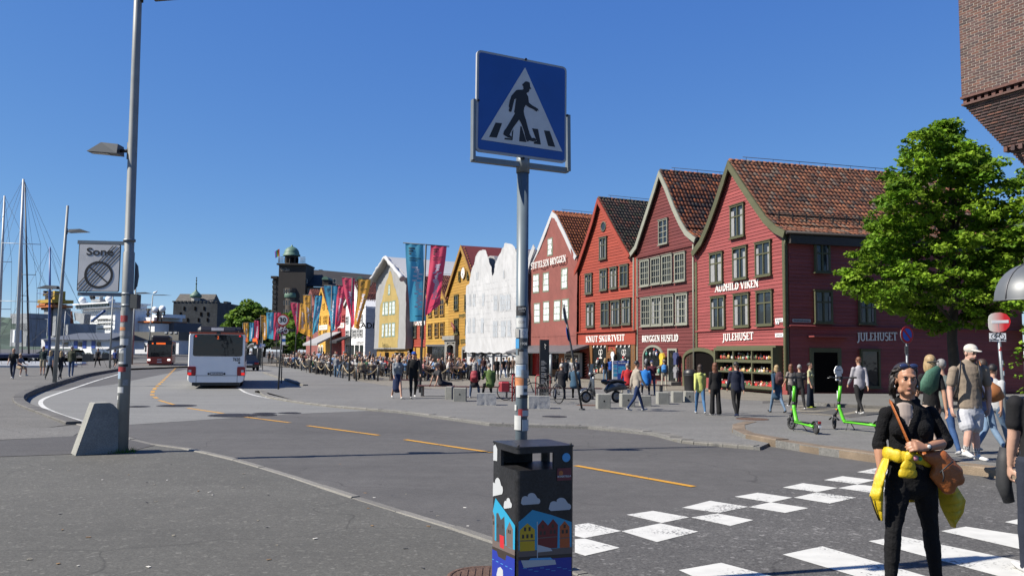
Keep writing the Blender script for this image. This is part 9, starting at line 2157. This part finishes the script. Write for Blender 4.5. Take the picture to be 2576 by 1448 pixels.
# neck, shirt front, collar
b.loft([J(866,520,.01),J(866,470,0),J(864,425,-.015)],[(.064,.062),(.053,.055),(.052,.054)],0)
b.loft([J(866,640,-.112),J(858,570,-.104),J(852,510,-.070)],[(.030,.012),(.052,.02),(.058,.03)],9)
for q in(-1,1):
 b.loft([J(862+q*10,690,-.128),J(866+q*34,600,-.118),J(866+q*48,530,-.080),J(866+q*50,480,-.012),J(866+q*36,462,.045)],[(.020,.010),(.028,.012),(.034,.014),(.028,.014),(.024,.012)],1,(1,0,0))
hc=J(858,366,-.03);f_=Vector((-.12,-1,-.02)).normalized();r_=f_.cross(Vector((.03,0,1))).normalized();Mh=Matrix((r_,-f_,r_.cross(f_))).transposed().to_4x4();Mh.translation=hc
for c_,rad_,mt in[((0,.012,.030),(.073,.090,.086),0),((0,-.028,-.030),(.057,.056,.084),0),((0,-.070,.026),(.048,.016,.016),0),((0,-.054,-.102),(.024,.022,.018),0),((0,-.090,-.030),(.011,.016,.014),0),((0,-.082,-.008),(.008,.014,.026),0),((0,-.0785,-.068),(.015,.008,.0055),7)]+[q for e in(-1,1)for q in[((e*.034,-.050,-.028),(.022,.022,.028),0),((e*.040,-.018,-.078),(.022,.036,.030),0),((e*.072,.012,-.014),(.010,.020,.030),0),((e*.029,-.0765,.002),(.0125,.008,.0042),6),((e*.031,-.083,.020),(.018,.006,.0038),4)]]:b.ell(c_,rad_,mt,14,10,Mh)
me=b.fuse('person',.0056,.006,smooth=3)
her=obj('person',me,None,(WX,DW,0));tag(her,'woman in black fleece and leggings crossing towards the camera','person')
blkf=pm('fleece_black',(.009,.009,.010),.95,.2,20,.6,90,spec=.15);blkj=pm('legging_black',(.007,.007,.008),.85,.15,10,.3,60,spec=.2)
skw=pm('skin_her',(.40,.205,.125),.48,.08,14,spec=.4)
for i,m in enumerate([skw,blkf,blkj,cloth((.35,.35,.37)),hair_m('dark'),blkf,m_eye,pm('lip_her',(.36,.14,.105),.45,0),blkj,pm('beige_tee',(.33,.27,.235),.9,.06,30)]):me.materials[i]=m
# hair: wavy strands swept back from the face and gathered behind
hc=J(858,366,-.03);rnd=random.Random(5);mb=MB()
m_herhair=pm('hair_dark_grey',(.028,.022,.020),.5,.5,30,stretch=(1,1,.3))
bh=Body();bh.ell(tuple(hc+Vector((0,.030,.040))),(.082,.094,.086),0);bh.ell(tuple(hc+Vector((.015,.10,-.03))),(.055,.05,.075),0);bh.loft([hc+Vector((-.066,.05,.0)),hc+Vector((-.062,.075,-.08)),hc+Vector((-.05,.08,-.15))],[.022,.024,.012],0)
hm=bh.fuse('hair',.010,0,smooth=1);hm.materials.clear();hm.materials.append(m_herhair);hm.polygons.foreach_set('material_index',np.zeros(len(hm.polygons),np.int32));obj('hair',hm,her)
for k in range(150):
 a=rnd.uniform(-1.5,1.5);st=hc+Vector((.078*sin(a),-.062*cos(a)*.9+.0,.072+.03*cos(a)*.6-.02*abs(sin(a))))
 mid=hc+Vector((.092*sin(a)*rnd.uniform(.9,1.1),.03,.085+.03*cos(a)-.05*abs(sin(a))+rnd.uniform(-.01,.012)));en=hc+Vector((.07*sin(a)+rnd.uniform(-.02,.02),.10,rnd.uniform(-.06,.05)));w_=rnd.uniform(-.012,.012)
 mb.tube([st,st.lerp(mid,.5)+Vector((w_,0,.012)),mid,en],[.0035,.005,.005,.003],4)
for k in range(60):
 q=rnd.choice((-1,-1,1));p0=hc+Vector((q*.082,rnd.uniform(0,.05),rnd.uniform(-.02,.05)));mb.tube([p0,p0+Vector((q*rnd.uniform(0,.025),.01,-.05)),p0+Vector((q*rnd.uniform(-.01,.035),.02,-.10+rnd.uniform(-.04,.03)))],[.003,.0035,.0015],4)
stuff(mb.build('hair_strands',m_herhair,her))
for q in(-1,1):mb=MB();p=hc+Vector((q*.083,.0,-.055));mb.ell(tuple(p),(.007,.006,.010),8,6);mb.build('earring',m_chrome,her)
# sunglasses pushed up into the hair
sg=thing('sunglasses','sunglasses pushed up on the dark-haired woman','sunglasses',(WX,DW,0));c=hc+Vector((0,-.052,.098))
for q in(-1,1):one('ell',(tuple(c+Vector((q*.036,0,0))),(.033,.012,.019),12,8,),'lens',pm('mirror_lens',(.05,.07,.16),.15,.1,metal=.4),sg);one('tube',([c+Vector((q*.068,0,0)),c+Vector((q*.085,.06,-.02)),c+Vector((q*.088,.10,-.05))],.003,6,),'temple',m_blk,sg)
one('tube',([c+Vector((-.008,-.006,.004)),c+Vector((.008,-.006,.004))],.003,6,),'bridge',m_blk,sg)
# wrist watch and ring
wt=thing('wrist_watch','small dark wrist watch on the woman\'s bent arm','watch',(WX,DW,0));ax=(Wr[1]-E[1]).normalized();p=Wr[1]-ax*.02
one('tube',([p-ax*.010,p+ax*.010],.031,14,),'strap',m_blk,wt);one('ell',(tuple(p+Vector((0,-.031,.008))),(.015,.006,.015),12,6,),'dial',m_signgrey,wt)
# ---- yellow quilted jacket tied round the waist
m_yj=pm('jacket_yellow',(.56,.40,.006),.55,.12,14,.3,40);jk=thing('quilted_jacket','bright yellow quilted jacket tied round the woman\'s waist','jacket',(WX,DW,0))
def quilt(path,radii,ribs,name,n=14,flat_=.6,seed=1):
 """puffy tube with stitched rings"""
 P=[Vector(p)for p in path];k=len(P);pts=[];rad=[];m=ribs*6
 for i in range(m+1):
  t=i/m*(k-1);a=min(int(t),k-2);p=P[a].lerp(P[a+1],t-a);r=radii[a]+(radii[a+1]-radii[a])*(t-a);ph=(i%6)/6;pf=.84+.17*abs(sin(pi*i/6))**.5
  pts.append(p);rad.append((r*pf*flat_,r*pf))
 bb=MB();bb.tube(pts,rad,n);return bb.build(name,m_yj,jk)
quilt([J(1040,800,.07),J(985,818,-.10),J(925,800,-.155),J(880,790,-.17)],[.040,.044,.042,.034],4,'sleeve',flat_=.5)
quilt([J(722,770,.10),J(758,775,-.08),J(820,790,-.15),J(872,795,-.17)],[.048,.052,.048,.036],4,'sleeve',flat_=.5)
one('ell',(tuple(J(878,790,-.185)),(.034,.030,.042),14,10,),'knot',m_yj,jk)
quilt([J(880,765,-.19),J(876,815,-.19),J(870,858,-.175),J(868,905,-.165)],[.030,.038,.062,.070],3,'sleeve_end',flat_=.38)
def flap(pts_l,pts_r,name,rows,thick,sgn):
 """hanging panel between two edges with horizontal quilting"""
 n=rows*8;m=8;vs=[]
 def along(P_,t):t=t*(len(P_)-1);a=min(int(t),len(P_)-2);return P_[a].lerp(P_[a+1],t-a)
 for side in(1,-1):
  for i in range(n+1):
   A,B=along(pts_l,i/n),along(pts_r,i/n)
   for j in range(m+1):
    p=A.lerp(B,j/m);e=sin(pi*j/m)**.5;pf=abs(sin(pi*i/8))**.6;vs.append(p+Vector((0,-side*thick*(.50+.50*pf**.6)*e+.02*sin(j*.9+i*.05),0)))
 o_=(n+1)*(m+1);fs=[(i*(m+1)+j,(i+1)*(m+1)+j,(i+1)*(m+1)+j+1,i*(m+1)+j+1)for i in range(n)for j in range(m)];fs+=[tuple(o_+q for q in f[::-1])for f in fs]
 mb=MB();mb.add(vs,fs,0,True);return mb.build(name,m_yj,jk)
flap([J(735,800,-.07),J(692,900,-.09),J(662,1010,-.10),J(688,1085,-.08),J(712,1142,-.06)],[J(765,800,-.10),J(752,900,-.12),J(742,985,-.11),J(736,1060,-.09),J(732,1138,-.06)],'front_panel',5,.024,-1)
flap([J(1022,905,.10),J(1038,985,.10),J(1052,1060,.09),J(1080,1120,.08),J(1112,1180,.08)],[J(1090,880,.08),J(1150,960,.05),J(1196,1035,.03),J(1180,1100,.05),J(1128,1176,.07)],'front_panel',6,.028,1)
flap([J(760,850,.15),J(755,930,.17),J(760,1000,.18),J(780,1040,.18)],[J(1030,850,.15),J(1030,930,.17),J(1020,1000,.18),J(990,1040,.18)],'back_panel',4,.02,1)
one('tube',([J(662,1010,-.11),J(688,1085,-.09),J(712,1142,-.07)],.006,6,),'zip',m_blk,jk)
# ---- brown shoulder bag
m_lea=pm('brown_leather',(.33,.098,.022),.5,.18,8,.3,40,spec=.45);bg_=thing('shoulder_bag','tan brown leather shoulder bag on the woman\'s hip','bag',(WX,DW,0))
bb=Body();bb.loft([J(955,785,-.15),J(1040,800,-.14),J(1060,860,-.13),J(1105,930,-.12)],[(.030,.03),(.075,.05),(.115,.062),(.10,.062)],0,J(1090,800)-J(1000,900));bb.loft([J(985,800,-.145),J(1050,790,-.14),J(1130,880,-.12)],[.035,.04,.06],0);bb.ell(tuple(J(1090,965,-.12)),(.055,.05,.045),0);bb.ell(tuple(J(1140,915,-.12)),(.055,.05,.05),0)
pm_=bb.fuse('pouch',.012,0,smooth=4);pm_.materials.clear();pm_.materials.append(m_lea);pm_.polygons.foreach_set('material_index',np.zeros(len(pm_.polygons),np.int32));obj('pouch',pm_,bg_)
one('tube',([J(768,488,.02),J(778,500,-.06),J(805,560,-.115),J(840,640,-.155),J(868,705,-.18),J(930,770,-.18),J(965,800,-.16)],[(.004,.017)]*7,8,),'strap',m_lea,bg_)
one('tube',([J(768,488,.02),J(800,515,.11),J(900,640,.14),J(1030,790,.06)],[(.004,.017)]*4,8,),'strap',m_lea,bg_)
one('tube',([J(1045,880,-.195),J(1085,845,-.20),J(1118,818,-.185)],.006,6,),'zip',m_blk,bg_);one('tube',([J(1060,865,-.20),J(1068,905,-.205),J(1062,930,-.20)],.005,6,),'zip_pull',m_blk,bg_)
one('ell',(tuple(J(912,800,-.205)),(.022,.010,.020),8,6,),'pink_charm',pm('charm_pink',(.6,.25,.3),.6,.1),bg_);one('ell',(tuple(J(937,803,-.20)),(.016,.010,.016),8,6,),'green_charm',pm('charm_green',(.02,.3,.08),.6,.1),bg_)
# ================================================================== the man in the white cap
DM=12.75;MXc=at(*z6(1212,500),DM).x
def K(px,py,y=0.0):p=at(*z6(px,py),DM+y);return Vector((p.x-MXc,y,p.z-PZ))
b=Body()
for s,hip,kn,an,toe in((-1,K(1178,560),K(1205,655,-.12),K(1190,762,-.12),(-.02,-.20)),(1,K(1248,560),K(1238,655,.02),K(1252,782,-.02),(.05,-.17))):
 an.z=max(.085,an.z)if s<0 else max(.10,an.z);b.loft([hip,hip.lerp(kn,.4),kn,kn.lerp(an,.35),kn.lerp(an,.8),an],[(.090,.095),(.08,.085),.060,.062,.044,.042],0);b.loft([hip+Vector((0,0,.03)),hip.lerp(kn,.45),hip.lerp(kn,.75)],[(.105,.112),(.108,.112),(.108,.112)],2)
 b.loft([an.lerp(kn,.30),an],[.046,.044],8);b.loft([an.lerp(kn,.24),an.lerp(kn,.19)],[.0475,.0475],6);b.loft([an.lerp(kn,.13),an.lerp(kn,.09)],[.0475,.0475],6)
 b.loft([an+Vector((0,.05,-.045)),an+Vector((0,-.04,-.04)),an+Vector((toe[0],toe[1],-.055))],[(.042,.04),(.048,.04),(.042,.026)],3)
b.loft([K(1213,560),K(1213,510)],[(.165,.13),(.17,.13)],2)
b.loft([K(1210,520),K(1210,460),K(1208,390),K(1205,330),K(1200,295),K(1198,275)],[(.178,.132),(.172,.128),(.185,.13),(.20,.128),(.175,.105),(.10,.08)],1,n=18)
for s,sh,el,wr,hn in((-1,K(1122,318),K(1100,425,.02),K(1108,520,-.05),K(1118,570,-.09)),(1,K(1288,312),K(1312,425,.05),K(1316,525,.02),K(1308,580,-.02))):
 b.ell(tuple(sh),(.075,.07,.07),1);b.loft([sh,sh.lerp(el,.4),sh.lerp(el,.68)],[.070,.070,.072],1);b.loft([sh,sh.lerp(el,.55),el],[.056,.054,.044],0);b.loft([el,el.lerp(wr,.35),wr],[.046,.045,.030],0);hand(b,wr,hn-wr,Vector((-s,0,0)),0,1.08,.5,True,-s)
b.loft([K(1200,290,.01),K(1205,262,0),K(1210,240,-.02)],[(.066,.064),(.058,.06),(.056,.058)],0)
hcm=K(1216,222,-.03);Mh=head(b,hcm,(.22,-1,-.18),(0,0,1),1.06,'cap',True);b.ell((0,-.050,-.078),(.050,.050,.040),4,12,8,Mh)
me=b.fuse('person',.009,.004,smooth=2);man=obj('person',me,None,(MXc,DM,PZ));tag(man,'bearded young man in white cap, tan tee and pale shorts','person')
for i,m in enumerate([pm('skin_pale',(.50,.30,.23),.5,.06,12,spec=.35),cloth((.235,.19,.145)),cloth((.42,.43,.46)),cloth((.58,.58,.57)),hair_m('brown'),cloth((.52,.49,.44)),m_eye,m_lip,cloth((.55,.55,.54)),cloth((.2,.2,.2))]):me.materials[i]=m
bp=thing('backpack','black backpack worn by the man in the white cap','backpack',(MXc,DM,PZ))
one('tube',([K(1210,480,.20),K(1210,400,.22),K(1208,320,.21),K(1206,280,.17)],[(.10,.13),(.12,.16),(.12,.16),(.07,.10)],14,),'bag',m_black,bp)
for px0,px1,q in((1160,1128,-1),(1258,1292,1)):one('tube',([K(px0,278,.06),K(px0-q*2,270,-.07),K(px0+q*4,330,-.165),K(px1-q*20,400,-.155),K(px1+q*6,470,-.03),K(px1-q*10,480,.10)],[(.012,.032)]*6,8,),'strap',m_black,bp)
# ---- other walkers on the near pavement
def near(label,x,ytop,d,rz,pose,h=None,gz=PZ,**kw):
 p=at(*z6(x,ytop),d);return person(label,(p.x,d,gz),rz,h or max(1.5,min(1.95,p.z-gz)),pose,**kw)
o=near('blonde woman in black tee and beige trousers walking away',990,215,13.6,pi+.1,'walkB',topc=BLK,botc=(.40,.31,.25),hairc='blonde',hair='long',female=True,vox=.012)
gb=thing('sling_bag','green quilted bag on the blonde woman\'s shoulder','bag',(at(*z6(970,370),13.4).x,13.25,at(*z6(970,370),13.4).z));one('tube',([(.13,0,.20),(.02,-.02,.08),(-.04,-.02,-.08),(-.10,0,-.20)],[(.04,.05),(.06,.13),(.07,.16),(.04,.09)],12,),'bag',pm('bag_green',(.045,.13,.085),.7,.2,30,.4,60),gb);one('tube',([(.13,0,.20),(.20,.12,.30),(.10,.3,.28)],[(.004,.015)]*3,6,),'strap',m_dgrey,gb)
near('person in grey-green tee and jeans beside the blonde woman',1052,238,14.6,pi-.15,'walkA',topc=(.19,.22,.20),botc=(.03,.07,.17),hairc='grey',vox=.016)
near('brown-haired woman in blue shawl behind the man in the cap',1275,238,14.4,pi+.2,'walkA',topc=(.12,.15,.28),botc=(.14,.21,.30),hairc='brown',hair='long',female=True,shoec=WHT,vox=.014)
near('person in white top and jeans striding behind the man in the cap',1335,268,15.0,pi/2+.5,'walkB',topc=(.42,.43,.44),botc=(.13,.2,.3),hairc='dark',shoec=WHT,vox=.014)
ob_=thing('tote_bag','orange-brown bag carried behind the man in the cap','bag',at(*z6(1338,430),14.2));one('tube',([(-.10,0,.14),(0,-.02,0),(.08,0,-.14)],[(.05,.06),(.10,.13),(.09,.12)],12,),'pouch',pm('bag_orange',(.30,.11,.03),.6,.15),ob_);one('tube',([(-.10,0,.14),(-.16,.1,.5)],[(.004,.012)]*2,6,),'strap',pm('bag_orange',(.30,.11,.03),.6,.15),ob_)
# ---- man cut by the right edge: black tee, bare tattooed arm, dark bag at his hip
DE=7.1;EX=at(*z6(1462,800),DE).x+.225
POSES['edge']=dict(legs=((.10,.05),(-.12,.10)),arms=((.10,.05,.12),(.05,.07,.12)))
em=person('man in black tee with bare forearm at the right edge',(EX,DE,0),pi-.1,1.80,'edge',topc=(.010,.010,.012),botc=(.02,.025,.04),hairc='dark',skin=2,vox=.011,bulk=1.12,top='tee')
hb_=at(*z6(1402,885),7.3);eb=thing('hip_bag','dark grey bag hanging at the hip of the man at the right edge','bag',hb_)
one('tube',([(.02,0,.22),(0,0,.10),(-.01,0,-.10),(.03,0,-.24)],[(.05,.05),(.065,.06),(.07,.06),(.045,.045)],14,),'pouch',pm('pack_charcoal',(.022,.023,.026),.7,.2,20),eb)
one('tube',([(.02,0,.22),(.10,.02,.45),(.25,.05,.60)],[(.004,.016)]*3,8,),'strap',m_black,eb)
# ================================================================== the crowd at the outdoor tables
m_tw=pm('table_wood',(.10,.06,.035),.7,.2,6);m_cw=pm('chair_dark',(.03,.028,.028),.6,.15,6)
def chair_mesh():
 mb=MB();mb.box(-.22,-.22,.43,.22,.22,.46);mb.box(-.22,.19,.46,-.18,.23,.90);mb.box(.18,.19,.46,.22,.23,.90)
 for z in(.58,.68,.78,.86):mb.box(-.18,.195,z,.18,.225,z+.06)
 for x in(-.20,.17):
  for y in(-.20,.17):mb.box(x,y,0,x+.03,y+.03,.43)
 return mb.mesh('chair',m_cw)
CHM=chair_mesh()
front=[gnd(*p,PL)for p in PR+PR2[1:]];front=[Vector((p.x,p.y))for p in front]
backl=[Vector((ux(u,d),d))for u,d in[(775,131),(800,125),(834,117),(868,109),(917,102),(950,96),(1000,91),(1040,88),(1080,82),(1120,77),(1160,72),(1185,68)]]
def along(L,t):t=t*(len(L)-1);a=min(int(t),len(L)-2);return L[a].lerp(L[a+1],t-a)
def lenpar(L,t):
 seg=[(b_-a_).length for a_,b_ in zip(L[:-1],L[1:])];T_=sum(seg)*t
 for(a_,b_),s_ in zip(zip(L[:-1],L[1:]),seg):
  if T_<=s_:return a_.lerp(b_,T_/s_)
  T_-=s_
 return L[-1]
rc=random.Random(21);TOPS={'black':(.012,.012,.013),'navy':(.015,.02,.045),'white':(.50,.50,.49),'grey':(.16,.165,.17),'charcoal':(.035,.035,.038),'light blue':(.14,.26,.45),'denim':(.05,.09,.17),'red':(.30,.025,.03),'beige':(.33,.27,.19),'olive':(.06,.065,.03),'pink':(.40,.17,.18),'brown':(.09,.055,.035),'green':(.04,.12,.06)}
TW=['black']*5+['navy']*3+['white']*10+['grey']*4+['charcoal']*4+['light blue']*4+['denim']*2+['red']+['beige']*4+['olive']+['pink']+['brown']*2+['green']
ZONES=[(.0,'near the bus stop'),(.28,'by the yellow house'),(.45,'by the white house'),(.62,'by the ochre wrap'),(.78,'by the clock house'),(.92,'by the white wrap')]
def zone_of(t):return[z_ for q,z_ in ZONES if q<=t][-1]
tables=[];tries=0
while len(tables)<66 and tries<6000:
 tries+=1;t=rc.random()**.8;v_=rc.random()**1.7*.9+.03;f0,b0=lenpar(front,t),lenpar(backl,t);p=f0.lerp(b0,v_)
 lat=(b0-f0);
 if lat.length*v_<1.1:p=f0+lat.normalized()*1.15
 if all((p-q).length>2.0 for q,_ in tables):tables.append((p,t))
tmb=MB();tmb.box(-.6,-.35,.70,.6,.35,.74);tt_m=tmb.mesh('table_top',m_tw);tmb=MB();tmb.box(-.03,-.03,0,.03,.03,.70);tl_m=tmb.mesh('leg',m_tw);cnt=0
FIGS=[dict(pose='sit',hair='short'),dict(pose='sit2',hair='short'),dict(pose='sit',hair='long',female=True),dict(pose='sit2',hair='bun',female=True),dict(pose='sit',hair='bald'),dict(pose='sit2',hair='cap')]
STF=[dict(pose='stand',hair='short'),dict(pose='walkA',hair='long',female=True),dict(pose='phone',hair='short'),dict(pose='stand',hair='cap')]
HW=['brown']*4+['dark']*3+['blonde']*3+['grey']*3+['auburn','white']
HDESC={'short':'short','long':'long','bun':'tied-up','bald':'thinning'}
def crowd_one(loc,rz,h,spec,t,sitting):
 c=rc.choice(TW);hc_=rc.choice(HW);hr=spec['hair'];sk=rc.randrange(4)
 hd_='a cap' if hr=='cap' else '%s %s hair'%(HDESC[hr],hc_)
 person('%s person with %s in %s top %s'%('seated' if sitting else 'standing',hd_,c,zone_of(t)),loc,rz,h,spec['pose'],skin=sk,hairc=hc_,topc=TOPS[c],botc=rc.choice([BLK,JEANS,NAVY,(.2,.18,.14),JEANSL]),shoec=rc.choice([WHT,BLK]),capc=rc.choice([BLK,(.4,.4,.4),(.3,.03,.03)]),vox=.03,group='people at the outdoor tables',**{k:q for k,q in spec.items()if k!='pose'})
for i,(p,t)in enumerate(tables):
 a=rc.uniform(-.3,.3)+(pi/2 if rc.random()<.4 else 0)
 to=thing('cafe_table','wooden table among the outdoor diners '+zone_of(t),'table',(p.x,p.y,PL),a,'outdoor tables');obj('table_top',tt_m,to);[obj('leg',tl_m,to,(x_,y_,0))for x_ in(-.5,.5)for y_ in(-.27,.27)]
 for sx,sy in((-.32,-.62),(.32,-.62),(-.32,.62),(.32,.62)):
  if rc.random()<.12:continue
  q=Vector((sx*cos(a)-sy*sin(a),sx*sin(a)+sy*cos(a)));d=q*-1;rz=a if sy>0 else a+pi
  rzj=rz+rc.uniform(-.25,.25);loc=(p.x+q.x,p.y+q.y,PL)
  tag(obj('chair',CHM,None,loc,rzj),'dark slatted chair at the outdoor tables '+zone_of(t),'chair','chairs at the outdoor tables')
  crowd_one(loc,rzj,rc.uniform(1.6,1.85),rc.choice(FIGS),t,True);cnt+=1
for k in range(44):
 t=rc.random();v_=rc.uniform(.35,1.0);p=lenpar(front,t).lerp(lenpar(backl,t),v_)
 crowd_one((p.x,p.y,PL),rc.uniform(0,2*pi),rc.uniform(1.6,1.88),rc.choice(STF),t,False)
 # person in an orange vest and one in a light blue shirt, standing out of the crowd
p=gnd(*ZCROWD(1245,905),PL);person('person in bright orange vest among the outdoor tables',(p.x,p.y,PL),pi,1.8,'stand',topc=(.65,.12,.02),botc=BLK,hairc='brown',vox=.03,hair='short')
p=gnd(*ZCROWD(950,925),PL);person('big man in sky blue shirt standing at the outdoor tables',(p.x,p.y,PL),pi,1.85,'stand',topc=(.16,.33,.62),botc=NAVY,hairc='dark',vox=.03,hair='short')
bpy.data.scenes.remove(BENCH)
